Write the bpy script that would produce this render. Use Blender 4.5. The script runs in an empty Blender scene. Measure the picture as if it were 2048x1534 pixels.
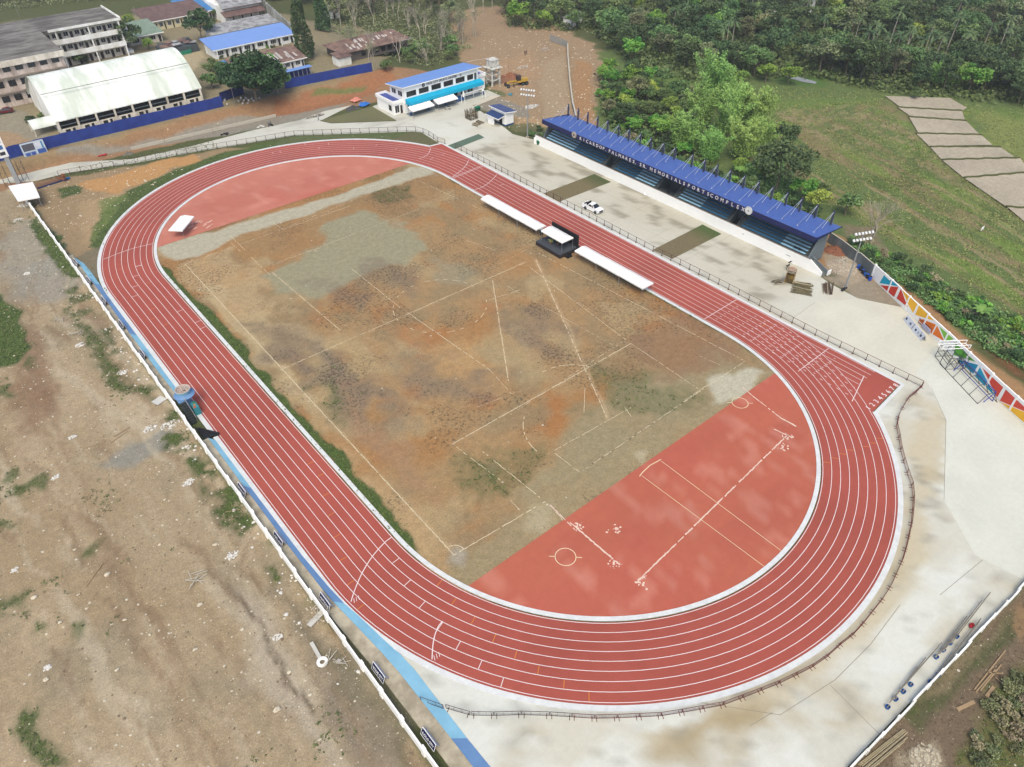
import bpy, bmesh, math, random
import numpy as np
from mathutils import Vector, Matrix
random.seed(7)
RNG = np.random.default_rng(11)
S = bpy.context.scene
# ------------------------------------------------------------------ camera
FPX, PIT, ROLL, CH, CX, CY, HDG = 1473.5526, 0.7095, -0.01, 81.8446, -63.6621, -102.6683, 0.6878
_cp, _sp = math.cos(PIT), math.sin(PIT)
FW = Vector((_cp*math.sin(HDG), _cp*math.cos(HDG), -_sp))
_rt = Vector((math.cos(HDG), -math.sin(HDG), 0)); _up = _rt.cross(FW)
RT = _rt*math.cos(ROLL) + _up*math.sin(ROLL); UP = _up*math.cos(ROLL) - _rt*math.sin(ROLL)
CAM = Vector((CX, CY, CH))
cd = bpy.data.cameras.new('camera'); cam = bpy.data.objects.new('camera', cd); S.collection.objects.link(cam)
cam.matrix_world = Matrix(((RT.x, UP.x, -FW.x, CX), (RT.y, UP.y, -FW.y, CY), (RT.z, UP.z, -FW.z, CH), (0, 0, 0, 1)))
cd.sensor_fit = 'HORIZONTAL'; cd.sensor_width = 36.0; cd.lens = 36.0*FPX/2048.0
cd.clip_start = 1.0; cd.clip_end = 6000.0
S.camera = cam
# ------------------------------------------------------------------ light: overcast day
SUN_EL, SUN_AZ = math.radians(56), math.radians(222)
w = bpy.data.worlds.new('World'); S.world = w; w.use_nodes = True
nt = w.node_tree; nt.nodes.clear()
sky = nt.nodes.new('ShaderNodeTexSky'); sky.sky_type = 'NISHITA'; sky.sun_disc = False
sky.sun_elevation = SUN_EL; sky.sun_rotation = SUN_AZ; sky.air_density = 1.0; sky.dust_density = 4.0; sky.ozone_density = 0.6
bgn = nt.nodes.new('ShaderNodeBackground'); bgn.inputs['Strength'].default_value = 0.15
wo = nt.nodes.new('ShaderNodeOutputWorld')
nt.links.new(sky.outputs[0], bgn.inputs[0]); nt.links.new(bgn.outputs[0], wo.inputs[0])
sl = bpy.data.lights.new('sun', 'SUN'); sl.energy = 1.5; sl.angle = math.radians(32); sl.color = (1.0, 0.95, 0.77)
so = bpy.data.objects.new('sun', sl); S.collection.objects.link(so)
_sd = Vector((math.cos(SUN_EL)*math.sin(SUN_AZ), math.cos(SUN_EL)*math.cos(SUN_AZ), math.sin(SUN_EL)))
so.rotation_euler = _sd.to_track_quat('Z', 'Y').to_euler(); so.location = (0, 0, 120)
S.view_settings.view_transform = 'Standard'; S.view_settings.look = 'None'
S.view_settings.gamma = 1.0; S.view_settings.exposure = 0.60
# ------------------------------------------------------------------ helpers
def P(px, py, z=0.0):
    """point of the photograph (2048 px wide) laid onto the horizontal plane at height z"""
    d = RT*((px-1024)/FPX) - UP*((py-767)/FPX) + FW
    return CAM + d*((z-CH)/d.z)
def PX(pts, z=0.0): return [P(a, b, z).to_2d() for a, b in pts]
def proj(v):
    v = Vector(v)-CAM; zz = v.dot(FW)
    return 1024+FPX*v.dot(RT)/zz, 767-FPX*v.dot(UP)/zz
def above(px, py, py2, lo=0.0, zb=0.0):
    """height whose foot is seen at (px,py) and top at row py2"""
    b = P(px, py, zb); h = lo
    while h < 40:
        if proj(b+Vector((0, 0, h)))[1] <= py2: return h
        h += .05
    return h
def sterr(y): pass
def lin(c): c = c/255.0; return c/12.92 if c <= .04045 else ((c+.055)/1.055)**2.4
KA = 0.62
def RGB(r, g, b, k=KA): return (lin(r)*k, lin(g)*k, lin(b)*k, 1.0)
MATS = {}
def mat(name, col, rough=.8, spec=.3, nscale=0, namt=0.0, metal=0.0, alpha=1.0, bump=0.0, streak=None, col2=None, mixscale=None, obj_rand=0.0, emit=None, lowroughvar=0):
    """procedural material: base colour varied by two sizes of noise, optional second colour patches"""
    if name in MATS: return MATS[name]
    m = bpy.data.materials.new(name); m.use_nodes = True; MATS[name] = m
    n = m.node_tree; b = n.nodes['Principled BSDF']; L = n.links.new
    b.inputs['Base Color'].default_value = col; b.inputs['Roughness'].default_value = rough
    b.inputs['Specular IOR Level'].default_value = spec; b.inputs['Metallic'].default_value = metal
    b.inputs['Alpha'].default_value = alpha
    tc = n.nodes.new('ShaderNodeTexCoord'); src = None
    if col2 is not None:
        no = n.nodes.new('ShaderNodeTexNoise'); no.inputs['Scale'].default_value = mixscale or 1.0; no.inputs['Detail'].default_value = 6; no.inputs['Roughness'].default_value = .65
        rp = n.nodes.new('ShaderNodeValToRGB'); rp.color_ramp.elements[0].position = .42; rp.color_ramp.elements[1].position = .6
        mx = n.nodes.new('ShaderNodeMix'); mx.data_type = 'RGBA'
        mp = n.nodes.new('ShaderNodeMapping')
        if streak: mp.inputs['Scale'].default_value = streak
        L(tc.outputs['Object'], mp.inputs[0]); L(mp.outputs[0], no.inputs['Vector']); L(no.outputs['Fac'], rp.inputs[0]); L(rp.outputs[0], mx.inputs[0])
        mx.inputs[6].default_value = col; mx.inputs[7].default_value = col2; src = mx.outputs[2]
    if nscale:
        no = n.nodes.new('ShaderNodeTexNoise'); no.inputs['Scale'].default_value = nscale; no.inputs['Detail'].default_value = 5; no.inputs['Roughness'].default_value = .7
        L(tc.outputs['Object'], no.inputs['Vector'])
        mr = n.nodes.new('ShaderNodeMapRange'); mr.inputs[1].default_value = .25; mr.inputs[2].default_value = .75; mr.inputs[3].default_value = 1-namt; mr.inputs[4].default_value = 1+namt
        L(no.outputs['Fac'], mr.inputs[0])
        ml = n.nodes.new('ShaderNodeVectorMath'); ml.operation = 'SCALE'
        if src is None: ml.inputs[0].default_value = col[:3]
        else: L(src, ml.inputs[0])
        L(mr.outputs[0], ml.inputs['Scale']); src = ml.outputs[0]
        if bump:
            bp = n.nodes.new('ShaderNodeBump'); bp.inputs['Strength'].default_value = bump; bp.inputs['Distance'].default_value = .1
            L(no.outputs['Fac'], bp.inputs['Height']); L(bp.outputs[0], b.inputs['Normal'])
    if obj_rand:
        oi = n.nodes.new('ShaderNodeObjectInfo'); hs = n.nodes.new('ShaderNodeHueSaturation')
        m1 = n.nodes.new('ShaderNodeMapRange'); m1.inputs[3].default_value = 1-obj_rand; m1.inputs[4].default_value = 1+obj_rand
        m2 = n.nodes.new('ShaderNodeMath'); m2.operation = 'MULTIPLY_ADD'; m2.inputs[1].default_value = .05*obj_rand/.3; m2.inputs[2].default_value = .5-.025*obj_rand/.3
        fr = n.nodes.new('ShaderNodeMath'); fr.operation = 'MULTIPLY'; fr.inputs[1].default_value = 7.13
        fr2 = n.nodes.new('ShaderNodeMath'); fr2.operation = 'FRACT'
        L(oi.outputs['Random'], m1.inputs[0]); L(oi.outputs['Random'], fr.inputs[0]); L(fr.outputs[0], fr2.inputs[0]); L(fr2.outputs[0], m2.inputs[0])
        L(m1.outputs[0], hs.inputs['Value']); L(m2.outputs[0], hs.inputs['Hue'])
        if src is None: hs.inputs['Color'].default_value = col
        else: L(src, hs.inputs['Color'])
        src = hs.outputs[0]
    if src is not None: L(src, b.inputs['Base Color'])
    if emit: b.inputs['Emission Color'].default_value = col; b.inputs['Emission Strength'].default_value = emit
    return m
class MB:
    """collects shapes and links them as one mesh"""
    def __init__(s, M=None): s.v = []; s.f = []; s.m = []; s.M = M; s.mi = 0
    def add(s, vs, fs, mi=None):
        o = len(s.v)
        if s.M is not None: vs = [s.M @ Vector(v) for v in vs]
        s.v += [tuple(v) for v in vs]; s.f += [[i+o for i in f] for f in fs]; s.m += [s.mi if mi is None else mi]*len(fs)
        return s
    def box(s, x0, y0, z0, x1, y1, z1, mi=None):
        return s.add([(x0,y0,z0),(x1,y0,z0),(x1,y1,z0),(x0,y1,z0),(x0,y0,z1),(x1,y0,z1),(x1,y1,z1),(x0,y1,z1)],
                     [(0,3,2,1),(4,5,6,7),(0,1,5,4),(1,2,6,5),(2,3,7,6),(3,0,4,7)], mi)
    def hexa(s, b, t, mi=None):
        n = len(b); return s.add(list(b)+list(t), [tuple(range(n-1, -1, -1)), tuple(range(n, 2*n))]+[(i, (i+1) % n, (i+1) % n+n, i+n) for i in range(n)], mi)
    def prism(s, poly, z0, z1, mi=None): return s.hexa([(a, b, z0) for a, b in poly], [(a, b, z1) for a, b in poly], mi)
    def quad(s, a, b, c, d, mi=None): return s.add([a, b, c, d], [(0, 1, 2, 3)], mi)
    def tube(s, p0, p1, r0, r1=None, n=6, mi=None, cap=True):
        r1 = r0 if r1 is None else r1; p0 = Vector(p0); p1 = Vector(p1); d = (p1-p0)
        if d.length < 1e-6: return s
        d.normalize(); a = d.orthogonal().normalized(); b = d.cross(a)
        vs = []
        for p, r in ((p0, r0), (p1, r1)):
            for i in range(n):
                t = 2*math.pi*i/n; vs.append(p+a*(r*math.cos(t))+b*(r*math.sin(t)))
        fs = [(i, (i+1) % n, (i+1) % n+n, i+n) for i in range(n)]
        if cap: fs += [tuple(range(n-1, -1, -1)), tuple(range(n, 2*n))]
        return s.add(vs, fs, mi)
    def bar(s, p0, p1, w, h, mi=None):
        p0 = Vector(p0); p1 = Vector(p1); d = (p1-p0).normalized(); up = Vector((0, 0, 1))
        if abs(d.z) > .95: up = Vector((1, 0, 0))
        a = d.cross(up).normalized()*(w/2); b = a.cross(d).normalized()*(h/2)
        q = [a-b, a+b, -a+b, -a-b]
        return s.hexa([p0+k for k in q], [p1+k for k in q], mi)
    def path(s, pts, r0, r1=None, n=6, mi=None):
        r1 = r0 if r1 is None else r1; k = len(pts)-1
        for i in range(k): s.tube(pts[i], pts[i+1], r0+(r1-r0)*i/k, r0+(r1-r0)*(i+1)/k, n, mi)
        return s
    def ribbon(s, pts, wd, z, closed=False, mi=None, side=0.0):
        """flat strip along a 2-D polyline; side shifts it sideways"""
        n = len(pts); L, R = [], []
        for i in range(n):
            a = Vector(pts[(i-1) % n] if (closed or i > 0) else pts[i]).to_2d(); b = Vector(pts[(i+1) % n] if (closed or i < n-1) else pts[i]).to_2d()
            t = (b-a); t = t.normalized() if t.length > 1e-9 else Vector((1, 0)); nn = Vector((-t.y, t.x)); c = Vector(pts[i]).to_2d()+nn*side
            L.append((*(c+nn*wd/2), z)); R.append((*(c-nn*wd/2), z))
        m = n if closed else n-1
        return s.add(L+R, [(i, n+i, n+(i+1) % n, (i+1) % n) for i in range(m)], mi)
    def curb(s, pts, wd, z0, z1, closed=False, mi=None, side=0.0):
        n = len(pts); q = [[], [], [], []]
        for i in range(n):
            a = Vector(pts[(i-1) % n] if (closed or i > 0) else pts[i]).to_2d(); b = Vector(pts[(i+1) % n] if (closed or i < n-1) else pts[i]).to_2d()
            t = (b-a).normalized(); nn = Vector((-t.y, t.x)); c = Vector(pts[i]).to_2d()+nn*side; l = c+nn*wd/2; r = c-nn*wd/2
            for k, (p, z) in enumerate(((l, z0), (l, z1), (r, z1), (r, z0))): q[k].append((p.x, p.y, z))
        vs = sum(q, []); m = n if closed else n-1; fs = []
        for i in range(m):
            j = (i+1) % n
            fs += [(i, j, n+j, n+i), (n+i, n+j, 2*n+j, 2*n+i), (2*n+i, 2*n+j, 3*n+j, 3*n+i)]
        if not closed: fs += [(0, n, 2*n, 3*n), (n-1, 4*n-1, 3*n-1, 2*n-1)]
        return s.add(vs, fs, mi)
    def lathe(s, prof, n=16, c=(0, 0), mi=None):
        vs = []; k = len(prof)
        for i in range(n):
            t = 2*math.pi*i/n
            for r, z in prof: vs.append((c[0]+r*math.cos(t), c[1]+r*math.sin(t), z))
        fs = [(i*k+j, ((i+1) % n)*k+j, ((i+1) % n)*k+j+1, i*k+j+1) for i in range(n) for j in range(k-1)]
        return s.add(vs, fs, mi)
    def blob(s, c, rx, ry, rz, seed=0, rough=.25, mi=None, n=6, m=5, up=True):
        rr = random.Random(seed); vs = []; fs = []
        for j in range(m):
            ph = math.pi*j/(m-1)
            for i in range(n):
                t = 2*math.pi*i/n; k = 1+rough*(rr.random()-.5)*2
                vs.append((c[0]+rx*k*math.sin(ph)*math.cos(t), c[1]+ry*k*math.sin(ph)*math.sin(t), c[2]+rz*k*math.cos(ph)))
        for j in range(m-1):
            for i in range(n): fs.append((j*n+i, (j+1)*n+i, (j+1)*n+(i+1) % n, j*n+(i+1) % n))
        return s.add(vs, fs, mi)
    def mesh(s, name, mats):
        me = bpy.data.meshes.new(name); me.from_pydata(s.v, [], s.f)
        for m in (mats if isinstance(mats, (list, tuple)) else [mats]): me.materials.append(m)
        me.polygons.foreach_set('material_index', s.m); me.validate(); me.update(); return me
    def build(s, name, mats, parent=None, smooth=False):
        me = s.mesh(name, mats)
        if smooth: me.polygons.foreach_set('use_smooth', [True]*len(me.polygons))
        o = bpy.data.objects.new(name, me); S.collection.objects.link(o)
        if parent is not None: o.parent = parent
        return o
def tag(o, label=None, cat=None, group=None, kind=None):
    if label: o['label'] = label
    if cat: o['category'] = cat
    if group: o['group'] = group
    if kind: o['kind'] = kind
    return o
def thing(name, label, cat, loc=(0, 0, 0), rz=0.0, group=None):
    o = bpy.data.objects.new(name, None); S.collection.objects.link(o); o.empty_display_size = .3
    o.location = loc; o.rotation_euler = (0, 0, rz)
    return tag(o, label, cat, group)
def copy_tree(o, parent=None):
    c = o.copy(); S.collection.objects.link(c); c.parent = parent
    for ch in list(o.children): copy_tree(ch, c)
    return c
def struct(o): return tag(o, kind='structure')
def text_mesh(txt, size, depth=.02, bold=True):
    """lettering as mesh data in the XY plane, origin at its lower left; returns (verts, faces, width)"""
    cu = bpy.data.curves.new('t', 'FONT'); cu.body = txt; cu.size = size; cu.extrude = depth; cu.offset = .012*size if bold else 0
    cu.resolution_u = 2
    o = bpy.data.objects.new('t', cu); S.collection.objects.link(o)
    dg = bpy.context.evaluated_depsgraph_get(); me = bpy.data.meshes.new_from_object(o.evaluated_get(dg))
    vs = [v.co.copy() for v in me.vertices]; fs = [tuple(p.vertices) for p in me.polygons]
    bpy.data.objects.remove(o); bpy.data.curves.remove(cu); bpy.data.meshes.remove(me)
    wd = max((v.x for v in vs), default=0)
    return vs, fs, wd
def put_text(mb, txt, size, M, depth=.02, mi=None, fit=None, center=False, bold=True):
    vs, fs, wd = text_mesh(txt, size, depth, bold)
    k = (fit/wd) if fit else 1.0
    off = -wd*k/2 if center else 0
    mb.add([M @ Vector((v.x*k+off, v.y, v.z)) for v in vs], fs, mi)
    return wd*k
def frame(o, ax, ay, az):
    ax, ay, az = Vector(ax), Vector(ay), Vector(az); o = Vector(o)
    return Matrix(((ax.x, ay.x, az.x, o.x), (ax.y, ay.y, az.y, o.y), (ax.z, ay.z, az.z, o.z), (0, 0, 0, 1)))
# ------------------------------------------------------------------ numpy noise and polygon painting
def _h(ix, iy, s):
    a = (ix.astype(np.int64)*374761393 + iy.astype(np.int64)*668265263 + s*1442695041) & 0xffffffff
    a = ((a ^ (a >> 13))*1274126177) & 0xffffffff
    return ((a ^ (a >> 16)) & 0xffff)/65535.0
def vnoise(x, y, s=0):
    ix = np.floor(x); iy = np.floor(y); fx = x-ix; fy = y-iy; fx = fx*fx*(3-2*fx); fy = fy*fy*(3-2*fy)
    a = _h(ix, iy, s); b = _h(ix+1, iy, s); c = _h(ix, iy+1, s); d = _h(ix+1, iy+1, s)
    return (a*(1-fx)+b*fx)*(1-fy)+(c*(1-fx)+d*fx)*fy
def fbm(x, y, s=0, o=4, g=.5):
    r = 0; a = 1; t = 0
    for i in range(o): r = r+a*vnoise(x*2**i+17.3*i, y*2**i-9.1*i, s+i); t += a; a *= g
    return r/t
def sst(a, b, x): t = np.clip((x-a)/(b-a), 0, 1); return t*t*(3-2*t)
def sdpoly(x, y, poly):
    """distance to a polygon, negative inside"""
    d = np.full(x.shape, 1e18); ins = np.zeros(x.shape, bool); n = len(poly)
    for i in range(n):
        ax, ay = poly[i]; bx, by = poly[(i+1) % n]; ex, ey = bx-ax, by-ay; l2 = ex*ex+ey*ey+1e-12
        t = np.clip(((x-ax)*ex+(y-ay)*ey)/l2, 0, 1); dx = x-ax-t*ex; dy = y-ay-t*ey; d = np.minimum(d, dx*dx+dy*dy)
        c = ((ay > y) != (by > y)); 
        with np.errstate(divide='ignore', invalid='ignore'): xi = (bx-ax)*(y-ay)/(by-ay)+ax
        ins ^= (c & (x < xi))
    d = np.sqrt(d); return np.where(ins, -d, d)
def sdline(x, y, pts):
    d = np.full(x.shape, 1e18)
    for (ax, ay), (bx, by) in zip(pts[:-1], pts[1:]):
        ex, ey = bx-ax, by-ay; t = np.clip(((x-ax)*ex+(y-ay)*ey)/(ex*ex+ey*ey+1e-12), 0, 1)
        d = np.minimum(d, np.hypot(x-ax-t*ex, y-ay-t*ey))
    return d
def c3(r, g, b): return np.array(RGB(r, g, b)[:3])
def terr(x, y):
    x = np.asarray(x, float); y = np.asarray(y, float)
    yf = np.interp(x, [-200, -60, -15, 22, 54, 70, 90], [117, 117, 114.5, 110, 108.5, 105, 105])
    h = 3.0*sst(0, 1, (y-yf)/(119.0-yf-1.0))*sst(84, 66, x)
    h = h-1.2*sst(78, 95, x)*sst(60, 30, y)
    return h
def terr1(x, y): return float(terr(np.array([x]), np.array([y]))[0])
R0, LH, LW = 36.5, 43.4948, 1.25
R8 = R0+8*LW
def sdtrack(x, y): return np.hypot(x, np.maximum(np.abs(y)-LH, 0))
# ------------------------------------------------------------------ ground sheet: fine where the photo looks closely
def axis(lo, hi, step, ends):
    a = list(np.arange(lo, hi+1e-6, step)); s = step; v = hi
    while v < ends[1]: s *= 1.09; v += s; a.append(v)
    s = step; v = lo; b = []
    while v > ends[0]: s *= 1.09; v -= s; b.append(v)
    return np.array(b[::-1]+a)
gx = axis(-96, 128, .5, (-1500, 1900)); gy = axis(-122, 138, .5, (-1500, 2000))
X, Y = np.meshgrid(gx, gy); NX, NY = len(gx), len(gy)
x = X.ravel(); y = Y.ravel()
col = np.empty((x.size, 3)); col[:] = c3(92, 98, 62)
msk = np.zeros((x.size, 3))     # r: pale stones, g: weed tufts, b: dark speckle
n1 = fbm(x/14, y/14, 1); n2 = fbm(x/4, y/4, 5); n3 = fbm(x/1.3, y/1.3, 9, 3); n4 = fbm(x/40, y/40, 13, 3)
wx = (fbm(x/5, y/5, 21, 4)-.5); wy = (fbm(x/5, y/5, 31, 4)-.5)
def GN(): return sst(.36, .58, fbm(x/2.4, y/2.4, 19, 4))
def paint(poly, c, soft=1.0, warp=3.0, a=1.0, st=None, tu=None, dk=None, z=0.0, px=True, nz=0.0, line=None, noise=None):
    if px: poly = [tuple(v) for v in PX(poly, z)]
    m = 6+soft+warp; xs = [p[0] for p in poly]; ys = [p[1] for p in poly]
    k = np.nonzero((x > min(xs)-m-(line or 0)) & (x < max(xs)+m+(line or 0)) & (y > min(ys)-m-(line or 0)) & (y < max(ys)+m+(line or 0)))[0]
    if k.size == 0: return
    qx = x[k]+wx[k]*warp*2; qy = y[k]+wy[k]*warp*2
    d = sdpoly(qx, qy, poly) if line is None else sdline(qx, qy, poly)-line
    t = a*sst(soft/2, -soft/2, d)
    if noise is not None: t = t*noise[k]
    if c is not None:
        cc = c3(*c)[None, :]*(1+nz*(n2[k]-.5)*2)[:, None] if nz else c3(*c)[None, :]
        col[k] = col[k]*(1-t)[:, None]+cc*t[:, None]
    for i, v in enumerate((st, tu, dk)):
        if v is not None: msk[k, i] = msk[k, i]*(1-t)+v*t
ALLP = [(-1500, -1500), (1900, -1500), (1900, 2000), (-1500, 2000)]
msk[:, 1] = .5
# --- left building site of bare earth
paint([(-400, -400), (-49.6, -400), (-49.6, 112), (-60, 114), (-400, 114)], (174, 156, 126), .6, .6, st=.35, tu=.04, dk=.35, px=False)
k = x < -49
blend = lambda c, t: None
def tint(sel, c, t):
    t = np.clip(t, 0, 1)*sel; col[:] = col*(1-t)[:, None]+c3(*c)[None, :]*t[:, None]
sel = ((x < -49.3) & (y < 113)).astype(float)
tint(sel, (162, 140, 108), sst(.50, .70, n1)*.5)
tint(sel, (160, 128, 98), sst(-78, -96, x)*.45)
tint(sel, (190, 172, 142), sst(.50, .70, fbm(x/7, y/14, 41))*.55)
tint(sel, (148, 138, 116), sst(.58, .74, fbm(x/7, y/12, 47))*.45)
tint(sel, (128, 102, 80), sst(.60, .74, fbm((x+.12*y+wx*3)/1.5, y/18, 53, 4))*.45)
tint(sel, (205, 193, 168), sst(.60, .76, fbm((x+.12*y+wx*3)/1.4, y/18, 57, 4))*.45)
msk[:, 1] = np.where(sel > 0, .03+.5*sst(.60, .74, fbm(x/5, y/6, 61)), msk[:, 1])
paint([(190, 930), (300, 860), (345, 850), (350, 900), (240, 930)], (146, 146, 138), 2, 3, .8, st=.5, tu=0)
paint([(20, 540), (130, 500), (190, 560), (120, 600), (30, 600)], (152, 150, 140), 4, 4, .7, st=.5)
paint([(0, 470), (80, 425), (150, 520), (90, 560), (0, 560)], (158, 156, 144), 4, 4, .6)
paint([(20, 680), (60, 640), (110, 720), (90, 860), (40, 880)], (135, 104, 82), 3, 3, .6)
paint([(0, 590), (42, 620), (52, 690), (30, 730), (-200, 740), (-200, 560)], (72, 98, 54), 1.5, 2, .95, tu=1, dk=.6)
paint([(60, 1400), (95, 1390), (110, 1440), (150, 1500), (160, 1534), (100, 1530), (50, 1450)], (84, 98, 60), 1.2, 3, .8, tu=.9)
for c in ((20, 780), (60, 720), (20, 960), (20, 1040), (60, 980), (15, 1220), (55, 1260), (40, 1200), (190, 1100), (140, 1270)):
    paint([(c[0]-14, c[1]-10), (c[0]+14, c[1]-12), (c[0]+18, c[1]+14), (c[0]-12, c[1]+12)], (88, 102, 62), 1, 3, .75, tu=.8)
paint([(480, 1190), (520, 1230), (545, 1300), (640, 1420), (700, 1534), (640, 1534), (560, 1440), (470, 1290)], (190, 180, 160), 3, 3, .7)
paint([(455, 1160), (520, 1270), (575, 1370), (640, 1440)], (92, 74, 58), .5, 1.2, .75, line=.22, dk=.8)
paint([(560, 1180), (640, 1230), (720, 1340), (800, 1440), (830, 1534), (730, 1534), (650, 1400), (590, 1290)], (142, 132, 116), 4, 4, .7, st=.5)
gnz = GN()
# wheel ruts
for pl, cc, al in (([(140, 520), (190, 660), (300, 830), (440, 1010), (600, 1230), (760, 1534)], (148, 126, 100), .5), ([(120, 530), (165, 670), (270, 850), (410, 1040), (560, 1270), (690, 1534)], (196, 182, 154), .5), ([(60, 600), (100, 760), (130, 900), (230, 1100), (330, 1300), (430, 1534)], (146, 122, 96), .4), ([(40, 610), (78, 770), (105, 910), (200, 1120), (300, 1330), (390, 1534)], (146, 122, 96), .4), ([(200, 900), (330, 1060), (470, 1280), (600, 1534)], (190, 174, 146), .4), ([(100, 480), (60, 560), (70, 700), (40, 820)], (140, 118, 92), .45), ([(330, 930), (420, 1010), (520, 1170)], (128, 108, 84), .5)):
    paint(pl, cc, .3, 1.6, al, line=.22)
    paint([(a+9, b-3) for a, b in pl], cc, .3, 1.6, al*.8, line=.16)
paint([(95, 450), (150, 520), (200, 610), (260, 700), (330, 800), (290, 800), (230, 730), (170, 640), (110, 540), (70, 450)], (98, 104, 72), 2, 4, .8, tu=.75, noise=gnz)
paint([(330, 820), (420, 890), (500, 1000), (590, 1130), (650, 1190), (620, 1200), (560, 1150), (450, 1030), (370, 930), (310, 860)], (84, 96, 60), 2.4, 4, .9, tu=.9, dk=.6, noise=gnz)
paint([(160, 640), (230, 720), (300, 790), (260, 790), (180, 720), (140, 660)], (100, 102, 70), 2, 3, .8, tu=.9)
paint([(560, 1180), (700, 1330), (870, 1534), (830, 1534), (650, 1340)], (112, 108, 82), 2, 3, .6, tu=.5)
paint([(75, 430), (130, 500), (150, 560), (130, 560), (60, 450)], (72, 92, 56), 1, 2, .8, tu=1)
# --- ground between the left wall and the far bend
paint([(40, 368), (150, 350), (300, 325), (420, 303), (640, 268), (880, 280), (880, 300), (640, 292), (300, 400), (205, 500), (200, 560), (150, 520), (60, 400)], (160, 138, 106), 1, 2, st=.4, tu=.2, dk=.3)
paint([(190, 360), (300, 325), (385, 310), (400, 325), (330, 345), (230, 385), (150, 372)], (198, 152, 98), 1.5, 2.5, .9, tu=.02, st=.1)
paint([(170, 400), (280, 370), (320, 385), (240, 450), (170, 500), (150, 460)], (182, 156, 120), 3, 3, .7, st=.8, tu=.1)
paint([(175, 495), (195, 430), (240, 388), (300, 360), (400, 322), (520, 285), (560, 280), (560, 330), (300, 440), (215, 505)], (86, 108, 62), 1.2, 1.6, .95, tu=.8)
paint([(200, 400), (250, 385), (200, 470), (178, 490)], (112, 128, 70), 1.5, 2, .8, tu=.4)
paint([(560, 277), (640, 268), (830, 262), (880, 288), (880, 305), (640, 300), (540, 305)], (98, 110, 72), .8, 1.2, .95, tu=.6)
paint([(820, 264), (845, 266), (880, 288), (860, 300), (760, 288)], (108, 106, 76), .8, .8, .9, tu=.3)
paint([(115, 378), (160, 372), (165, 385), (120, 398)], (66, 94, 54), .8, 1.5, .8, tu=.9)
paint([(150, 520), (205, 490), (206, 570), (190, 560)], (122, 116, 96), 1, 2, .8, tu=.3, st=.3)
# --- infield
paint([(-36.2, -57), (36.2, -57), (36.2, 58), (-36.2, 58)], (172, 142, 102), .6, .3, st=.12, tu=.2, dk=.45, px=False)
inf = ((np.abs(x) < 37) & (np.abs(y) < 60)).astype(float)
tint(inf, (172, 126, 78), sst(.46, .66, fbm(x/12+3+wx*.4, y/14, 71, 5))*.7)
tint(inf, (176, 116, 68), sst(.58, .74, fbm(x/9+wx*.4, y/10, 73, 5))*.5)
tint(inf, (152, 134, 102), sst(.48, .66, fbm(x/6, y/7, 75, 5))*.7)
tint(inf, (184, 164, 124), sst(.55, .70, fbm(x/6-5, y/9, 79, 5))*.6)
msk[:, 2] = np.where(inf > 0, .35+.45*sst(.4, .65, fbm(x/8, y/8, 83, 4)), msk[:, 2])
GT = (160, 156, 128)
paint([(475, 470), (860, 350), (900, 360), (880, 400), (620, 500), (480, 520)], (162, 130, 90), 4, 4, .7)
paint([(660, 440), (730, 425), (780, 440), (840, 470), (850, 500), (800, 530), (700, 560), (640, 600), (560, 590), (520, 560), (600, 520), (650, 480)], GT, 2, 3, .95, tu=.08, dk=.1)
paint([(860, 520), (930, 520), (960, 540), (930, 570), (880, 560)], (156, 150, 124), 3, 3, .7)
paint([(360, 540), (440, 500), (520, 560), (560, 640), (700, 700), (640, 700), (520, 640), (420, 590)], (196, 174, 134), 3, 5, .6, tu=.2)
paint([(1150, 820), (1280, 760), (1420, 700), (1520, 740), (1440, 830), (1300, 900), (1160, 980), (1050, 1040), (1010, 1000), (1120, 920)], (160, 150, 118), 4, 4, .8, tu=.15, dk=.15)
paint([(1010, 1040), (1110, 1000), (1540, 735), (1560, 760), (940, 1180), (900, 1160)], (164, 150, 116), 2, 2, .75, tu=.2)
paint([(560, 840), (700, 900), (860, 1050), (930, 1170), (860, 1140), (760, 1040), (640, 920)], (190, 160, 118), 4, 4, .65)
paint([(430, 560), (470, 620), (560, 730), (640, 830), (600, 800), (500, 690), (400, 580)], (196, 176, 136), 1.5, 2.5, .8, tu=.15)
for pl in ([(505, 640), (560, 650), (640, 700), (700, 760), (760, 810), (700, 800), (620, 760), (540, 700)],
           [(600, 690), (700, 740), (790, 830), (820, 880), (720, 850), (640, 800), (600, 740)],
           [(780, 720), (860, 700), (940, 740), (1000, 780), (940, 800), (840, 790)],
           [(740, 520), (800, 540), (850, 570), (840, 590), (780, 570), (720, 560)],
           [(1010, 620), (1080, 630), (1140, 680), (1160, 720), (1080, 700), (1020, 660)],
           [(620, 560), (700, 570), (740, 600), (700, 620), (640, 600)]):
    paint(pl, (136, 122, 106), 7, 8, .6, tu=.5, dk=.95)
for pl in ([(640, 760), (690, 780), (700, 840), (650, 820), (610, 780)], [(1000, 880), (1100, 900), (1060, 960), (1000, 1000), (960, 960)], [(660, 330), (710, 300), (760, 360)],
           [(920, 910), (990, 930), (1000, 1000), (930, 980)], [(1180, 760), (1260, 740), (1400, 800), (1300, 840), (1180, 820)]):
    paint(pl, (104, 110, 74), 3, 6, .45, tu=.85, dk=.7)
paint([(740, 380), (810, 370), (840, 395), (780, 410)], (128, 112, 84), 2, 4, .7, tu=.8, dk=.8)
paint([(1240, 680), (1400, 610), (1500, 700), (1440, 740), (1320, 760)], (150, 118, 90), 4, 5, .7, dk=.7, tu=.2)
paint([(690, 780), (760, 850), (860, 950), (880, 1010), (800, 960), (720, 860)], (168, 136, 104), 3, 4, .7, tu=.1)
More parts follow.
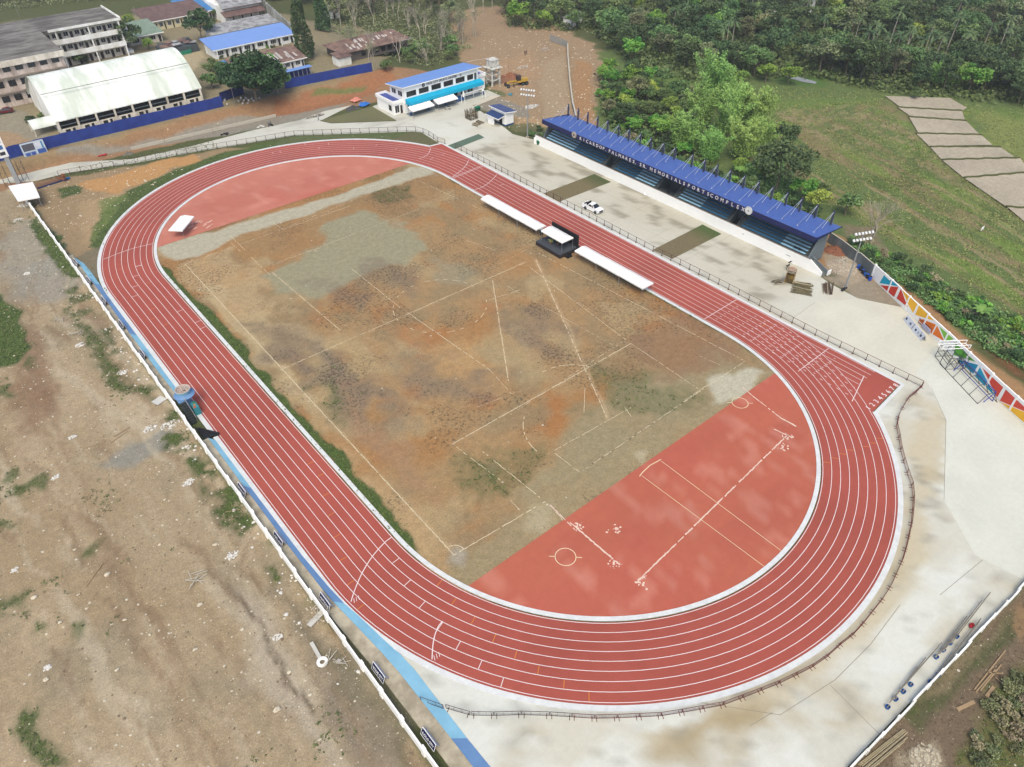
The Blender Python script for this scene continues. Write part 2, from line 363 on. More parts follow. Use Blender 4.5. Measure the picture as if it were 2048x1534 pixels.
paint([(860, 700), (950, 680), (1000, 760), (900, 720)], (196, 158, 108), 3, 5, .5)
paint([(1072, 520), (1110, 600), (1150, 690), (1190, 780), (1215, 838)], (206, 180, 142), .7, .6, .75, line=.22)
paint([(985, 560), (1000, 650), (1017, 762)], (194, 170, 130), .5, .5, .5, line=.12)
paint([(370, 528), (908, 1110)], (200, 180, 140), .5, .5, .5, line=.14)
paint([(905, 888), (1262, 687)], (200, 180, 140), .5, .5, .45, line=.12)
paint([(560, 740), (1050, 525)], (196, 172, 130), .5, .5, .45, line=.12)
paint([(545, 545), (680, 660), (980, 740)], (192, 170, 130), .6, .8, .3, line=.2)
# pale grit strip at the far goal end
paint([(318, 492), (480, 445), (660, 395), (830, 333), (880, 335), (860, 350), (830, 358), (700, 398), (600, 432), (480, 468), (400, 512), (355, 520), (325, 505)], (188, 184, 162), 1, 1.5, .95, tu=.12, dk=.1)
paint([(1430, 760), (1500, 735), (1530, 750), (1480, 790), (1420, 800)], (200, 196, 174), 1.5, 2.5, .9, tu=.05)
paint([(1270, 905), (1300, 900), (1290, 930)], (196, 186, 156), 1, 1, .7)
paint([(1060, 1020), (1100, 1010), (1090, 1060), (1040, 1060)], (196, 184, 152), 2, 2, .6)
paint([(905, 1105), (935, 1110), (930, 1135), (905, 1130)], (176, 172, 158), 1.2, 1.2, .7)
# green rim inside the kerb on both straights
paint([(-36.3, -50), (-35.0, -50), (-33.9, -30), (-34.3, 0), (-33.8, 20), (-34.6, 50), (-36.3, 52)], (66, 92, 50), .8, 1.3, 1, tu=1, dk=.5, px=False)
paint([(35.2, -50), (36.3, -52), (36.3, 56), (35.6, 56), (35.4, 20), (34.9, -20)], (84, 92, 56), .8, .8, .8, tu=.8, px=False)
# --- strips behind / bank
paint([(-60, 108), (-30, 112), (0, 108), (50, 100), (75, 96), (80, 112), (60, 119.4), (-60, 119.4)], (160, 126, 94), 1, 1.5, 1, st=.25, tu=.1, dk=.4, px=False)
paint([(-60, 116.5), (-20, 117.2), (30, 116.8), (62, 114), (62, 119.4), (-60, 119.4)], (158, 138, 104), 1.2, 1.2, .8, px=False, tu=.3)
paint([(560, 235), (640, 222), (740, 190), (790, 168), (780, 150), (740, 165), (600, 205), (520, 235)], (166, 110, 76), 2, 3, .7, st=.1)
paint([(620, 190), (720, 172), (735, 165), (640, 180)], (112, 128, 76), 1, 1.5, .8, tu=.7, z=2)
paint([(120, 325), (260, 300), (500, 262), (600, 240), (640, 232), (700, 205), (600, 226), (480, 240), (280, 290), (130, 318)], (150, 146, 134), 1, 1, .9, st=.5)
paint([(45, 325), (115, 300), (130, 318), (65, 330)], (112, 92, 70), .6, 1, .9, tu=.1, dk=.8)
# --- school terrace
paint([(-160, 119.4), (66, 119.4), (75, 135), (90, 175), (60, 215), (20, 240), (-160, 330)], (150, 140, 112), 2, 3, 1, st=.3, tu=.35, dk=.4, px=False)
paint([(0, 215), (60, 225), (110, 260), (60, 295), (0, 300)], (156, 150, 132), 2, 2, .9, z=3, tu=.05, st=.2)
paint([(-10, 262), (40, 265), (70, 290), (10, 316), (-20, 316)], (176, 146, 112), 2, 2, .8, z=3, tu=.1)
paint([(400, 130), (600, 100), (620, 130), (440, 165)], (128, 134, 84), 2, 3, .8, z=3, tu=.7)
paint([(360, 90), (410, 100), (400, 130), (370, 150)], (186, 172, 140), 2, 2, .9, z=3, tu=.05)
paint([(440, 200), (560, 190), (620, 160), (640, 150), (560, 160), (450, 180)], (126, 116, 92), 2, 2, .8, z=3, dk=.6)
# --- green land on the right
paint([(84, 70), (60, -150), (230, -220), (330, -60), (230, 60), (130, 95)], (104, 122, 72), 2, 2, 1, px=False, tu=.5, st=.03, dk=.2)
fld = sdpoly(x, y, [tuple(v) for v in PX([(1480, 330), (1560, 190), (1800, 190), (2100, 330), (2300, 700), (2050, 660), (1850, 520), (1700, 420)])])
fm = sst(3, -6, fld)
fa, fb = P(1600, 360), P(2020, 640); fdx, fdy = (fb-fa).x, (fb-fa).y; fl = math.hypot(fdx, fdy); fnx, fny = -fdy/fl, fdx/fl
u = x*fnx+y*fny+wx*3; vv = (x*fdx+y*fdy)/fl
tint(fm, (150, 130, 100), sst(.48, .62, fbm(u/2.6, vv/40, 91, 3))*.75)
tint(fm, (116, 142, 66), sst(.52, .66, fbm(u/5, vv/26, 97, 4))*.8)
tint(fm, (168, 150, 118), sst(.62, .70, fbm(u/1.1, vv/60, 101, 2))*.7)
tint(fm, (92, 112, 58), sst(.6, .75, fbm(x/7, y/7, 105))*.6)
msk[:, 1] = msk[:, 1]*(1-fm)+fm*(.15+.6*sst(.5, .7, n1)); msk[:, 2] = msk[:, 2]*(1-fm)+fm*.35
paint([(1240, 130), (1300, 150), (1360, 150), (1440, 200), (1560, 190), (1760, 190), (2048, 215), (2048, 240), (1800, 192), (1560, 215), (1340, 190)], (108, 134, 68), 3, 4, .8, tu=.5)
# paddies
PAD = [[(1770, 192), (1900, 196), (1934, 216), (1924, 222), (1800, 214)], [(1796, 215), (1924, 222), (1930, 240), (1820, 232)], [(1818, 234), (1932, 242), (1958, 268), (1836, 265)],
       [(1832, 267), (1962, 270), (1985, 290), (1858, 292)], [(1860, 294), (2000, 294), (2030, 315), (1882, 318)], [(1884, 320), (2040, 316), (2060, 342), (1925, 354)],
       [(1928, 356), (2070, 344), (2160, 420), (2010, 412)], [(2014, 414), (2160, 424), (2200, 500), (2080, 470)]]
for p in PAD: paint(p, (120, 124, 78), 2, .7, 1, tu=.3, dk=.5)
for p in PAD[1:]: paint([p[0], p[1]], (86, 92, 56), .4, .5, .9, line=.28)
paint([(1926, 215), (1935, 245), (1990, 285), (2048, 330), (2100, 360)], (136, 148, 70), .8, 1.2, .9, line=1.0, tu=.8)
paint([(1940, 210), (2048, 230), (2300, 330), (2200, 420), (2048, 325), (1990, 275)], (138, 148, 84), 2, 3, .8, tu=.4)
# creek behind the field is built as water; damp bank
paint([(1560, 140), (1640, 145), (1660, 165), (1560, 160)], (86, 118, 58), 2, 2, .9)
paint([(1640, 80), (1700, 100), (1690, 140), (1620, 130)], (160, 138, 120), 2, 4, .8, tu=.2)
# --- earthworks and road beyond the sports centre
paint([(900, 20), (990, 10), (1120, 55), (1190, 90), (1210, 130), (1200, 200), (1150, 240), (1080, 262), (990, 240), (960, 205), (980, 170), (930, 130), (900, 90)], (166, 142, 112), 2, 3, 1, st=.45, tu=.04, dk=.3)
paint([(1000, 120), (1060, 100), (1080, 140), (1060, 170), (1010, 180), (985, 150)], (180, 148, 114), 3, 4, .7)
paint([(930, 20), (1000, 30), (1090, 70), (1120, 110), (1060, 80), (960, 50)], (162, 138, 112), 3, 3, .6)
paint([(1080, 130), (1130, 110), (1140, 240), (1090, 255)], (176, 156, 128), 3, 3, .7)
paint([(945, 212), (1000, 195), (1050, 215), (1060, 235), (1000, 232)], (148, 142, 128), 1, 1, .9, st=.3)
paint([(1000, 235), (1060, 235), (1180, 250), (1180, 262), (1040, 255)], (186, 156, 116), 2, 2, .8)
paint([(1000, 150), (1030, 148), (1032, 165), (1000, 168)], (150, 100, 72), 1, 1, .8)
paint([(960, 175), (1000, 180), (1010, 195), (975, 190)], (96, 112, 66), 1, 1.5, .8, tu=.7)
paint([(1020, 262), (1095, 268), (1110, 262), (1060, 245), (1030, 250)], (118, 116, 82), 1.5, 2, .9, tu=.6, st=.4)
# dirt road behind the grandstand, running down to the lower right
paint([(1150, 118), (1185, 130), (1180, 200), (1200, 262), (1300, 318), (1420, 372), (1560, 420), (1680, 470), (1760, 520), (1820, 560), (1900, 640), (1990, 730), (2060, 780), (2200, 900), (2200, 1010), (2048, 860), (1740, 560), (1600, 540), (1100, 270), (1140, 240)], (172, 136, 98), 1.5, 1.8, 1, st=.25, tu=.04, dk=.25)
paint([(1210, 262), (1320, 300), (1440, 350), (1560, 400), (1640, 440), (1560, 430), (1420, 378), (1260, 300)], (120, 120, 80), 2, 3, .8, tu=.6)
paint([(1420, 340), (1480, 360), (1560, 400), (1600, 430), (1520, 410)], (110, 88, 68), 2, 3, .7)
paint([(1680, 440), (1760, 440), (1780, 500), (1700, 500)], (146, 128, 106), 3, 3, .8, st=.3)
paint([(1980, 690), (2048, 700), (2048, 760), (2000, 730)], (132, 84, 62), 2, 2, .7, tu=.1)
paint([(1640, 552), (1750, 562), (1830, 620), (1716, 598)], (160, 148, 128), .8, .6, 1, st=.5, tu=.02, dk=.3)
paint([(1660, 500), (1710, 520), (1740, 555), (1690, 570), (1650, 545)], (176, 162, 140), 1.5, 1.5, .9, st=.9, tu=0)
# --- below right: outside the low wall
paint([(21.5, -102.2), (-15.7, -100), (-60, -97), (-60, -400), (300, -400), (140, -130), (60, -104)], (124, 108, 88), .5, .3, 1, st=.3, tu=.2, dk=.7, px=False)
paint([(1800, 1420), (1870, 1360), (2048, 1200), (2048, 1260), (1900, 1400), (1840, 1470)], (90, 96, 62), 1, 1.5, .8, tu=.7)
paint([(1960, 1420), (2048, 1340), (2200, 1400), (2100, 1600), (1930, 1534)], (110, 112, 68), 1.5, 3, .9, tu=.7)
paint([(2030, 1200), (2060, 1230), (2040, 1290), (2020, 1260)], (152, 124, 92), .6, .8, .9, tu=0)
paint([(1840, 1400), (1900, 1380), (1990, 1270), (2030, 1230), (1930, 1310), (1860, 1380)], (150, 132, 106), .8, 1, .6, tu=0, st=.6)
paint([(1780, 1500), (1880, 1480), (1890, 1534), (1780, 1534)], (180, 168, 142), 1, 1.5, .6, st=.9, tu=0)
# under the track and concrete keep it plain; build the sheet
zz = terr(x, y)
far = sst(150, 420, np.hypot(x-60, y))
zz = zz+(fbm(x/30, y/30, 111, 3)-.5)*2.0*sst(135, 200, y)*(x < 60)+0
rough_ok = np.where((sdtrack(x, y) < R8+.6) & (sdtrack(x, y) > R0-.9), 0, 1.0)
free = np.where((sdtrack(x, y) > R8+4) & ((x < -50) | (y < -104) | (x > 84)), 1.0, 0.0)
zz = zz+free*((n3-.5)*.16+(n2-.5)*.3*(x > 84))
zz = np.where(x < -49.4, zz-0.0, zz)
co = np.stack([x, y, zz-0.02], 1)
me = bpy.data.meshes.new('ground')
me.vertices.add(x.size); me.vertices.foreach_set('co', co.ravel())
ii = (np.arange(NY-1)[:, None]*NX+np.arange(NX-1)[None, :]).ravel()
fc = np.stack([ii, ii+1, ii+1+NX, ii+NX], 1)
me.loops.add(fc.size); me.loops.foreach_set('vertex_index', fc.ravel().astype(np.int32))
me.polygons.add(len(fc)); me.polygons.foreach_set('loop_start', (np.arange(len(fc))*4).astype(np.int32))
me.update(calc_edges=True)
def setcol(me, name, rgb):
    a = me.attributes.new(name, 'FLOAT_COLOR', 'POINT'); a.data.foreach_set('color', np.concatenate([rgb, np.ones((len(rgb), 1))], 1).astype(np.float32).ravel())
setcol(me, 'tone', np.clip(col, 0, 1)); setcol(me, 'litter', np.clip(msk, 0, 1))
def ground_mat():
    m = bpy.data.materials.new('earth'); m.use_nodes = True; n = m.node_tree; b = n.nodes['Principled BSDF']; L = n.links.new
    b.inputs['Roughness'].default_value = .95; b.inputs['Specular IOR Level'].default_value = .15
    def N(t, **k):
        q = n.nodes.new(t)
        for a, v in k.items(): q.inputs[a].default_value = v
        return q
    A = N('ShaderNodeAttribute'); A.attribute_name = 'tone'; B = N('ShaderNodeAttribute'); B.attribute_name = 'litter'
    tc = N('ShaderNodeTexCoord'); sp = N('ShaderNodeSeparateColor'); L(B.outputs['Color'], sp.inputs[0])
    def noise(sc, det=4, ro=.6):
        q = N('ShaderNodeTexNoise', Scale=sc, Detail=det, Roughness=ro); L(tc.outputs['Object'], q.inputs['Vector']); return q.outputs['Fac']
    def mr(src, a, b2, c, d):
        q = N('ShaderNodeMapRange'); q.inputs[1].default_value = a; q.inputs[2].default_value = b2; q.inputs[3].default_value = c; q.inputs[4].default_value = d; L(src, q.inputs[0]); return q.outputs[0]
    def mul(a, b2):
        q = N('ShaderNodeMath'); q.operation = 'MULTIPLY'
        for i, s in enumerate((a, b2)):
            if isinstance(s, float): q.inputs[i].default_value = s
            else: L(s, q.inputs[i])
        return q.outputs[0]
    def op(o, a, b2):
        q = N('ShaderNodeMath'); q.operation = o
        for i, s in enumerate((a, b2)):
            if isinstance(s, float): q.inputs[i].default_value = s
            else: L(s, q.inputs[i])
        return q.outputs[0]
    def mix(f, a, c):
        q = n.nodes.new('ShaderNodeMix'); q.data_type = 'RGBA'; L(f, q.inputs[0])
        for i, s in ((6, a), (7, c)):
            if isinstance(s, tuple): q.inputs[i].default_value = s
            else: L(s, q.inputs[i])
        return q.outputs[2]
    s1 = N('ShaderNodeVectorMath'); s1.operation = 'SCALE'; L(A.outputs['Color'], s1.inputs[0])
    f = mul(mr(noise(.9, 5, .65), .3, .7, .86, 1.14), mul(mr(noise(4.2, 5, .8), .32, .68, .76, 1.24), mr(noise(10.0, 3, .7), .3, .7, .84, 1.16))); L(f, s1.inputs['Scale'])
    c = s1.outputs[0]
    # dark weathered speckle, clumped
    th = op('SUBTRACT', .80, mul(sp.outputs[2], .34))
    nz = noise(1.9, 4, .8); dk = mr(op('SUBTRACT', nz, th), 0, .035, 0, .7)
    dk = op('MINIMUM', dk, op('MULTIPLY', sp.outputs[2], 1.2))
    c = mix(dk, c, RGB(84, 72, 58))
    # weed tufts
    th2 = op('SUBTRACT', .80, mul(sp.outputs[1], .46)); nt = op('ADD', mul(noise(.7, 3, .6), .4), mul(noise(2.4, 4, .8), .6))
    tu = mr(op('SUBTRACT', nt, th2), 0, .07, 0, .85); tu = op('MINIMUM', tu, op('MULTIPLY', sp.outputs[1], 4.0))
    gm = mix(noise(2.6, 2, .5), RGB(52, 74, 40), RGB(112, 130, 66))
    c = mix(tu, c, gm)
    # pale stones
    vo = N('ShaderNodeTexVoronoi', Scale=1.35); L(tc.outputs['Object'], vo.inputs['Vector'])
    vs2 = N('ShaderNodeSeparateColor'); L(vo.outputs['Color'], vs2.inputs[0])
    on = op('LESS_THAN', vs2.outputs[0], op('MULTIPLY', sp.outputs[0], .22)); sz = op('LESS_THAN', vo.outputs['Distance'], op('MULTIPLY', vs2.outputs[1], .26))
    st = mul(on, sz); c = mix(op('MULTIPLY', st, .8), c, RGB(226, 218, 200))
    vo2 = N('ShaderNodeTexVoronoi', Scale=4.2); L(tc.outputs['Object'], vo2.inputs['Vector']); v3 = N('ShaderNodeSeparateColor'); L(vo2.outputs['Color'], v3.inputs[0])
    st2 = mul(op('LESS_THAN', v3.outputs[0], op('MULTIPLY', sp.outputs[0], .3)), op('LESS_THAN', vo2.outputs['Distance'], .3)); c = mix(op('MULTIPLY', st2, .55), c, RGB(206, 194, 170))
    L(c, b.inputs['Base Color'])
    bp = N('ShaderNodeBump', Strength=.55, Distance=.25); L(op('ADD', noise(1.6, 6, .7), mul(tu, .5)), bp.inputs['Height']); L(bp.outputs[0], b.inputs['Normal'])
    return m
me.materials.append(ground_mat())
go = bpy.data.objects.new('ground', me); S.collection.objects.link(go); struct(go)
del X, Y; GXA, GYA = x, y
# ------------------------------------------------------------------ painted sheets: polygon cut into a grid, with its own tone
def sheet(name, poly, z, step, tonef, material, px=False):
    bm = bmesh.new(); vs = [bm.verts.new((a, b, z)) for a, b in poly]; bm.faces.new(vs)
    xs = [p[0] for p in poly]; ys = [p[1] for p in poly]
    for ax, lo, hi in ((0, min(xs), max(xs)), (1, min(ys), max(ys))):
        v = lo+step
        while v < hi:
            no = (1, 0, 0) if ax == 0 else (0, 1, 0); cp = (v, 0, 0) if ax == 0 else (0, v, 0)
            bmesh.ops.bisect_plane(bm, geom=bm.verts[:]+bm.edges[:]+bm.faces[:], plane_co=cp, plane_no=no, dist=1e-4)
            v += step
    bmesh.ops.recalc_face_normals(bm, faces=bm.faces)
    if bm.faces and sum(f.normal.z for f in bm.faces) < 0: bmesh.ops.reverse_faces(bm, faces=bm.faces)
    me = bpy.data.meshes.new(name); bm.to_mesh(me); bm.free()
    c = np.empty(len(me.vertices)*3); me.vertices.foreach_get('co', c); c = c.reshape(-1, 3)
    setcol(me, 'tone', np.clip(tonef(c[:, 0], c[:, 1]), 0, 1)); me.materials.append(material)
    o = bpy.data.objects.new(name, me); S.collection.objects.link(o); return struct(o)
def tone_mat(name, n1=(1.2, .05), n2=(9, .05), rough=.9, spec=.2, bump=.1):
    m = bpy.data.materials.new(name); m.use_nodes = True; n = m.node_tree; b = n.nodes['Principled BSDF']; L = n.links.new
    b.inputs['Roughness'].default_value = rough; b.inputs['Specular IOR Level'].default_value = spec
    A = n.nodes.new('ShaderNodeAttribute'); A.attribute_name = 'tone'; tc = n.nodes.new('ShaderNodeTexCoord'); prev = A.outputs['Color']
    for sc, am in (n1, n2):
        no = n.nodes.new('ShaderNodeTexNoise'); no.inputs['Scale'].default_value = sc; no.inputs['Detail'].default_value = 6; no.inputs['Roughness'].default_value = .68; L(tc.outputs['Object'], no.inputs['Vector'])
        r = n.nodes.new('ShaderNodeMapRange'); r.inputs[1].default_value = .3; r.inputs[2].default_value = .7; r.inputs[3].default_value = 1-am; r.inputs[4].default_value = 1+am; L(no.outputs['Fac'], r.inputs[0])
        s = n.nodes.new('ShaderNodeVectorMath'); s.operation = 'SCALE'; L(prev, s.inputs[0]); L(r.outputs[0], s.inputs['Scale']); prev = s.outputs[0]
    bp = n.nodes.new('ShaderNodeBump'); bp.inputs['Strength'].default_value = bump; bp.inputs['Distance'].default_value = .05; L(no.outputs['Fac'], bp.inputs['Height']); L(bp.outputs[0], b.inputs['Normal'])
    L(prev, b.inputs['Base Color']); return m
def arc(cx, cy, r, a0, a1, n):
    return [(cx+r*math.cos(a0+(a1-a0)*i/n), cy+r*math.sin(a0+(a1-a0)*i/n)) for i in range(n+1)]
# concrete apron
bend = arc(0, -LH, R8+.35, math.atan2(-72.4+LH, 36.9), -math.pi+.62, 60)
CONC = PX([(-60, 372), (0, 368), (70, 362), (140, 345), (270, 326), (400, 302), (475, 290), (588, 271), (650, 269), (825, 263), (843, 265), (878, 286)])
CONC = [tuple(v) for v in CONC]+[(46.9, 61.8), (46.85, -72.0), (37.2, -72.6)]+bend
CONC += [tuple(v) for v in PX([(722, 1240), (760, 1290), (850, 1405), (930, 1534)])]+[(-48.2, -99.6)]+[(-15.7, -99.85), (21.5, -102.1), (48, -103.8)]
CONC += [tuple(v) for v in PX([(2100, 893), (2048, 846), (1812, 616), (1716, 597), (1662, 568), (1640, 553), (1095, 286), (1070, 280), (1025, 268), (1010, 256), (945, 211), (1002, 192), (975, 180), (870, 196), (757, 208), (745, 213), (793, 242), (663, 247), (640, 242), (705, 210), (650, 222), (600, 240), (500, 262), (380, 293), (265, 318), (110, 327), (60, 329), (0, 333), (-60, 340)])]
beige = [tuple(v) for v in PX([(1545, 1290), (1640, 1230), (1720, 1150), (1790, 1040), (1830, 950), (1810, 880), (1860, 800), (1888, 840), (1880, 920), (1866, 1020), (1850, 1110), (1800, 1200), (1740, 1270), (1680, 1330), (1560, 1420), (1450, 1470), (1380, 1500), (1330, 1534), (1300, 1480), (1420, 1440), (1440, 1400)])]
brown = [tuple(v) for v in PX([(1440, 1400), (1500, 1385), (1550, 1420), (1500, 1450), (1430, 1480), (1400, 1534), (1300, 1534), (1340, 1470), (1430, 1450)])]
def conc_tone(a, b):
    q = fbm(a/9, b/9, 201, 5); q2 = fbm(a/2.2, b/2.2, 207, 4); q3 = fbm(a/22, b/22, 213, 3)
    c = np.empty((a.size, 3)); c[:] = c3(217, 216, 203)
    def mx(cc, t): 
        nonlocal c
        c = c*(1-t)[:, None]+c3(*cc)[None, :]*t[:, None]
    mx((226, 228, 218), sst(.45, .6, q3)*.8)
    mx((208, 200, 176), sst(.54, .70, q)*.45)
    south = sst(-50, -75, b)
    ww = (fbm(a/4, b/4, 231, 4)-.5)*5; w2 = (fbm(a/4, b/4, 237, 4)-.5)*5
    mx((208, 196, 166), sst(1.2, -1.2, sdpoly(a+ww, b+w2, beige))*.75)
    mx((170, 152, 112), sst(1.5, -1.5, sdpoly(a+ww, b+w2, brown))*.75)
    mx((232, 236, 228), south*sst(.5, .62, fbm(a/6, b/6, 241, 4))*.7*(sdpoly(a, b, beige) > .6))
    mx((186, 172, 138), south*sst(.62, .76, fbm(a/5, b/5, 247, 5))*.45)
    mx((150, 148, 138), sst(.66, .74, fbm(a/1.6, b/1.6, 261, 4))*.35*south)
    mx((140, 140, 130), sst(.68, .76, q2)*.35)
    # the stand's forecourt, greyer and stained
    fore = sst(0, 2, a-48.5)*sst(56, 50, b)*sst(-46, -40, b)
    mx((202, 196, 176), fore*.6); mx((150, 144, 126), fore*sst(.55, .7, fbm(a/2.2, b/5, 251, 5))*.75)
    road = sst(70, 85, b); mx((208, 208, 196), road*.6); mx((170, 168, 156), road*sst(.55, .7, fbm(a/8, b/3, 257, 4))*.5)
    return c
MCONC = tone_mat('concrete', (1.3, .05), (7, .05))
sheet('concrete_apron', CONC, .012, 1.1, conc_tone, MCONC)
# smoother, newer slabs lying on it
def slab_tone(cc, seed): 
    return lambda a, b: c3(*cc)[None, :]*(1+.10*(fbm(a/4, b/4, seed, 4)-.5)*2)[:, None]
for i, (pl, cc) in enumerate((([(1630, 605), (1716, 597), (1812, 616), (1872, 690), (1965, 790), (1830, 765), (1700, 700), (1580, 640)], (222, 220, 204)),
                             ([(1872, 692), (2048, 848), (2048, 1160), (1950, 1110), (1888, 1000), (1892, 840), (1855, 765), (1830, 748)], (224, 226, 214)),
                             ([(940, 216), (985, 190), (998, 193), (950, 213)], (214, 206, 188)))):
    sheet('concrete_slab', [tuple(v) for v in PX(pl)], .017+.001*i, 1.3, slab_tone(cc, 301+i), MCONC)
jb = MB()
for pl in ([(1630, 605), (1580, 640)], [(1872, 692), (1965, 790)], [(1888, 1000), (1892, 840), (1862, 775)], [(1716, 1172), (1752, 1190)], [(1660, 1370), (1760, 1470)], [(1545, 1425), (1500, 1452)], [(1965, 1120), (1880, 1190)], [(1400, 1405), (1560, 1430), (1670, 1360), (1740, 1290), (1800, 1210)]):
    jb.ribbon([tuple(v) for v in PX(pl)], .06, .024)
for yy in (33, 22, 11, 0, -11, -22, -31): jb.ribbon([(49.6, yy), (66.5, yy+.3)], .04, .024)
for xx in (54, 60): jb.ribbon([(xx, 38), (xx-.6, -40)], .04, .024)
struct(jb.build('slab_joints', mat('joint', RGB(150, 144, 128))))
# ploughed plots with their bunds
MPL = tone_mat('ploughed', (.9, .16), (4.5, .22), bump=.6)
for i, p in enumerate(PAD):
    q = [tuple(v) for v in PX(p, -1.0)]; sheet('ploughed_plot', q, -.96+.002*i, 3.0, lambda a, b: c3(186, 176, 156)[None, :]*(1+.22*(fbm(a/3, b/6, 351+i, 4)-.5)*2)[:, None], MPL)
    if i:
        bd = MB(); pa, pb = Vector(q[0]), Vector(q[1]); n_ = 16; bd.curb([tuple(pa.lerp(pb, k/n_)+Vector((0, .25*math.sin(k*1.7+i)))) for k in range(n_+1)], .5, -1.3, -.68); struct(bd.build('plot_bund', mat('bund_green', RGB(92, 98, 58), .95, nscale=1.2, namt=.3)))
# green strips crossing the forecourt
GM = tone_mat('strip_tone', (2, .2), (12, .3), bump=.5)
for i, (pl, ca, cb) in enumerate((([(893, 292), (908, 299), (969, 275), (957, 268)], (98, 122, 104), (98, 122, 104)), ([(1087, 387), (1117.5, 404), (1222, 364), (1188.5, 348)], (128, 118, 88), (88, 100, 62)),
                                 ([(1305, 500), (1345, 518), (1443, 468), (1405, 449)], (126, 116, 88), (84, 104, 58)))):
    q = [tuple(v) for v in PX(pl)]
    sheet('grass_strip', q, .026, .8, lambda a, b: c3(*ca)[None, :]*(1-sst(58, 65, a))[:, None]+c3(*cb)[None, :]*sst(58, 65, a)[:, None], GM)
sheet('grass_plot', [tuple(v) for v in PX([(640, 241), (745, 213), (793, 241), (663, 246)])], .03, .9, lambda a, b: c3(118, 118, 84)[None, :]*(1+.2*(fbm(a/3, b/3, 331)-.5))[:, None], GM)
# ------------------------------------------------------------------ running track
def stadium(r, n=72):
    p = arc(0, LH, r, 0, math.pi, n)+arc(0, -LH, r, math.pi, 2*math.pi, n)
    # split the straights
    out = []
    for i, a in enumerate(p):
        out.append(a); b = p[(i+1) % len(p)]; d = math.hypot(b[0]-a[0], b[1]-a[1])
        if d > 10:
            k = int(d/4)
            for j in range(1, k): out.append((a[0]+(b[0]-a[0])*j/k, a[1]+(b[1]-a[1])*j/k))
    return out
ZT = .03
def track_tone(a, b):
    q = fbm(a/10, b/10, 401, 4); q2 = fbm(a/2, b/2, 407, 3)
    c = c3(177, 89, 76)[None, :]*(1+.14*(q-.5)*2+.05*(q2-.5)*2)[:, None]
    return c
MT = tone_mat('track_rubber', (.6, .05), (14, .09), rough=.85, spec=.25, bump=.15)
tb = MB()
nr = 10
for j in range(nr):
    ra = R0-.15+(R8+.30-R0+.15)*j/nr; rb = R0-.15+(R8+.30-R0+.15)*(j+1)/nr
    A = stadium(ra); B = stadium(rb); n = len(A)
    # same number of points on both rings
    k = min(len(A), len(B)); tb.add([(p[0], p[1], ZT) for p in A]+[(p[0], p[1], ZT) for p in B], [(i, n+i, n+(i+1) % n, (i+1) % n) for i in range(n)])
XO = R8+.30
def clipchute(s):
    """sprint extension of the home straight beyond the bend (s=-1 near, +1 far)"""
    out = []
    yE = -72.0 if s < 0 else 61.8
    return yE
near = [(XO, -LH), (XO, -71.6), (37.25, -72.3)]+[(0+(R8+.2)*math.cos(t), -LH+(R8+.2)*math.sin(t)) for t in np.linspace(math.asin(max(-1, (-72.3+LH)/(R8+.2))), -.02, 26)]
tb.add([(a, b, ZT+.003) for a, b in near], [tuple(range(len(near)))[::-1]])
far_ = [(XO, LH), (XO, 61.2), (43.0, 61.8)]+[((R8+.2)*math.cos(t), LH+(R8+.2)*math.sin(t)) for t in np.linspace(math.acos(min(1, 42.8/(R8+.2))), .02, 18)]
tb.add([(a, b, ZT+.003) for a, b in far_], [tuple(range(len(far_)))])
to = tb.build('running_track', MT); struct(to)
c = np.empty(len(to.data.vertices)*3); to.data.vertices.foreach_get('co', c); c = c.reshape(-1, 3); setcol(to.data, 'tone', track_tone(c[:, 0], c[:, 1]))
# D zones
for sgn, nm in ((-1, 'near'), (1, 'far')):
    a0 = math.asin((56.2-LH)/(R0-1.0)); pts = arc(0, sgn*LH, R0-.9, sgn*a0, sgn*(math.pi-a0), 60)
    base = (194, 108, 86) if sgn < 0 else (202, 128, 110)
    def dt(a, b, base=base, sgn=sgn):
        q = fbm(a/7, b/7, 411, 5); q2 = fbm(a/18, b/18, 417, 3); c = c3(*base)[None, :]*(1+.07*(q-.5)*2)[:, None]
        t = sst(.48, .62, q2)*.5; c = c*(1-t)[:, None]+c3(196, 102, 86)[None, :]*t[:, None]
        w1 = (fbm(a/3, b/3, 431, 4)-.5)*2
        for (u0, v0, hw_, hh_, dk) in ((22, -66, 2.6, 2.2, .16), (-8, -64, 5, 3, .10), (5, -74, 9, 3, .12), (-18, -60, 4, 2, .1), (12, -58.5, 6, 1.6, .1)) if sgn < 0 else ((-12, 66, 7, 4, .10), (10, 63, 5, 3, .12)):
            t = sst(.5, -.5, np.maximum(np.abs(a-u0)-hw_, np.abs(b-v0)-hh_)+w1*.6)*dk*2.2; c = c*(1-t)[:, None]+c3(176, 92, 78)[None, :]*t[:, None]
        t = sst(.62, .74, fbm(a/1.4, b/6, 437, 4))*.22; c = c*(1-t)[:, None]+c3(228, 176, 158)[None, :]*t[:, None]
        t = sst(.60, .72, fbm(a/3, b/3, 423, 5))*.35; c = c*(1-t)[:, None]+c3(226, 158, 138)[None, :]*t[:, None]
        return c
    sheet('curve_infill', pts, ZT-.004, 1.2, dt, tone_mat('infill_rubber', (.8, .05), (10, .06)))
# white kerbs: inner ring and outer ring
kb = MB(); MK = mat('kerb_paint', RGB(236, 240, 240), .7, nscale=1.5, namt=.07, col2=RGB(226, 229, 230), mixscale=.9)
kb.curb(stadium(R0-.62, 90), .62, -.02, .09, closed=True)
struct(kb.build('inner_kerb', MK))
kb = MB()
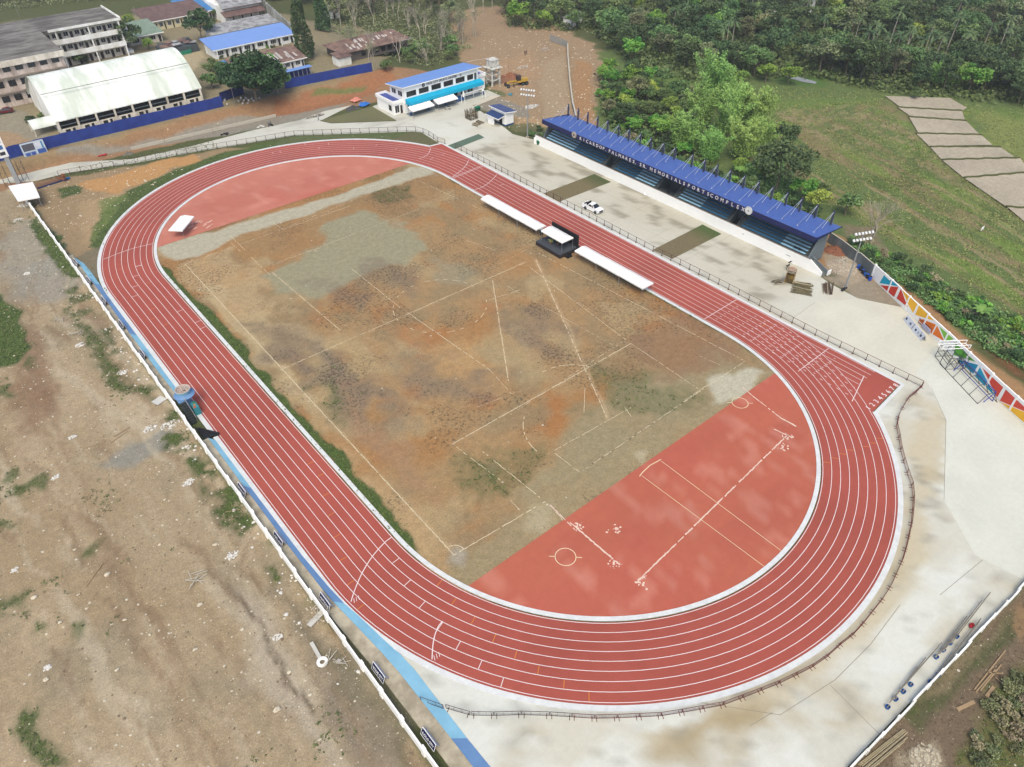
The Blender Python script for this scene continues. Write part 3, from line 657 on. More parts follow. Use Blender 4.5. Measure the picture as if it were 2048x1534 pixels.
# outer kerb: from the near chute clockwise round both bends to the far chute, then along the home straight
t0 = math.asin((-72.5+LH)/(R8+.62)); ro = R8+.66
p = [(ro*math.cos(t), -LH+ro*math.sin(t)) for t in np.linspace(t0, -math.pi, 70)]+[(-ro, v) for v in np.linspace(-LH+4, LH-4, 20)]
p += [(ro*math.cos(t), LH+ro*math.sin(t)) for t in np.linspace(math.pi, math.acos(43.2/ro), 60)]
wob = [(a, b) for a, b in p]
kb.curb(wob, .72, -.02, .07)
kb.curb([(43.0, 62.1), (47.1, 61.5)], .55, -.02, .07)
kb.curb([(47.05, 61.7), (47.05, -72.2)], .62, -.02, .065)
kb.curb([(47.3, -72.0), (37.0, -72.75)], .55, -.02, .068)
struct(kb.build('outer_kerb', MK))
# lines
lb = MB(); ZL = ZT+.012; LNW = .085
for k in range(0, 9):
    r = R0+k*LW
    lb.ribbon(stadium(r), LNW, ZL, closed=True)
# sprint chute lanes (straight on), near end
for k in range(1, 9):
    xk = R0+k*LW; rr = R0+k*LW
    yend = -LH-math.sqrt(max(0, (R8)**2-xk**2)) if xk < R8 else -LH
    a = (xk, yend-.2 if k < 8 else -LH); b = (xk-.05*0, -68.4+.25*(k-4)*0)
    yy = -67.2-(.9 if k < 4 else 0)*0
    if k == 8: lb.ribbon([(xk, -LH), (xk, -67.2)], LNW, ZL+.004)
    elif a[1] > -67: lb.ribbon([a, (xk, -67.2)], LNW, ZL+.004)
# dashed continuation through the bend
for k in range(1, 8):
    xk = R0+k*LW
    v = -LH-1
    yend = -LH-math.sqrt(max(0, R8**2-xk**2))
    while v > max(yend, -67):
        lb.ribbon([(xk, v), (xk, v-.55)], .10, ZL+.004); v -= 1.6
for k, off in ((2, .6), (4, .6), (6, .6), (1, .6), (3, .6), (5, .6)):
    xk = R0+k*LW+off; v = -LH+4
    while v > -62:
        lb.ribbon([(xk, v), (xk, v-.35)], .10, ZL+.005); v -= 2.1
def pxl(pts, wd=.11, dz=.006, mb=None): (mb or lb).ribbon([tuple(v) for v in PX(pts)], wd, ZL+dz)
pxl([(1728, 752), (1700, 779), (1701, 805)][:1]+[(1704, 803)], .12)
lb.ribbon([(46.5, -38.1), (36.6, -38.2)], .12, ZL+.007)
pxl([(1657, 697), (1596, 743)], .11)
def arcpx(pts, wd=.12):
    # smooth curve through the pixel points, on the ground
    q = PX(pts); out = []
    n = len(q)
    for i in range(n-1):
        p0 = q[max(i-1, 0)]; p1 = q[i]; p2 = q[i+1]; p3 = q[min(i+2, n-1)]
        for j in range(6):
            t = j/6; out.append(.5*((2*p1)+(-p0+p2)*t+(2*p0-5*p1+4*p2-p3)*t*t+(-p0+3*p1-3*p2+p3)*t**3))
    out.append(q[-1]); lb.ribbon([tuple(v) for v in out], wd, ZL+.008)
arcpx([(702, 1204), (709, 1182), (724, 1147), (745, 1113), (769, 1086), (783, 1075)])
arcpx([(864, 1319), (866, 1290), (870, 1270), (877, 1253), (885, 1243)])
arcpx([(207, 519), (240, 506), (270, 496), (300, 489), (307, 487)])
arcpx([(937, 321), (932, 331), (920, 343), (910, 350), (905, 354)])
arcpx([(861, 297), (858, 306), (850, 313), (838, 318)])
arcpx([(994, 349), (986, 358), (972, 370), (958, 377), (946, 380)])
pxl([(905, 355), (963, 332)]); pxl([(908, 356), (966, 333)])
# lane stagger marks: white and orange, across a single lane
def tick(px, py, wd=.09, mb=None):
    v = P(px, py); s = 1 if v.y > LH else (-1 if v.y < -LH else 0)
    if s: dx, dy = v.x, v.y-s*LH; r = math.hypot(dx, dy)
    else: dx, dy, r = v.x, 0, abs(v.x)
    k = math.floor((r-R0)/LW); k = max(0, min(7, k)); ra, rb = R0+k*LW+.05, R0+(k+1)*LW-.05; ux, uy = dx/r, dy/r
    cy = s*LH if s else v.y
    (mb or lb).ribbon([(ux*ra, cy+uy*ra), (ux*rb, cy+uy*rb)], wd, ZL+.006)
for q in ((790, 1123), (816, 1165), (845, 1209), (877, 1257), (917, 1290), (961, 1328), (1005, 1363), (275, 533), (420, 527) if 0 else (276, 532), (365, 620), (272, 552), (270, 573), (268, 593), (405, 640), (408, 655), (888, 308), (1040, 0) if 0 else (862, 318), (1000, 371), (610, 289), (657, 287), (638, 297), (545, 305), (560, 303), (412, 337), (1000, 340) if 0 else (752, 292), (790, 300), (708, 296)): tick(*q)
ob = MB()
for q in ((627, 923), (640, 951), (653, 989), (664, 1028), (674, 1072), (688, 1117), (704, 1164), (724, 1212), (879, 1166), (908, 1203), (947, 1240), (989, 1275), (1032, 1308), (1077, 1339), (1128, 1366), (1178, 1392),
          (311, 616), (330, 650), (300, 640), (1653, 925), (1672, 917), (1690, 909), (1706, 901), (1728, 893), (1742, 886), (1760, 877), (300, 565), (235, 540), (640, 309), (1530, 650)): tick(*q, mb=ob)
struct(ob.build('orange_marks', mat('orange_line', RGB(230, 140, 60))))
# lane numbers by the start
base = P(1745, 812); tip = P(1790, 774)
for i in range(8):
    t = i/7; o = Vector((36.95+i*LW, -71.75, ZL+.01))
    M = frame(o, (1, 0, 0), (0, 1, 0), (0, 0, 1))
    put_text(lb, str(i+1), 1.25, M, .002)
# small numerals beside the bend starts
for (a, b) in ((709, 1206), (870, 1321)):
    v = P(a, b)
    for j in range(3): lb.ribbon([(v.x+j*.35, v.y), (v.x+j*.35+.25, v.y+.6)], .07, ZL+.006)
struct(lb.build('lane_lines', mat('line_paint', RGB(250, 236, 236), .6, nscale=3, namt=.05)))
# ------------------------------------------------------------------ chalk and field lines
MW = mat('chalk', RGB(232, 216, 182), .9, nscale=2.0, namt=.18)
fb = MB()
def broken(p, q, wd=.12, gap=.3, z=0.0, seg=.42, curve=None):
    gap *= .8; wd *= .8; p = Vector(p); q = Vector(q); L_ = (q-p).length; n = max(1, int(L_/seg)); d = (q-p)/n; nn = Vector((-d.y, d.x)).normalized()
    for i in range(n):
        if random.random() < gap: continue
        a = p+d*i; b = p+d*(i+1.05); j = nn*random.uniform(-.04, .04); w_ = wd*random.uniform(.6, 1.15)
        fb.ribbon([tuple(a+j), tuple(b+j)], w_, ZG)
ZG = .0
def bpx(a, b, wd=.13, gap=.15): 
    pa, pb = P(*a).to_2d(), P(*b).to_2d(); broken(pa, pb, wd, gap)
ZG = .008
bpx((370, 528), (908, 1110), .16, .03); bpx((908, 1110), (1540, 737) if 0 else (1090, 1003), .16, .08); bpx((1160, 945), (1490, 722), .12, .3)
bpx((1075, 505), (1490, 722), .13, .25); bpx((830, 358), (975, 425), .12, .5); bpx((370, 528), (560, 460), .1, .35); bpx((560, 460), (830, 350), .1, .5)
bpx((560, 740), (1050, 525), .14, .2)                                  # halfway line
bpx((545, 445), (566, 459), .1, .2); bpx((566, 459), (700, 412), .12, .1); bpx((500, 512), (535, 580) if 0 else (540, 550), .12, .3)
bpx((455, 480), (482, 504), .12, .2); bpx((462, 473), (490, 500), .12, .2)
bpx((500, 540), (660, 490), .1, .5); bpx((545, 530), (840, 417), .1, .25); bpx((545, 545), (680, 660), .14, .15)
bpx((700, 535), (800, 615), .14, .15); bpx((815, 625), (980, 740), .15, .15); bpx((980, 740), (1025, 790), .1, .5)
bpx((670, 1) if 0 else (620, 415), (900, 330), .08, .7); bpx((760, 370), (830, 420), .08, .5)
bpx((905, 888), (1262, 687), .16, .08); bpx((905, 888), (1000, 960), .12, .2); bpx((1262, 687), (1400, 780), .13, .2); bpx((965, 903), (1080, 995), .14, .2)
bpx((1105, 903), (1160, 945), .12, .15); bpx((1105, 903), (1262, 815), .12, .2); bpx((1160, 945), (1400, 782), .13, .15); bpx((1020, 830), (1250, 680), .1, .4)
bpx((1060, 535), (1252, 680), .12, .2); bpx((1010, 570), (1225, 690), .09, .4); bpx((985, 560), (1017, 762), .16, .15)
bpx((1020, 1000), (1080, 1050) if 0 else (1040, 1020), .1, .4); bpx((1100, 1010), (1130, 1045), .12, .3)
bpx((1250, 815), (1262, 833), .12, .1); bpx((940, 820), (1030, 785), .08, .5); bpx((1170, 775), (1168, 825), .12, .1); bpx((965, 545), (990, 600) if 0 else (1090, 480), .08, .7)
bpx((1150, 600), (1180, 620), .09, .4); bpx((930, 480), (990, 500), .1, .3); bpx((700, 705), (750, 690) if 0 else (760, 690), .08, .4)
bpx((978, 600), (1040, 580), .12, .2); bpx((1415, 770), (1370, 800), .12, .2); bpx((1400, 712), (1440, 730), .1, .4)
# broad diagonal trail of chalk
broken(P(1072, 520).to_2d(), P(1215, 838).to_2d(), .16, .45, seg=.5)
# centre circle, arcs
cc = P(880, 610).to_2d()
for i in range(64):
    if random.random() < .5: continue
    t = 2*math.pi*i/64; t2 = t+2*math.pi/64*.9; fb.ribbon([(cc.x+9.1*math.cos(t), cc.y+9.1*math.sin(t)), (cc.x+9.1*math.cos(t2), cc.y+9.1*math.sin(t2))], .12, ZG)
for c0, r, a0, a1 in ((P(1160, 850).to_2d(), 9.1, 1.9, 3.2), (P(1150, 790).to_2d(), 8, .4, 1.6), (P(908, 1110).to_2d(), 1.6, 0, 1.6)):
    for i in range(20):
        if random.random() < .25: continue
        t = a0+(a1-a0)*i/20; t2 = a0+(a1-a0)*(i+1)/20; fb.ribbon([(c0.x+r*math.cos(t), c0.y+r*math.sin(t)), (c0.x+r*math.cos(t2), c0.y+r*math.sin(t2))], .12, ZG)
fb.ribbon([tuple(v) for v in PX([(1158, 458), (1166, 462), (1170, 458), (1162, 454), (1158, 458)])], .1, ZG)
struct(fb.build('pitch_lines', MW))
# chalk on the rubber infill
fb = MB(); ZG = .036
bpx((1275, 1163), (1575, 870), .26, .12); bpx((1548, 858), (1575, 872), .3, .05); bpx((1480, 772), (1560, 835), .22, .2); bpx((1560, 835), (1592, 853), .35, .05)
bpx((1140, 1045), (1240, 1130), .3, .15); bpx((1100, 1010), (1150, 1060), .22, .2)
for a, b in ((1155, 1053), (1230, 1127), (1232, 1060), (1280, 1163), (1565, 895), (1575, 875)):
    v = P(a, b).to_2d()
    for i in range(22):
        g = Vector((random.gauss(0, .45), random.gauss(0, .45))); r = random.uniform(.05, .2)
        fb.add([(v.x+g.x+r*math.cos(t)*random.uniform(.6, 1.2), v.y+g.y+r*math.sin(t)*random.uniform(.6, 1.2), ZG+.0005*i) for t in (0, 1.05, 2.1, 3.14, 4.2, 5.2)], [(0, 1, 2, 3, 4, 5)])
for i in range(14):
    v = P(375+random.uniform(0, 45), 452+random.uniform(-8, 8)).to_2d(); fb.ribbon([tuple(v), (v.x+random.uniform(.5, 1.6), v.y+.5)], random.uniform(.1, .3), ZG+.001*i)
struct(fb.build('chalk_marks', mat('chalk_dust', RGB(244, 214, 196), .95, nscale=3, namt=.1)))
fb = MB()
# throwing circles, javelin runway
for (a, b), r in (((1131, 1114), 1.4), ((1480, 806), 1.3)):
    v = P(a, b); fb.ribbon(arc(v.x, v.y, r, 0, 2*math.pi, 32), .1, ZG+.004)
    for s in (-1, 1):
        d = Vector((math.cos(.75), -math.sin(.75)))*s
        fb.ribbon([(v.x+d.x*r, v.y+d.y*r), (v.x+d.x*(r+.8), v.y+d.y*(r+.8))], .1, ZG+.004)
for a, b, wd in (((1284, 952), (1532, 1136), .07), ((1322, 922), (1568, 1106), .07)): fb.ribbon([tuple(v) for v in PX([a, b])], wd, ZG+.004)
q = PX([(1279, 953), (1285, 945), (1300, 931), (1322, 919)]); fb.ribbon([tuple(v) for v in q], .13, ZG+.006)
struct(fb.build('throwing_marks', mat('pale_line', RGB(250, 230, 190))))
# ------------------------------------------------------------------ paints and plain materials
WH = mat('white_paint', RGB(246, 247, 246, .82), .7, nscale=.6, namt=.04)
WHD = mat('white_wall', RGB(244, 246, 246, .8), .8, nscale=.5, namt=.05, col2=RGB(214, 214, 206, .8), mixscale=.25, streak=(1, 1, .3))
CANV = mat('white_canvas', RGB(252, 252, 252, .70), .55, spec=.3, nscale=1.2, namt=.03)
GREY = mat('grey_cement', RGB(122, 134, 140), .85, nscale=.8, namt=.12)
DGREY = mat('dark_cement', RGB(84, 92, 96), .9, nscale=.8, namt=.15)
NAVY = mat('navy', RGB(28, 34, 84), .5, nscale=1, namt=.06)
BLACK = mat('black', RGB(30, 31, 34), .6)
RUSTP = mat('brown_steel', RGB(104, 72, 64), .6, nscale=3, namt=.15)
DSTEEL = mat('dark_steel', RGB(72, 76, 78), .55, nscale=3, namt=.1)
STEEL = mat('pale_steel', RGB(170, 174, 176), .4, spec=.5, metal=.3, nscale=2, namt=.06)
ZB = mat('sky_blue_paint', RGB(150, 208, 236), .75, nscale=.7, namt=.05, col2=RGB(138, 196, 226), mixscale=.3)
MBL = mat('mid_blue_paint', RGB(118, 158, 206), .75, nscale=.7, namt=.06, col2=RGB(108, 148, 198), mixscale=.3)
TANC = mat('tan_cement', RGB(206, 196, 172), .9, nscale=.6, namt=.1, col2=RGB(170, 160, 138), mixscale=.35)
WOOD = mat('raw_wood', RGB(176, 150, 116), .85, nscale=3, namt=.15, streak=(8, 1, 1))
BAMB = mat('dry_bamboo', RGB(176, 164, 132), .8, nscale=2, namt=.2)
TYRE = mat('tyre', RGB(36, 36, 38), .9)
GLASS = mat('dark_glass', RGB(38, 44, 50), .18, spec=.6, nscale=.8, namt=.25)
# ------------------------------------------------------------------ left boundary wall
t = thing('boundary_wall', 'long white painted wall with stepped pilasters beside the earth lot', 'wall', (-49.5, -6, 0))
m = MB()
ys = np.arange(98.0, -108, -4.2)-(-6)
for i in range(len(ys)-1):
    a, b = ys[i], ys[i+1]; h = 1.5+.12*((i*7) % 3)/2; jx = .04*((i*5) % 3-1)
    m.box(-.12+jx, b+.3, -.25, .08+jx, a-.3, h)
m.build('panel', WH, t)
for i in range(len(ys)):
    p = MB(); p.box(-.24, ys[i]-.3, -.3, .16, ys[i]+.3, 1.72); p.build('pilaster', WH, t)
# seating ledge and painted slope between the wall and the track, in two runs either side of the gate tower
def seat_run(rows, zt, name):
    """rows: (y, x_left, x_mid, x_right) going towards the camera"""
    a = MB(); L_ = [Vector((r[1], r[0], 0)) for r in rows]; Mm = [Vector((r[2], r[0], 0)) for r in rows]; Rr = [Vector((r[3], r[0]-1.0, 0)) for r in rows]
    r = thing('seating_ledge', name[0], 'bench', (rows[0][2], rows[0][0], 0)); o = r.location
    for i in range(len(rows)-1):
        f = lambda v, z: (v.x-o.x, v.y-o.y, z)
        a.hexa([f(L_[i], -.1), f(Mm[i], -.1), f(Mm[i+1], -.1), f(L_[i+1], -.1)], [f(L_[i], zt), f(Mm[i], zt), f(Mm[i+1], zt), f(L_[i+1], zt)])
    a.build('top_slab', TANC, r)
    # slope panels alternate
    segs = name[1]; 
    for (ya, yb, mt) in segs:
        b = MB(); n = max(2, int(abs(ya-yb)/3)); pts = np.linspace(ya, yb, n+1); R_ = [q[0] for q in rows][::-1]
        def ip(col, yv): return float(np.interp(yv, R_, [q[col] for q in rows][::-1]))
        for j in range(n):
            y0, y1 = pts[j], pts[j+1]
            q = [(ip(2, y0)+.01-o.x, y0-o.y, zt+.012), (ip(2, y1)+.01-o.x, y1-o.y, zt+.012), (ip(3, y1)-o.x, y1-1-o.y, .05), (ip(3, y0)-o.x, y0-1-o.y, .05)]
            b.quad(*q); 
        b.build('painted_slope', mt, r)
    return r
seat_run([(64.5, -49.2, -48.3, -48.2), (60, -49.2, -48.4, -47.3), (42.5, -49.2, -48.3, -47.45), (28, -49.2, -48.4, -47.5), (14.5, -49.2, -48.35, -47.5), (4.0, -49.2, -48.2, -47.5)], .30,
         ('cement ledge and blue painted slope by the wall, beyond the round gate tower', [(64.5, 50, ZB), (50, 27.5, MBL), (27.5, 4.0, ZB)]))
seat_run([(-8.5, -49.2, -48.2, -47.4), (-21, -49.2, -48.2, -47.4), (-37, -49.2, -48.1, -47.35), (-46, -49.1, -47.9, -46.9), (-50, -49.0, -47.5, -46.2), (-59, -48.5, -46.6, -44.9), (-70, -48.3, -46.4, -45.0), (-86, -48.2, -46.3, -44.6), (-100, -48.1, -46.2, -44.4)], .30,
         ('long cement ledge and blue painted slope by the wall, nearer than the round gate tower', [(-8.5, -21.5, ZB), (-21.5, -47.2, MBL), (-47.2, -70.6, ZB), (-70.6, -100, MBL)]))
# ------------------------------------------------------------------ A-frame name boards on the ledge
def aboard(y, x, txt, label, ln=2.5, first=False):
    t = thing('name_board', label, 'sign', (x, y, .31), 0, 'name boards on the ledge along the wall')
    top = 1.05; sp = .42
    for s, nm in ((-1, 'front_panel'), (1, 'back_panel')):
        b = MB(); b.hexa([(s*sp, -ln/2, 0), (s*(sp-.04), -ln/2, 0), (s*(sp-.04), ln/2, 0), (s*sp, ln/2, 0)], [(s*.05, -ln/2, top), (s*.01, -ln/2, top), (s*.01, ln/2, top), (s*.05, ln/2, top)]); p = b.build(nm, NAVY if s < 0 else mat('board_back', RGB(206, 210, 222)), t)
        if s < 0:
            nrm = Vector((-top, 0, sp-.05)).normalized(); up = Vector((sp-.05, 0, top)).normalized(); ax = Vector((0, -1, 0))
            Mx = frame(Vector((-sp, ln/2-.2, 0))+up*.34+nrm*.02, ax, up, nrm); tx = MB(); put_text(tx, txt, .52, Mx, .008, fit=ln-.4); tx.build('lettering', WH, p)
            e = MB()
            for q0, q1 in (((-sp, -ln/2, 0), (-.05, -ln/2, top)), ((-sp, ln/2, 0), (-.05, ln/2, top)), ((-.03, -ln/2, top+.01), (-.03, ln/2, top+.01)), ((-sp, -ln/2, .04), (-sp, ln/2, .04))): e.bar(q0, q1, .05, .05)
            e.build('white_frame', WH, t)
    return t
for y, x, tx, lb_ in ((59.5, -48.35, 'GUIMARAS', 'dark name board at the far tip of the blue ledge, farthest from the gate tower'),
                     (50.5, -48.35, 'NEGROS', 'second dark name board from the far tip of the blue ledge'), (41, -48.3, 'CAPIZ', 'third dark name board from the far tip of the blue ledge'),
                     (30.5, -48.3, 'ILOILO', 'fourth name board from the far tip, where dark blue slope turns pale again'), (19, -48.35, 'CADIZ', 'dark name board nearest the gate tower on its far side'),
                     (-22.6, -48.3, 'BACOLOD', 'first dark name board past the gate tower on the near side'), (-34.2, -48.25, 'AKLAN', 'name board reading AKLAN on the ledge'),
                     (-46.9, -48.15, 'ANTIQUE', 'name board reading ANTIQUE beside the collapsed frame outside the wall'), (-59.3, -48.0, 'ROXAS CITY', 'blue board reading ROXAS CITY on the ledge'),
                     (-69.3, -47.9, 'ILOILO CITY', 'name board nearest the camera reading ILOILO CITY')):
    aboard(y, x-.35, tx, lb_)
# ------------------------------------------------------------------ round gate tower
c0 = P(368, 787, 3.0); c0.z = 0
t = thing('gate_tower', 'round tower with a wide blue disc roof standing at the gap in the ledge', 'tower', c0)
b = MB(); b.lathe([(0.01, 0), (.75, 0), (.75, 3.3), (.01, 3.3)], 20); b.build('shaft', MBL, t)
b = MB(); b.lathe([(.6, 2.9), (1.62, 2.82), (1.66, 2.92), (.95, 3.3), (.4, 3.35)], 32); b.build('disc_roof', MBL, t)
b = MB(); b.lathe([(.8, 3.2), (1.05, 3.3), (1.2, 3.85), (1.24, 3.96), (1.08, 3.96), (1.0, 3.75), (.01, 3.73)], 28); tp = b.build('crown_basin', ZB, t)
b = MB(); b.lathe([(1.0, 3.76), (1.08, 3.975), (1.22, 3.975)], 24)
for i in range(26):
    a = random.uniform(0, 6.28); r = random.uniform(.1, .85); b.blob((r*math.cos(a), r*math.sin(a), 3.8), .14, .12, .09, i, .5, n=5, m=4)
b.build('rim', mat('unfinished_plaster', RGB(206, 188, 174), .9, nscale=3, namt=.2), tp)
b = MB(); b.lathe([(.01, 3.755), (.99, 3.755)], 24); b.build('floor', mat('dirty_plaster', RGB(176, 164, 158), .9, nscale=3, namt=.3), tp)
b = MB(); b.lathe([(.01, 3.77), (.2, 3.77), (.2, 3.82), (.01, 3.82)], 10, (.15, -.3)); b.build('hatch', BLACK, tp)
b = MB(); b.hexa([(-1.5, .2, 2.6), (-.6, .2, 2.6), (-.4, -1.5, 2.6), (-1.5, -1.5, 2.6)], [(-1.5, .2, 2.75), (-.6, .2, 2.75), (-.4, -1.5, 2.75), (-1.5, -1.5, 2.75)]); b.build('landing', MBL, t)
b = MB()
for i in range(9): b.box(-1.4, -1.6-.32*i-.32, 0, -.5, -1.6-.32*i, 2.6-.28*i)
b.build('stair', mat('stair_dark', RGB(52, 58, 58), .9, nscale=1, namt=.1), t)
b = MB(); b.bar((-.5, -1.5, 3.4), (-.3, -4.3, 1.0), .07, .07); b.bar((-.5, -1.5, 2.6), (-.5, -1.5, 3.4), .06, .06); b.bar((-.3, -4.3, 0), (-.3, -4.3, 1.0), .06, .06); b.build('handrail', STEEL, t)
b = MB(); b.box(.05, -2.9, .0, .95, -1.0, 1.6); pl = b.build('plinth', mat('teal', RGB(60, 150, 160)), t)
for i, (cc, q) in enumerate((((200, 92, 50), (.98, -2.5, .5, 1.0, -1.9, 1.2)), ((206, 140, 60), (.98, -2.9, .3, 1.0, -2.5, .8)), ((70, 130, 70), (.98, -1.7, .7, 1.0, -1.2, 1.4)))):
    b = MB(); b.box(*q); b.build('painted_motif', mat('motif%d' % i, RGB(*cc)), pl)
    b = MB(); b.box(q[1]*0+.15+.2*i, -2.8+.6*i, 1.603, .55+.15*i, -2.4+.6*i, 1.62); b.build('painted_motif', mat('motif%d' % i, RGB(*cc)), pl)
t = thing('gate_ramp', 'dark low ramp with slanting kerbs at the foot of the gate tower', 'ramp', (-47.6, -6.4, 0))
b = MB(); b.prism([(-1.2, -2.0), (1.1, -2.4), (.9, -1.6), (-.8, .8), (-1.2, 1.6)], 0, .34); b.build('deck', BLACK, t)
b = MB(); b.bar((-.9, .9, .42), (1.1, -2.2, .42), .18, .16); b.bar((-1.1, -.6, .42), (.3, -1.2, .42), .06, .05); b.build('kerb_rail', mat('violet_black', RGB(52, 44, 54)), t)
# ------------------------------------------------------------------ railing fences
def fence(name, label, pts, h=1.35, sp=2.45, mt=RUSTP, base=True, mesh_c=(150, 120, 110)):
    pts = [Vector((p.x, p.y, 0)) for p in pts]
    t = thing(name, label, 'fence', pts[0]); o = pts[0]
    top = MB(); bot = MB(); seglen = [0]
    for a, b in zip(pts[:-1], pts[1:]): seglen.append(seglen[-1]+(b-a).length)
    def at(s):
        for i in range(len(pts)-1):
            if s <= seglen[i+1] or i == len(pts)-2:
                return pts[i].lerp(pts[i+1], (s-seglen[i])/(seglen[i+1]-seglen[i]))
    n = max(2, round(seglen[-1]/sp)); ps = [at(seglen[-1]*i/n)-o for i in range(n+1)]
    wire = MB()
    for a, b in zip(ps[:-1], ps[1:]):
        top.bar(a+Vector((0, 0, h)), b+Vector((0, 0, h)), .055, .055); bot.bar(a+Vector((0, 0, .18)), b+Vector((0, 0, .18)), .05, .05)
        L_ = (b-a).length; k = int(L_/.3)
        for j in range(1, k): q = a.lerp(b, j/k); wire.bar(q+Vector((0, 0, .2)), q+Vector((0, 0, h)), .009, .009)
        for zz_ in (.5, .8, 1.1): wire.bar(a+Vector((0, 0, zz_)), b+Vector((0, 0, zz_)), .009, .009)
    top.build('top_rail', mt, t); bot.build('bottom_rail', mt, t); wire.build('wire_mesh', mat('wire', RGB(*mesh_c), .6), t)
    for p in ps:
        m = MB(); m.bar(p, p+Vector((0, 0, h)), .09, .09); m.box(p.x-.13, p.y-.13, 0, p.x+.13, p.y+.13, .12); m.build('post', mt, t)
    return t
DB = mat('dark_brown_steel', RGB(86, 66, 62), .6, nscale=3, namt=.1)
fence('track_railing', 'brown steel railing along the forecourt side of the home straight', [P(912, 296), P(1100, 394), P(1300, 500), P(1435, 568), P(1640, 676), P(1842, 774)])
fence('track_railing', 'dark steel railing curving along the concrete path beyond the far bend', [P(118, 352), P(270, 325), P(400, 302), P(475, 290), P(588, 271), P(650, 268.5), P(825, 262), P(843, 264.5), P(862, 273), P(878, 285.5), P(890, 288)], mt=DB, sp=2.6, mesh_c=(190, 184, 170))
# ------------------------------------------------------------------ loose crowd barriers round the near bend
def barrier(a, b, label, bars, mt, lean=0.0):
    a = Vector((a.x, a.y, 0)); b = Vector((b.x, b.y, 0)); L_ = (b-a).length; rz = math.atan2(b.y-a.y, b.x-a.x)
    t = thing('crowd_barrier', label, 'barrier', (a+b)/2, rz, 'crowd barriers round the near bend'); h = 1.05; l = L_/2-.04
    f = MB()
    for z in (.22, h): f.bar((-l, 0, z), (l, 0, z), .05, .05)
    for s in (-l, l): f.bar((s, 0, .2), (s, 0, h), .05, .05)
    f.build('frame', mt, t)
    i_ = MB(); k = int(L_/.16) if bars else 3
    for j in range(1, k): q = -l+2*l*j/k; i_.bar((q, 0, .22), (q, 0, h), .022, .022)
    if not bars: i_.bar((-l, 0, .6), (l, 0, .6), .015, .015)
    i_.build('infill_bars', mt, t)
    for s in (-l*.82, l*.82):
        g = MB(); g.bar((s, -.32, .03), (s, .32, .03), .07, .05); g.bar((s, 0, .03), (s, 0, .22), .05, .05); g.build('foot', mt, t)
    return t
BJ = [(1844, 774), (1830.4, 787.7), (1815, 799.8), (1804.9, 817), (1794.7, 836.6), (1791.5, 855.4), (1796.3, 877.7), (1799.9, 901), (1805.6, 923.5), (1813, 947.7), (1822, 973), (1824.6, 998.6), (1823.3, 1023), (1820.7, 1048.6), (1815.5, 1073.9), (1809.5, 1099.7), (1802, 1125.6), (1790.5, 1150.8), (1779, 1176.4), (1763.4, 1201.2), (1744.6, 1224.6), (1726, 1248.6), (1704.7, 1272), (1678.6, 1292.4), (1653.8, 1315.2), (1624, 1335.8), (1591.5, 1352.2), (1556.6, 1369), (1520.9, 1383.2), (1483.9, 1397.5), (1445.3, 1411.7), (1404, 1419.6), (1362.9, 1426.7), (1321, 1433.4), (1277.4, 1435.5), (1233.4, 1437.5), (1188.6, 1438.4), (1143.8, 1435.5), (1099, 1432.6), (1042.7, 1431), (988, 1432.6), (943, 1432)]
RB = mat('red_brown_steel', RGB(120, 66, 58), .6, nscale=3, namt=.12)
ORD = ['first', 'second', 'third', 'fourth', 'fifth', 'sixth', 'seventh', 'eighth', 'ninth', 'tenth', 'eleventh', 'twelfth', 'thirteenth', 'fourteenth', 'fifteenth', 'sixteenth', 'seventeenth', 'eighteenth', 'nineteenth', 'twentieth', 'twenty-first', 'twenty-second', 'twenty-third', 'twenty-fourth', 'twenty-fifth', 'twenty-sixth', 'twenty-seventh', 'twenty-eighth', 'twenty-ninth', 'thirtieth', 'thirty-first', 'thirty-second', 'thirty-third', 'thirty-fourth', 'thirty-fifth', 'thirty-sixth', 'thirty-seventh', 'thirty-eighth', 'thirty-ninth', 'fortieth', 'forty-first']
NB = len(BJ)-1
for i in range(NB):
    dark = i >= NB-4
    lab = '%s barrier from the corner where the railing ends, %s' % (ORD[i], 'dark open frame' if dark else 'red-brown with close upright bars')
    if i == NB-1: lab = 'dark open barrier, third from the blue slope end of the row'
    barrier(P(*BJ[i]), P(*BJ[i+1]), lab, not dark, DB if dark else RB)
barrier(P(891.7, 1417.7), P(941, 1432), 'dark open barrier, second from the blue slope, slightly askew', False, DB)
barrier(P(840.8, 1402), P(887.7, 1419), 'dark open barrier at the very end of the row beside the blue slope', False, DB)
# ------------------------------------------------------------------ low white wall lower right, with dark stains inside
a, b = P(1706, 1534), P(2048, 1170); a = a+(a-b)*.1; b = b+(b-a)*.25
t = thing('low_wall', 'low white wall with stepped panels edging the concrete at lower right', 'wall', a, math.atan2(b.y-a.y, b.x-a.x)); L_ = (b-a).length
m = MB(); k = int(L_/3)
for i in range(k):
    j = .05*((i*3) % 4-1.5); m.box(i*3+.02, -.1+j, -.1, i*3+2.98, .1+j, .78+.05*((i*5) % 3))
m.build('panel', WHD, t)
for i in range(k+1): q = MB(); q.box(i*3-.15, -.16, -.2, i*3+.15, .16, .9); q.build('pilaster', WHD, t)
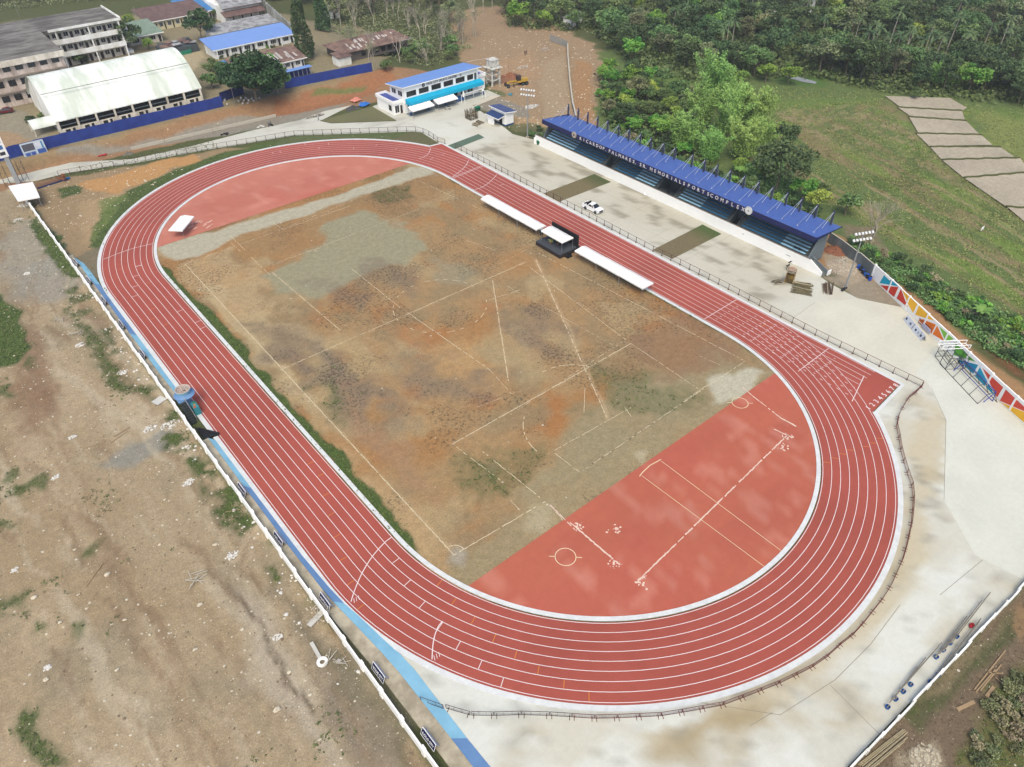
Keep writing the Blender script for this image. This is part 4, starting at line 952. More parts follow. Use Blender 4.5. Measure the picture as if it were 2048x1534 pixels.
# ------------------------------------------------------------------ tents
def tent_row(name_label, cx_, y0, y1, k, xw=(32.75, 35.35), ze=2.15, zr=2.95, grp='white canopy tents beside the home straight', labs=None):
    n = k; L_ = (y1-y0)/n
    for i in range(n):
        ya = y0+L_*i; t = thing('canopy_tent', labs[i], 'tent', ((xw[0]+xw[1])/2, ya+L_/2, 0), 0, grp)
        hw = (xw[1]-xw[0])/2; hl = abs(L_)/2+.03; off = .10*(i-1)
        r = MB(); e = .45
        x0, x1 = -hw, hw; hip0 = e if i == (n-1 if L_ > 0 else 0) else 0.02; hip1 = e if i == (0 if L_ > 0 else n-1) else .02
        # ridge runs in y
        A, B_, C_, D_ = (x0+off, -hl, ze), (x1+off, -hl, ze), (x1+off, hl, ze), (x0+off, hl, ze); R1 = (off, -hl+hip1*1.4, zr); R2 = (off, hl-hip0*1.4, zr)
        r.add([A, B_, C_, D_, R1, R2], [(0, 1, 4), (1, 2, 5, 4), (2, 3, 5), (3, 0, 4, 5)])
        for p, q in ((A, B_), (B_, C_), (C_, D_), (D_, A)): r.quad(p, q, (q[0], q[1], q[2]-.26), (p[0], p[1], p[2]-.26))
        r.build('canopy', CANV, t)
        for sx in (x0+.08+off, x1-.08+off):
            for sy in (-hl+.1, hl-.1): l = MB(); l.tube((sx, sy, 0), (sx, sy, ze), .03); l.box(sx-.08, sy-.08, 0, sx+.08, sy+.08, .02); l.build('leg', STEEL, t)
        fr = MB()
        for p, q in ((A, B_), (B_, C_), (C_, D_), (D_, A), (A, R1), (B_, R1), (C_, R2), (D_, R2)): fr.tube(Vector(p)-Vector((0, 0, .04)), Vector(q)-Vector((0, 0, .04)), .02, n=4)
        fr.build('roof_frame', STEEL, t)
tent_row('', 0, 24.9, 5.4, 3, (32.3, 35.2), labs=['white canopy tent farthest from the stage in the far row', 'middle white canopy tent of the far row', 'white canopy tent of the far row nearest the stage'])
tent_row('', 0, -6.6, -25.6, 3, (32.75, 35.9), labs=['white canopy tent of the near row next to the stage', 'middle white canopy tent of the near row', 'white canopy tent at the near end, farthest from the stage'])
# lone tent on the far infill
f1, f2, b2, b1 = P(334, 461, 2.2), P(363, 463, 2.2), P(387, 433, 2.2), P(370, 428, 2.2)
ctr = (P(334, 461, 2.2)+P(363, 463, 2.2)+P(387, 434, 2.2)+P(366, 428, 2.2))/4
dirv = (P(387, 434, 2.2)-P(363, 463, 2.2)); rz = math.atan2(dirv.y, dirv.x)
t = thing('canopy_tent', 'lone white canopy tent standing on the far red infill', 'tent', (ctr.x, ctr.y, 0), rz); hl = 3.3; hw = 1.6
r = MB(); Q = [(-hl, -hw, 2.2), (hl, -hw, 2.2), (hl, hw, 2.2), (-hl, hw, 2.2)]; R1, R2 = (-hl+.9, 0, 2.95), (hl-.9, 0, 2.95)
r.add(Q+[R1, R2], [(0, 1, 5, 4), (1, 2, 5), (2, 3, 4, 5), (3, 0, 4)])
for i in range(4): p, q = Q[i], Q[(i+1) % 4]; r.quad(p, q, (q[0], q[1], 1.95), (p[0], p[1], 1.95))
r.build('canopy', CANV, t)
for p in Q: l = MB(); l.tube((p[0]*.96, p[1]*.94, 0), (p[0]*.96, p[1]*.94, 2.2), .03); l.build('leg', STEEL, t)
# ------------------------------------------------------------------ stage
t = thing('stage', 'black stage platform between the two rows of white tents', 'stage', (32.9, -.4, 0)); sy0, sy1 = -4.1, 3.7; sx0, sx1 = -2.45, 2.6
b = MB(); b.box(sx0, sy0, .86, sx1, sy1, .98); b.build('deck', mat('stage_deck', RGB(72, 78, 86), .8, nscale=1.5, namt=.15), t)
b = MB()
for (p, q) in (((sx0+.05, sy0+.05), (sx1-.05, sy0+.05)), ((sx1-.05, sy0+.05), (sx1-.05, sy1-.05)), ((sx1-.05, sy1-.05), (sx0+.05, sy1-.05)), ((sx0+.05, sy1-.05), (sx0+.05, sy0+.05))): b.quad((*p, .08), (*q, .08), (*q, .86), (*p, .86))
b.build('skirt', mat('stage_skirt', RGB(58, 48, 46), .95, nscale=2, namt=.2), t)
b = MB(); b.box(sx1+.0, sy0-.1, 0, sx1+.22, sy1+.4, 3.75); bd = b.build('backdrop', BLACK, t); 
for k_, yy in enumerate(np.linspace(sy0, sy1+.3, 4)): b = MB(); b.tube((sx1+.3, yy, 0), (sx1+.3, yy, 3.7), .04); b.build('truss_leg', DSTEEL, t)
for i in range(3): b = MB(); b.box(sx0+1.4+.0, sy0-.35-.3*i, 0, sx0+2.8, sy0-.05-.3*i, .75-.25*i); b.build('step', BLACK, t)
t = thing('canopy_tent', 'tall white canopy tent covering the black stage', 'tent', (33.15, -.55, 0.98)); hw, hl, ze, zr = 1.65, 3.35, 2.35, 3.1
r = MB(); Q = [(-hw, -hl, ze), (hw, -hl, ze), (hw, hl, ze), (-hw, hl, ze)]; R1, R2 = (0, -hl+.7, zr), (0, hl-.7, zr)
r.add(Q+[R1, R2], [(0, 1, 4), (1, 2, 5, 4), (2, 3, 5), (3, 0, 4, 5)])
for i in range(4): p, q = Q[i], Q[(i+1) % 4]; r.quad(p, q, (q[0], q[1], ze-.25), (p[0], p[1], ze-.25))
r.build('canopy', CANV, t)
for p in Q: l = MB(); l.tube((p[0]*.95, p[1]*.97, 0), (p[0]*.95, p[1]*.97, ze), .035); l.build('leg', STEEL, t)
# things standing on the stage
def chair(loc, rz, label, col_, group=None):
    t = thing('plastic_chair', label, 'chair', loc, rz, group); mt = mat('plastic_%d_%d_%d' % col_, RGB(*col_), .4)
    b = MB(); b.box(-.22, -.21, .40, .22, .21, .44); b.build('seat', mt, t)
    b = MB(); b.hexa([(-.21, .18, .44), (.21, .18, .44), (.21, .22, .44), (-.21, .22, .44)], [(-.2, .28, .86), (.2, .28, .86), (.2, .32, .86), (-.2, .32, .86)]); b.build('backrest', mt, t)
    for sx in (-.2, .2):
        for sy_ in (-.19, .19): b = MB(); b.bar((sx*1.05, sy_*1.1, 0), (sx*.9, sy_*.9, .41), .035, .035); b.build('leg', mt, t)
        b = MB(); b.bar((sx*1.1, -.18, .62), (sx*1.1, .24, .64), .04, .03); b.bar((sx*1.1, -.18, .42), (sx*1.1, -.18, .62), .03, .03); b.build('armrest', mt, t)
    return t
for (x_, y_, rz_, c_, l_) in ((34.6, 1.9, 1.5, (238, 238, 240), 'white plastic chair at the far end of the stage'), (34.7, .9, 1.5, (60, 62, 150), 'violet-blue plastic chair on the stage under the canopy'),
                             (34.6, -.9, 1.6, (130, 190, 220), 'pale blue plastic chair towards the near end of the stage')): chair((x_, y_, .98), rz_, l_, c_)
for (x_, y_, c_, l_) in ((32.2, .35, (176, 186, 112), 'pale green potted bouquet at the middle of the stage'), (33.2, -.9, (70, 120, 60), 'dark green potted plant on the stage beside the bouquet')):
    t = thing('potted_plant', l_, 'plant', (x_, y_, .98)); b = MB(); b.lathe([(.01, 0), (.18, 0), (.25, .35), (.01, .35)], 10); b.build('pot', mat('clay', RGB(150, 96, 70)), t)
    b = MB(); rr = random.Random(int(x_*10))
    for i in range(70):
        p = Vector((rr.gauss(0, .24), rr.gauss(0, .24), .5+rr.random()*.5)); d = Vector((rr.uniform(-1, 1), rr.uniform(-1, 1), rr.uniform(0, 1))).normalized()*.14; e = d.orthogonal().normalized()*.07
        b.quad(p-e, p+d, p+e, p-d)
    b.build('foliage', mat('bouquet_%d' % c_[0], RGB(*c_), .8), t)
# loudspeakers on stands
def speaker(loc, label, rz=0):
    t = thing('loudspeaker', label, 'loudspeaker', loc, rz, 'loudspeakers by the stage'); b = MB(); b.box(-.28, -.25, .9, .28, .25, 1.75); b.build('cabinet', BLACK, t); b = MB(); b.tube((0, 0, 0), (0, 0, .9), .03); b.build('stand', DSTEEL, t)
    b = MB(); b.lathe([(.01, 0), (.2, 0)], 12); b.M = None
    for a_ in (0, 2.1, 4.2): b = MB(); b.bar((0, 0, .35), (.35*math.cos(a_), .35*math.sin(a_), .02), .03, .03); b.build('stand_leg', DSTEEL, t)
speaker((33.3, 4.6, 0), 'black loudspeaker on a stand in the gap between the far tents and the stage', .4); speaker((34.9, -5.4, 0), 'black loudspeaker on a stand at the near side of the stage')
# ------------------------------------------------------------------ grandstand
XW, YF, YN = 66.4, 42.0, -40.0        # front wall line; far and near ends of the seats
SB = mat('stand_light_blue', RGB(156, 202, 226, 1.0), .7, nscale=1.0, namt=.06); SD = mat('stand_dark_blue', RGB(54, 118, 160, .8), .7, nscale=1.0, namt=.06)
RIS = mat('stand_riser', RGB(74, 88, 94), .9, nscale=1.0, namt=.12); RB_ = mat('roof_blue', RGB(66, 96, 184), .38, spec=.5, nscale=.5, namt=.04)
def roof_rib_mat(name, c, per=1.2, axis='Y', amt=.14, rough=.4, rust=None):
    m = mat(name, c, rough, spec=.45, nscale=.35, namt=.06, col2=rust, mixscale=.5, streak=(1, 1, 1))
    n = m.node_tree; b = n.nodes['Principled BSDF']; L = n.links.new
    tc = n.nodes.new('ShaderNodeTexCoord'); w_ = n.nodes.new('ShaderNodeTexWave'); w_.wave_type = 'BANDS'; w_.bands_direction = axis; w_.inputs['Scale'].default_value = per; w_.inputs['Detail'].default_value = 0
    L(tc.outputs['Object'], w_.inputs['Vector']); bp = n.nodes.new('ShaderNodeBump'); bp.inputs['Strength'].default_value = amt*4; bp.inputs['Distance'].default_value = .08; L(w_.outputs['Fac'], bp.inputs['Height']); L(bp.outputs[0], b.inputs['Normal']); return m
ROOFM = roof_rib_mat('stand_roof_sheet', RGB(76, 106, 184, .68), 1.6, 'Y')
G0 = Vector((XW, 0, 0))
gs = thing('grandstand', 'long covered grandstand with a blue masted roof and blue tiered seats', 'grandstand', G0)
def yat(px_, z=2.6, xx=0.0):
    lo, hi = -60, 60
    for _ in range(40):
        mi = (lo+hi)/2
        if proj((XW+xx, mi, z))[0] > px_: lo = mi
        else: hi = mi
    return (lo+hi)/2
b = MB(); b.box(-.12, YN-.9, -.1, .12, YF+2.4, 2.6); b.hexa([(-.12, YN-4.0, -.1), (.12, YN-4.0, -.1), (.12, YN-.9, -.1), (-.12, YN-.9, -.1)], [(-.12, YN-4.0, .95), (.12, YN-4.0, .95), (.12, YN-.9, 2.6), (-.12, YN-.9, 2.6)])
b.build('front_wall', WH, gs)
b = MB(); b.box(-.16, YN-.9, 2.6, .16, YF+2.4, 2.66); b.build('wall_coping', mat('coping', RGB(130, 120, 112)), gs)
b = MB(); b.box(-.125, YN+3.5, 1.25, -.13, YN+4.6, 1.35); b.box(-.14, -24.7, 1.4, -.125, -24.2, 1.5); b.build('wall_vents', BLACK, gs)
# walkway behind the wall and tiers
NT = 7; TD, TH = .72, .43; x0 = .85; z0 = 2.05
b = MB(); b.box(.12, YN-.6, 1.9, x0, YF, 2.05); b.build('walkway', RIS, gs)
secs = [(1110, 1142, 'L'), (1142, 1199, 'D'), (1223, 1265, 'D'), (1265, 1303, 'L'), (1351, 1395, 'L'), (1395, 1447, 'D'), (1477, 1555.5, 'D'), (1555.5, 1609, 'L')]
secs = [(yat(a), yat(c), k) for a, c, k in secs]; secs[0] = (YF-.8, secs[0][1], 'L'); secs[-1] = (secs[-1][0], YN+1.1, 'L')
holes = [(secs[1][1], secs[2][0]), (secs[3][1], secs[4][0]), (secs[5][1], secs[6][0])]
solid = MB()
def tiers(mb, ya, yb, hi=NT, lo=0):
    for i in range(lo, hi): mb.box(x0+TD*i, yb, max(0, z0-1+TH*i-.6), x0+TD*(i+1), ya, z0+TH*(i+1)-.03*0)
for a, c, k in secs: solid = MB(); tiers(solid, a, c); solid.build('seat_tiers', RIS, gs)
for a, c, k in secs:
    s = MB()
    for i in range(NT): s.box(x0+TD*i+.10, c+.03, z0+TH*(i+1)+.004, x0+TD*(i+1)-.08, a-.03, z0+TH*(i+1)+.06)
    s.build('seat_row_paint', SB if k == 'L' else SD, gs)
def stairs(ya, yb):
    s = MB()
    for i in range(NT*2): s.box(x0+TD*i/2, yb, z0-1+TH*i/2, x0+TD*(i+1)/2, ya, z0+TH*(i+1)/2)
    s.build('aisle_stair', mat('stair_grey', RGB(92, 100, 98), .9, nscale=1.2, namt=.15), gs)
stairs(YF, YF-.8); stairs(YN+1.1, YN+.1)
for j, (a, c) in enumerate(holes):
    big = (j == 1); wst = .95
    stairs(a, a-wst); stairs(c+wst, c)
    # opening
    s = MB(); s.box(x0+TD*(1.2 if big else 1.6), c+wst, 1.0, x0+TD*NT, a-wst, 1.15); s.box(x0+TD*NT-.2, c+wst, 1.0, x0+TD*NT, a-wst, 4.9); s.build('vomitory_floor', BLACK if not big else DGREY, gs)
    for yy in (a-wst, c+wst):
        s = MB(); s.hexa([(x0, yy-.06, z0-.6), (x0+TD*NT, yy-.06, z0-.6), (x0+TD*NT, yy+.06, z0-.6), (x0, yy+.06, z0-.6)], [(x0, yy-.06, z0+.1), (x0+TD*NT, yy-.06, z0+TH*NT+.3), (x0+TD*NT, yy+.06, z0+TH*NT+.3), (x0, yy+.06, z0+.1)]); s.build('vomitory_wall', RIS, gs)
        s = MB(); s.tube((x0, yy, z0+.6), (x0+TD*NT, yy, z0+TH*NT+.95), .03); s.tube((x0, yy, z0), (x0, yy, z0+.6), .03); s.build('handrail', STEEL, gs)
    if not big:
        tp = MB(); tiers(tp, a-wst, c+wst, NT, 4); tp.build('seat_tiers', RIS, gs)
    else:
        s = MB(); s.box(x0+.4, c+wst+.1, 1.9, x0+TD*2.6, a-wst-.1, 2.02); s.build('landing', DGREY, gs)
xb = x0+TD*NT
b = MB(); b.box(xb, YN, 0, xb+.25, YF, 6.6); b.build('back_wall', DGREY, gs)
for yy, nm in ((YN, 'near'), (YF, 'far')):
    b = MB(); q = [(x0-.2, 1.9), (xb+.25, 0), (xb+.25, 6.9), (x0+2.6, 6.7), (x0-.2, 2.4)]
    s_ = .14; b.add([(p[0], yy-s_, p[1]) for p in q]+[(p[0], yy+s_, p[1]) for p in q], [(0, 1, 2, 3, 4), (9, 8, 7, 6, 5)]+[(i, i+5, (i+1) % 5+5, (i+1) % 5) for i in range(5)])
    b.build('side_wall', GREY, gs)
# plinth under the seats, closing the sides
b = MB(); b.box(x0-.3, YN+.2, 0, xb, YF-.2, 1.0); b.build('plinth', DGREY, gs)
# stair down at the near end with its outer wall
b = MB()
for i in range(10): b.box(.15, YN-.9-.34*i-.34, 0, 1.35, YN-.9-.34*i, 1.95-.2*i)
b.build('end_stair', mat('stair_grey2', RGB(128, 134, 132), .9, nscale=1, namt=.1), gs)
b = MB(); b.hexa([(1.35, YN-4.5, 0), (1.55, YN-4.5, 0), (1.55, YN-.1, 0), (1.35, YN-.1, 0)], [(1.35, YN-4.5, 1.0), (1.55, YN-4.5, 1.0), (1.55, YN-.1, 2.75), (1.35, YN-.1, 2.75)]); b.build('stair_wall', GREY, gs)
b = MB(); b.box(1.2, YN-4.75, 0, 2.3, YN-4.5, 1.0); b.build('stair_wall', WH, gs)
b = MB(); b.box(-.6, YF+2.3, 0, .9, YF+2.5, 1.9); b.build('front_wall', WH, gs); b = MB(); b.path([(-.4, YF+2.4, 1.9), (-.4, YF+2.4, 2.6), (1.0, YF+2.4, 2.9), (2.4, YF+1.2, 2.5)], .035); b.build('handrail', STEEL, gs)
# roof
RX0, RX1, ZF, ZBk = -.45, 8.55, 7.75, 7.05; RYN, RYF = -41.0, 41.3
b = MB(); b.hexa([(RX0, RYN, ZF-.10), (RX1, RYN-.3, ZBk-.1), (RX1, RYF-.9, ZBk-.1), (RX0, RYF, ZF-.1)], [(RX0, RYN, ZF), (RX1, RYN-.3, ZBk), (RX1, RYF-.9, ZBk), (RX0, RYF, ZF)]); rf = b.build('roof', ROOFM, gs)
FAS = mat('fascia_navy', RGB(34, 42, 96), .5, nscale=.6, namt=.06)
b = MB(); b.box(RX0-.12, RYN, ZF-1.1, RX0, RYF, ZF+.02); b.hexa([(RX0, RYN-.1, ZF-.75), (RX1, RYN-.42, ZF-.5), (RX1, RYN-.3, ZF-.5), (RX0, RYN, ZF-.75)], [(RX0, RYN-.1, ZF+.02), (RX1, RYN-.42, ZBk+.02), (RX1, RYN-.3, ZBk+.02), (RX0, RYN, ZF+.02)])
b.hexa([(RX0, RYF, ZF-.75), (RX1, RYF-.9, ZF-.5), (RX1, RYF-.8, ZF-.5), (RX0, RYF+.1, ZF-.75)], [(RX0, RYF, ZF+.02), (RX1, RYF-.9, ZBk+.02), (RX1, RYF-.8, ZBk+.02), (RX0, RYF+.1, ZF+.02)])
fa = b.build('fascia', FAS, rf)
# lettering spaced as in the photograph
LET = [('RICARDO', 1161, 1201), ('P.', 1207, 1215), ('PALMARES,', 1219, 1274), ('SR.', 1281, 1295), ('MEMORIAL', 1302, 1360), ('SPORTS', 1368, 1416), ('COMPLEX', 1423, 1486)]
tx = MB()
for wd_, a, c in LET:
    ya, yc = yat(a, ZF-.7, RX0-.14), yat(c, ZF-.7, RX0-.14); n = len(wd_)
    for i, ch in enumerate(wd_):
        yy = ya+(yc-ya)*(i/(n-1) if n > 1 else .5)
        if ch in '.,': yy = ya+(yc-ya)*((i-.45)/(n-1))
        M_ = frame((RX0-.13, yy, ZF-.98), (0, -1, 0), (0, 0, 1), (-1, 0, 0))
        put_text(tx, ch, 1.15, M_, .03, center=True)
tx.build('lettering', mat('letter_white', RGB(238, 238, 242), .5), fa)
for px_, cc, zz_ in ((1148, (206, 192, 178), ZF-.35), (1497, (244, 246, 242), ZF-.35)):
    yy = yat(px_, ZF-.4, RX0-.2); M_ = frame((RX0-.14, yy, zz_), (0, -1, 0), (0, 0, 1), (-1, 0, 0)); R_ = .82 if px_ < 1200 else .9
    b = MB(M_); b.lathe([(.01, 0), (R_, 0), (R_, .1), (.01, .1)], 28); e = b.build('emblem_disc', mat('emblem_%d' % cc[0], RGB(*cc), .6), fa)
    b = MB(M_); b.lathe([(R_*.80, .11), (R_*.86, .11)], 28); b.prism([(-.28, .22), (.28, .22), (.24, -.18), (0, -.42), (-.24, -.18)], .1, .13) if px_ < 1200 else b.prism([(-.3, -.2), (.3, -.2), (.12, .1), (0, .3), (-.12, .1)], .1, .13)
    b.build('emblem_mark', mat('emblem_ink_%d' % px_, RGB(*((70, 84, 110) if px_ < 1200 else (150, 170, 190)))), e)
# masts and stay rods
MXP = [1137, 1157, 1176, 1196, 1216, 1238, 1259, 1282, 1303, 1328, 1351, 1386, 1411, 1436, 1462.5, 1490.5, 1519, 1547, 1576, 1605, 1636, 1669]
MST = mat('mast_steel', RGB(70, 74, 96), .5, nscale=1.5, namt=.12); ROD = mat('stay_rod', RGB(176, 186, 210), .4)
for i, q in enumerate(MXP):
    yy = yat(q, 10.2, 7.55); b = MB(); b.box(7.42, yy-.16, 0, 7.72, yy+.16, 10.2); ms = b.build('mast', MST, gs)
    b = MB(); b.tube((7.45, yy, 10.0), (1.3, yy+.05, 7.65), .035, n=5); b.tube((7.45, yy, 9.9), (4.4, yy, 7.42), .05, n=5); b.tube((7.7, yy, 9.9), (8.4, yy, 7.1), .04, n=4)
    b.box(1.15, yy-.12, 7.55, 1.5, yy+.16, 7.66); b.build('stay_rod', ROD, ms)
# columns under the roof at the back rows
for yy in np.linspace(YN+1, YF-1, 12):
    b = MB(); b.box(xb-.35, yy-.15, 4.8, xb-.05, yy+.15, 7.05); b.build('roof_column', MST, gs)
b = MB()
for xx in (1.2, 3.0, 4.8, 6.6): zr_ = ZF+(ZBk-ZF)*(xx-RX0)/(RX1-RX0)-.13; b.box(xx-.05, RYN+.3, zr_-.2, xx+.05, RYF-1.8, zr_)
b.build('purlins', MST, gs)
# stacked black chairs on the near bottom rows
def blackchair(x_, y_, z_, lab): chair((x_, y_, z_), 1.4, lab, (34, 38, 48), 'black chairs on the lowest seat rows')
blackchair(XW+x0+.35, YN+3.6, z0+TH+.07, 'black plastic chair on the lowest row near the stand end, farther one'); blackchair(XW+x0+.35, YN+2.5, z0+TH+.07, 'black plastic chair on the lowest row closest to the end stair')
blackchair(XW+x0+.30, yat(1333)+.3, 2.03, 'black plastic chair on the landing of the wide middle opening')
# ------------------------------------------------------------------ buildings (all stand square to the track's axes)
def xat(px_, y_, z_):
    lo, hi = -200, 300
    for _ in range(50):
        mi = (lo+hi)/2
        if proj((mi, y_, z_))[0] < px_: lo = mi
        else: hi = mi
    return (lo+hi)/2
CREAM = mat('pale_wall', RGB(232, 226, 214, .75), .85, nscale=.5, namt=.06, col2=RGB(200, 192, 178, .72), mixscale=.4, streak=(1, 1, .35))
PINKW = mat('pinkish_wall', RGB(228, 214, 204, .75), .85, nscale=.5, namt=.08, col2=RGB(184, 168, 156, .7), mixscale=.45, streak=(1, 1, .3))
YELW = mat('yellowish_wall', RGB(226, 216, 176, .7), .85, nscale=.6, namt=.08)
OLDROOF = mat('stained_slab', RGB(96, 92, 88), .95, nscale=.4, namt=.2, col2=RGB(142, 140, 134), mixscale=.12, streak=(1, 3, 1))
RUST = roof_rib_mat('rust_sheet', RGB(112, 88, 82), 1.2, 'X', .12, .8, RGB(150, 122, 108))
BROWNR = roof_rib_mat('brown_sheet', RGB(108, 84, 80), 1.2, 'X', .12, .8, RGB(128, 102, 94))
GREYR = roof_rib_mat('galvanised_sheet', RGB(190, 192, 192), 1.0, 'X', .14, .55, RGB(132, 128, 126))
GRNR = roof_rib_mat('green_sheet', RGB(146, 166, 146), 1.2, 'X', .1, .7, RGB(128, 150, 130))
BLR = roof_rib_mat('blue_sheet', RGB(124, 160, 226, .68), 1.2, 'X', .1, .5)
BLR2 = roof_rib_mat('bright_blue_sheet', RGB(56, 128, 196), 1.2, 'X', .1, .5, RGB(90, 150, 205))
SCB = roof_rib_mat('centre_roof_sheet', RGB(112, 152, 222, .72), 1.4, 'X', .1, .45)
DBR = roof_rib_mat('deep_blue_sheet', RGB(66, 84, 168), 1.4, 'X', .1, .45)
SLATEB = roof_rib_mat('slate_blue_sheet', RGB(74, 88, 138), 1.4, 'X', .1, .5)
CYAN = mat('cyan_band', RGB(0, 186, 232), .55, nscale=.5, namt=.03)
BASEB = mat('blue_base', RGB(30, 84, 148), .7, nscale=.6, namt=.06)
FENB = roof_rib_mat('fence_blue', RGB(34, 60, 150), 1.6, 'X', .12, .55, RGB(40, 72, 166))
def window(par, x0, x1, z0, z1, y, frame_mt=None, depth=.06, bars=2, dark=GLASS, name='window'):
    """window set on a wall facing -y; its frame is a sub-part"""
    b = MB(); b.box(x0, y-.02, z0, x1, y+.03, z1); p = b.build(name, dark, par)
    f = MB(); t_ = .07
    f.box(x0-t_, y-depth, z0-t_, x1+t_, y-.021, z0); f.box(x0-t_, y-depth, z1, x1+t_, y-.021, z1+t_); f.box(x0-t_, y-depth, z0, x0, y-.021, z1); f.box(x1, y-depth, z0, x1+t_, y-.021, z1)
    for k in range(1, bars+1): xx = x0+(x1-x0)*k/(bars+1); f.box(xx-.025, y-depth+.01, z0, xx+.025, y-.021, z1)
    f.build('frame', frame_mt or WH, p); return p
def doorp(par, x0, x1, z1, y, mt=None, z0=0): b = MB(); b.box(x0, y-.03, z0, x1, y+.03, z1); return b.build('door', mt or mat('dark_door', RGB(58, 54, 54), .6), par)
# --- sports centre
ox, oy = 51.6, 86.0
sc = thing('sports_centre', 'two-storey white sports centre with blue shed roof and cyan band, lettered above its upper windows', 'building', (ox, oy, 0)); WD, DP = 27.2, 7.8
b = MB(); b.box(0, 0, 3.1, WD, DP, 6.9); b.add([(0, 0, 6.9), (WD, 0, 6.9), (WD, DP, 6.9), (0, DP, 6.9), (0, 0, 7.85), (WD, 0, 7.85), (WD, DP, 6.95), (0, DP, 6.95)], [(0, 1, 5, 4), (1, 2, 6, 5), (2, 3, 7, 6), (3, 0, 4, 7), (4, 5, 6, 7)]); up_ = b.build('upper_storey', WH, sc)
b = MB(); b.box(0, .3, 0, WD, DP, 3.1); b.build('ground_storey', WHD, sc)
b = MB(); b.hexa([(-1.0, -.9, 7.82), (WD+1.0, -.9, 7.82), (WD+1.0, DP+.8, 6.82), (-1.0, DP+.8, 6.82)], [(-1.0, -.9, 8.06), (WD+1.0, -.9, 8.06), (WD+1.0, DP+.8, 7.0), (-1.0, DP+.8, 7.0)]); rf = b.build('roof', WH, sc)
b = MB(); b.hexa([(-.96, -.86, 8.063), (WD+.96, -.86, 8.063), (WD+.96, DP+.76, 7.003), (-.96, DP+.76, 7.003)], [(-.96, -.86, 8.11), (WD+.96, -.86, 8.11), (WD+.96, DP+.76, 7.05), (-.96, DP+.76, 7.05)]); b.build('roof_sheet', SCB, rf)
b = MB(); b.hexa([(.2, -2.2, 2.95), (WD+.7, -2.2, 2.95), (WD+.7, -.03, 2.95), (.2, -.03, 2.95)], [(.2, -2.2, 3.95), (WD+.7, -2.2, 3.95), (WD+.7, -.03, 4.35), (.2, -.03, 4.35)]); b.build('canopy_band', CYAN, sc)
for a, c in ((812.6, 832), (837.6, 857), (862.6, 881.5), (887, 905.8), (911, 929.2), (934, 946)):
    x0_, x1_ = xat(a, oy, 5.6)-ox, xat(c, oy, 5.6)-ox; window(up_, x0_, x1_, 4.75, 6.3, 0, bars=0)
doorp(up_, xat(948.5, oy, 5)-ox, xat(953, oy, 5)-ox, 6.4, 0, mat('louvre', RGB(92, 104, 108)), 4.3)
for yy in (1.2, 4.6):
    b = MB(); b.box(-.04, yy, 4.8, .02, yy+2.1, 6.2); p = b.build('window', GLASS, up_); f = MB(); f.box(-.08, yy-.07, 4.73, -.041, yy+2.17, 4.8); f.box(-.08, yy-.07, 6.2, -.041, yy+2.17, 6.27); f.box(-.08, yy+1.02, 4.8, -.041, yy+1.08, 6.2); f.build('frame', WH, p)
for xx in (.5, 6.8, 13.3, 20.0, WD+.4):
    b = MB(); b.box(xx-.22, -2.05, 1.0, xx+.22, -1.6, 2.95); p = b.build('pillar', WH, sc); b = MB(); b.box(xx-.225, -2.06, 0, xx+.225, -1.595, 1.0); b.build('pillar_base', BASEB, p)
gs_ = [(.9, 2.6, 1.1, 2.5), (3.4, 4.2, .2, 2.3), (4.9, 6.4, 1.1, 2.5), (7.4, 8.3, .1, 2.3), (9, 10.8, 1.2, 2.5), (11.5, 12.4, 1.2, 2.5), (13.6, 15.2, 1.2, 2.5), (16.0, 17.0, .1, 2.4), (18.0, 19.4, 1.0, 2.5), (20.5, 22.4, 1.0, 2.5), (23.2, 25.2, 1.0, 2.5)]
for a, c, z0_, z1_ in gs_: window(sc, a, c, z0_, z1_, .28, bars=1, name='window' if z0_ > .5 else 'door_opening')
b = MB(); b.box(17.6, -1.9, 0, 20.6, -.3, 1.0); b.build('blue_parapet', BASEB, sc); b = MB(); b.box(0, -2.4, 0, WD+.6, .25, .05); b.build('porch_floor', GREY, sc)
b = MB()
for z in (1.2, 1.9): b.tube((20.5, -1.95, z), (WD+.2, -1.95, z), .05)
for xx in (20.5, 23.8, WD+.2): b.tube((xx, -1.95, 0), (xx, -1.95, 1.95), .05)
b.build('white_rail', WH, sc)
tx = MB(); xa, xb_ = xat(853, oy, 7.0)-ox, xat(913.5, oy, 7.0)-ox; put_text(tx, 'PASSI CITY SPORTS CENTER', .98, frame((xa, -.03, 6.62), (1, 0, 0), (0, 0, 1), (0, -1, 0)), .03, fit=xb_-xa); tx.build('lettering', mat('grey_letters', RGB(74, 76, 84), .5), up_)
for px_, r_ in ((846.5, .55), (921, .4)):
    xx = xat(px_, oy, 6.9)-ox; M_ = frame((xx, -.02, 6.95), (1, 0, 0), (0, 0, 1), (0, -1, 0)); b = MB(M_); b.lathe([(.01, 0), (r_, 0), (r_, .06), (.01, .06)], 20); e = b.build('emblem_disc', mat('emblem_grey' if r_ > .5 else 'emblem_pale', RGB(*((70, 74, 92) if r_ > .5 else (214, 214, 218)))), up_)
    b = MB(M_); b.prism([(-r_*.4, r_*.35), (r_*.4, r_*.35), (r_*.3, -r_*.2), (0, -r_*.5), (-r_*.3, -r_*.2)], .061, .08); b.build('emblem_mark', mat('emblem_mark', RGB(176, 170, 160)), e)
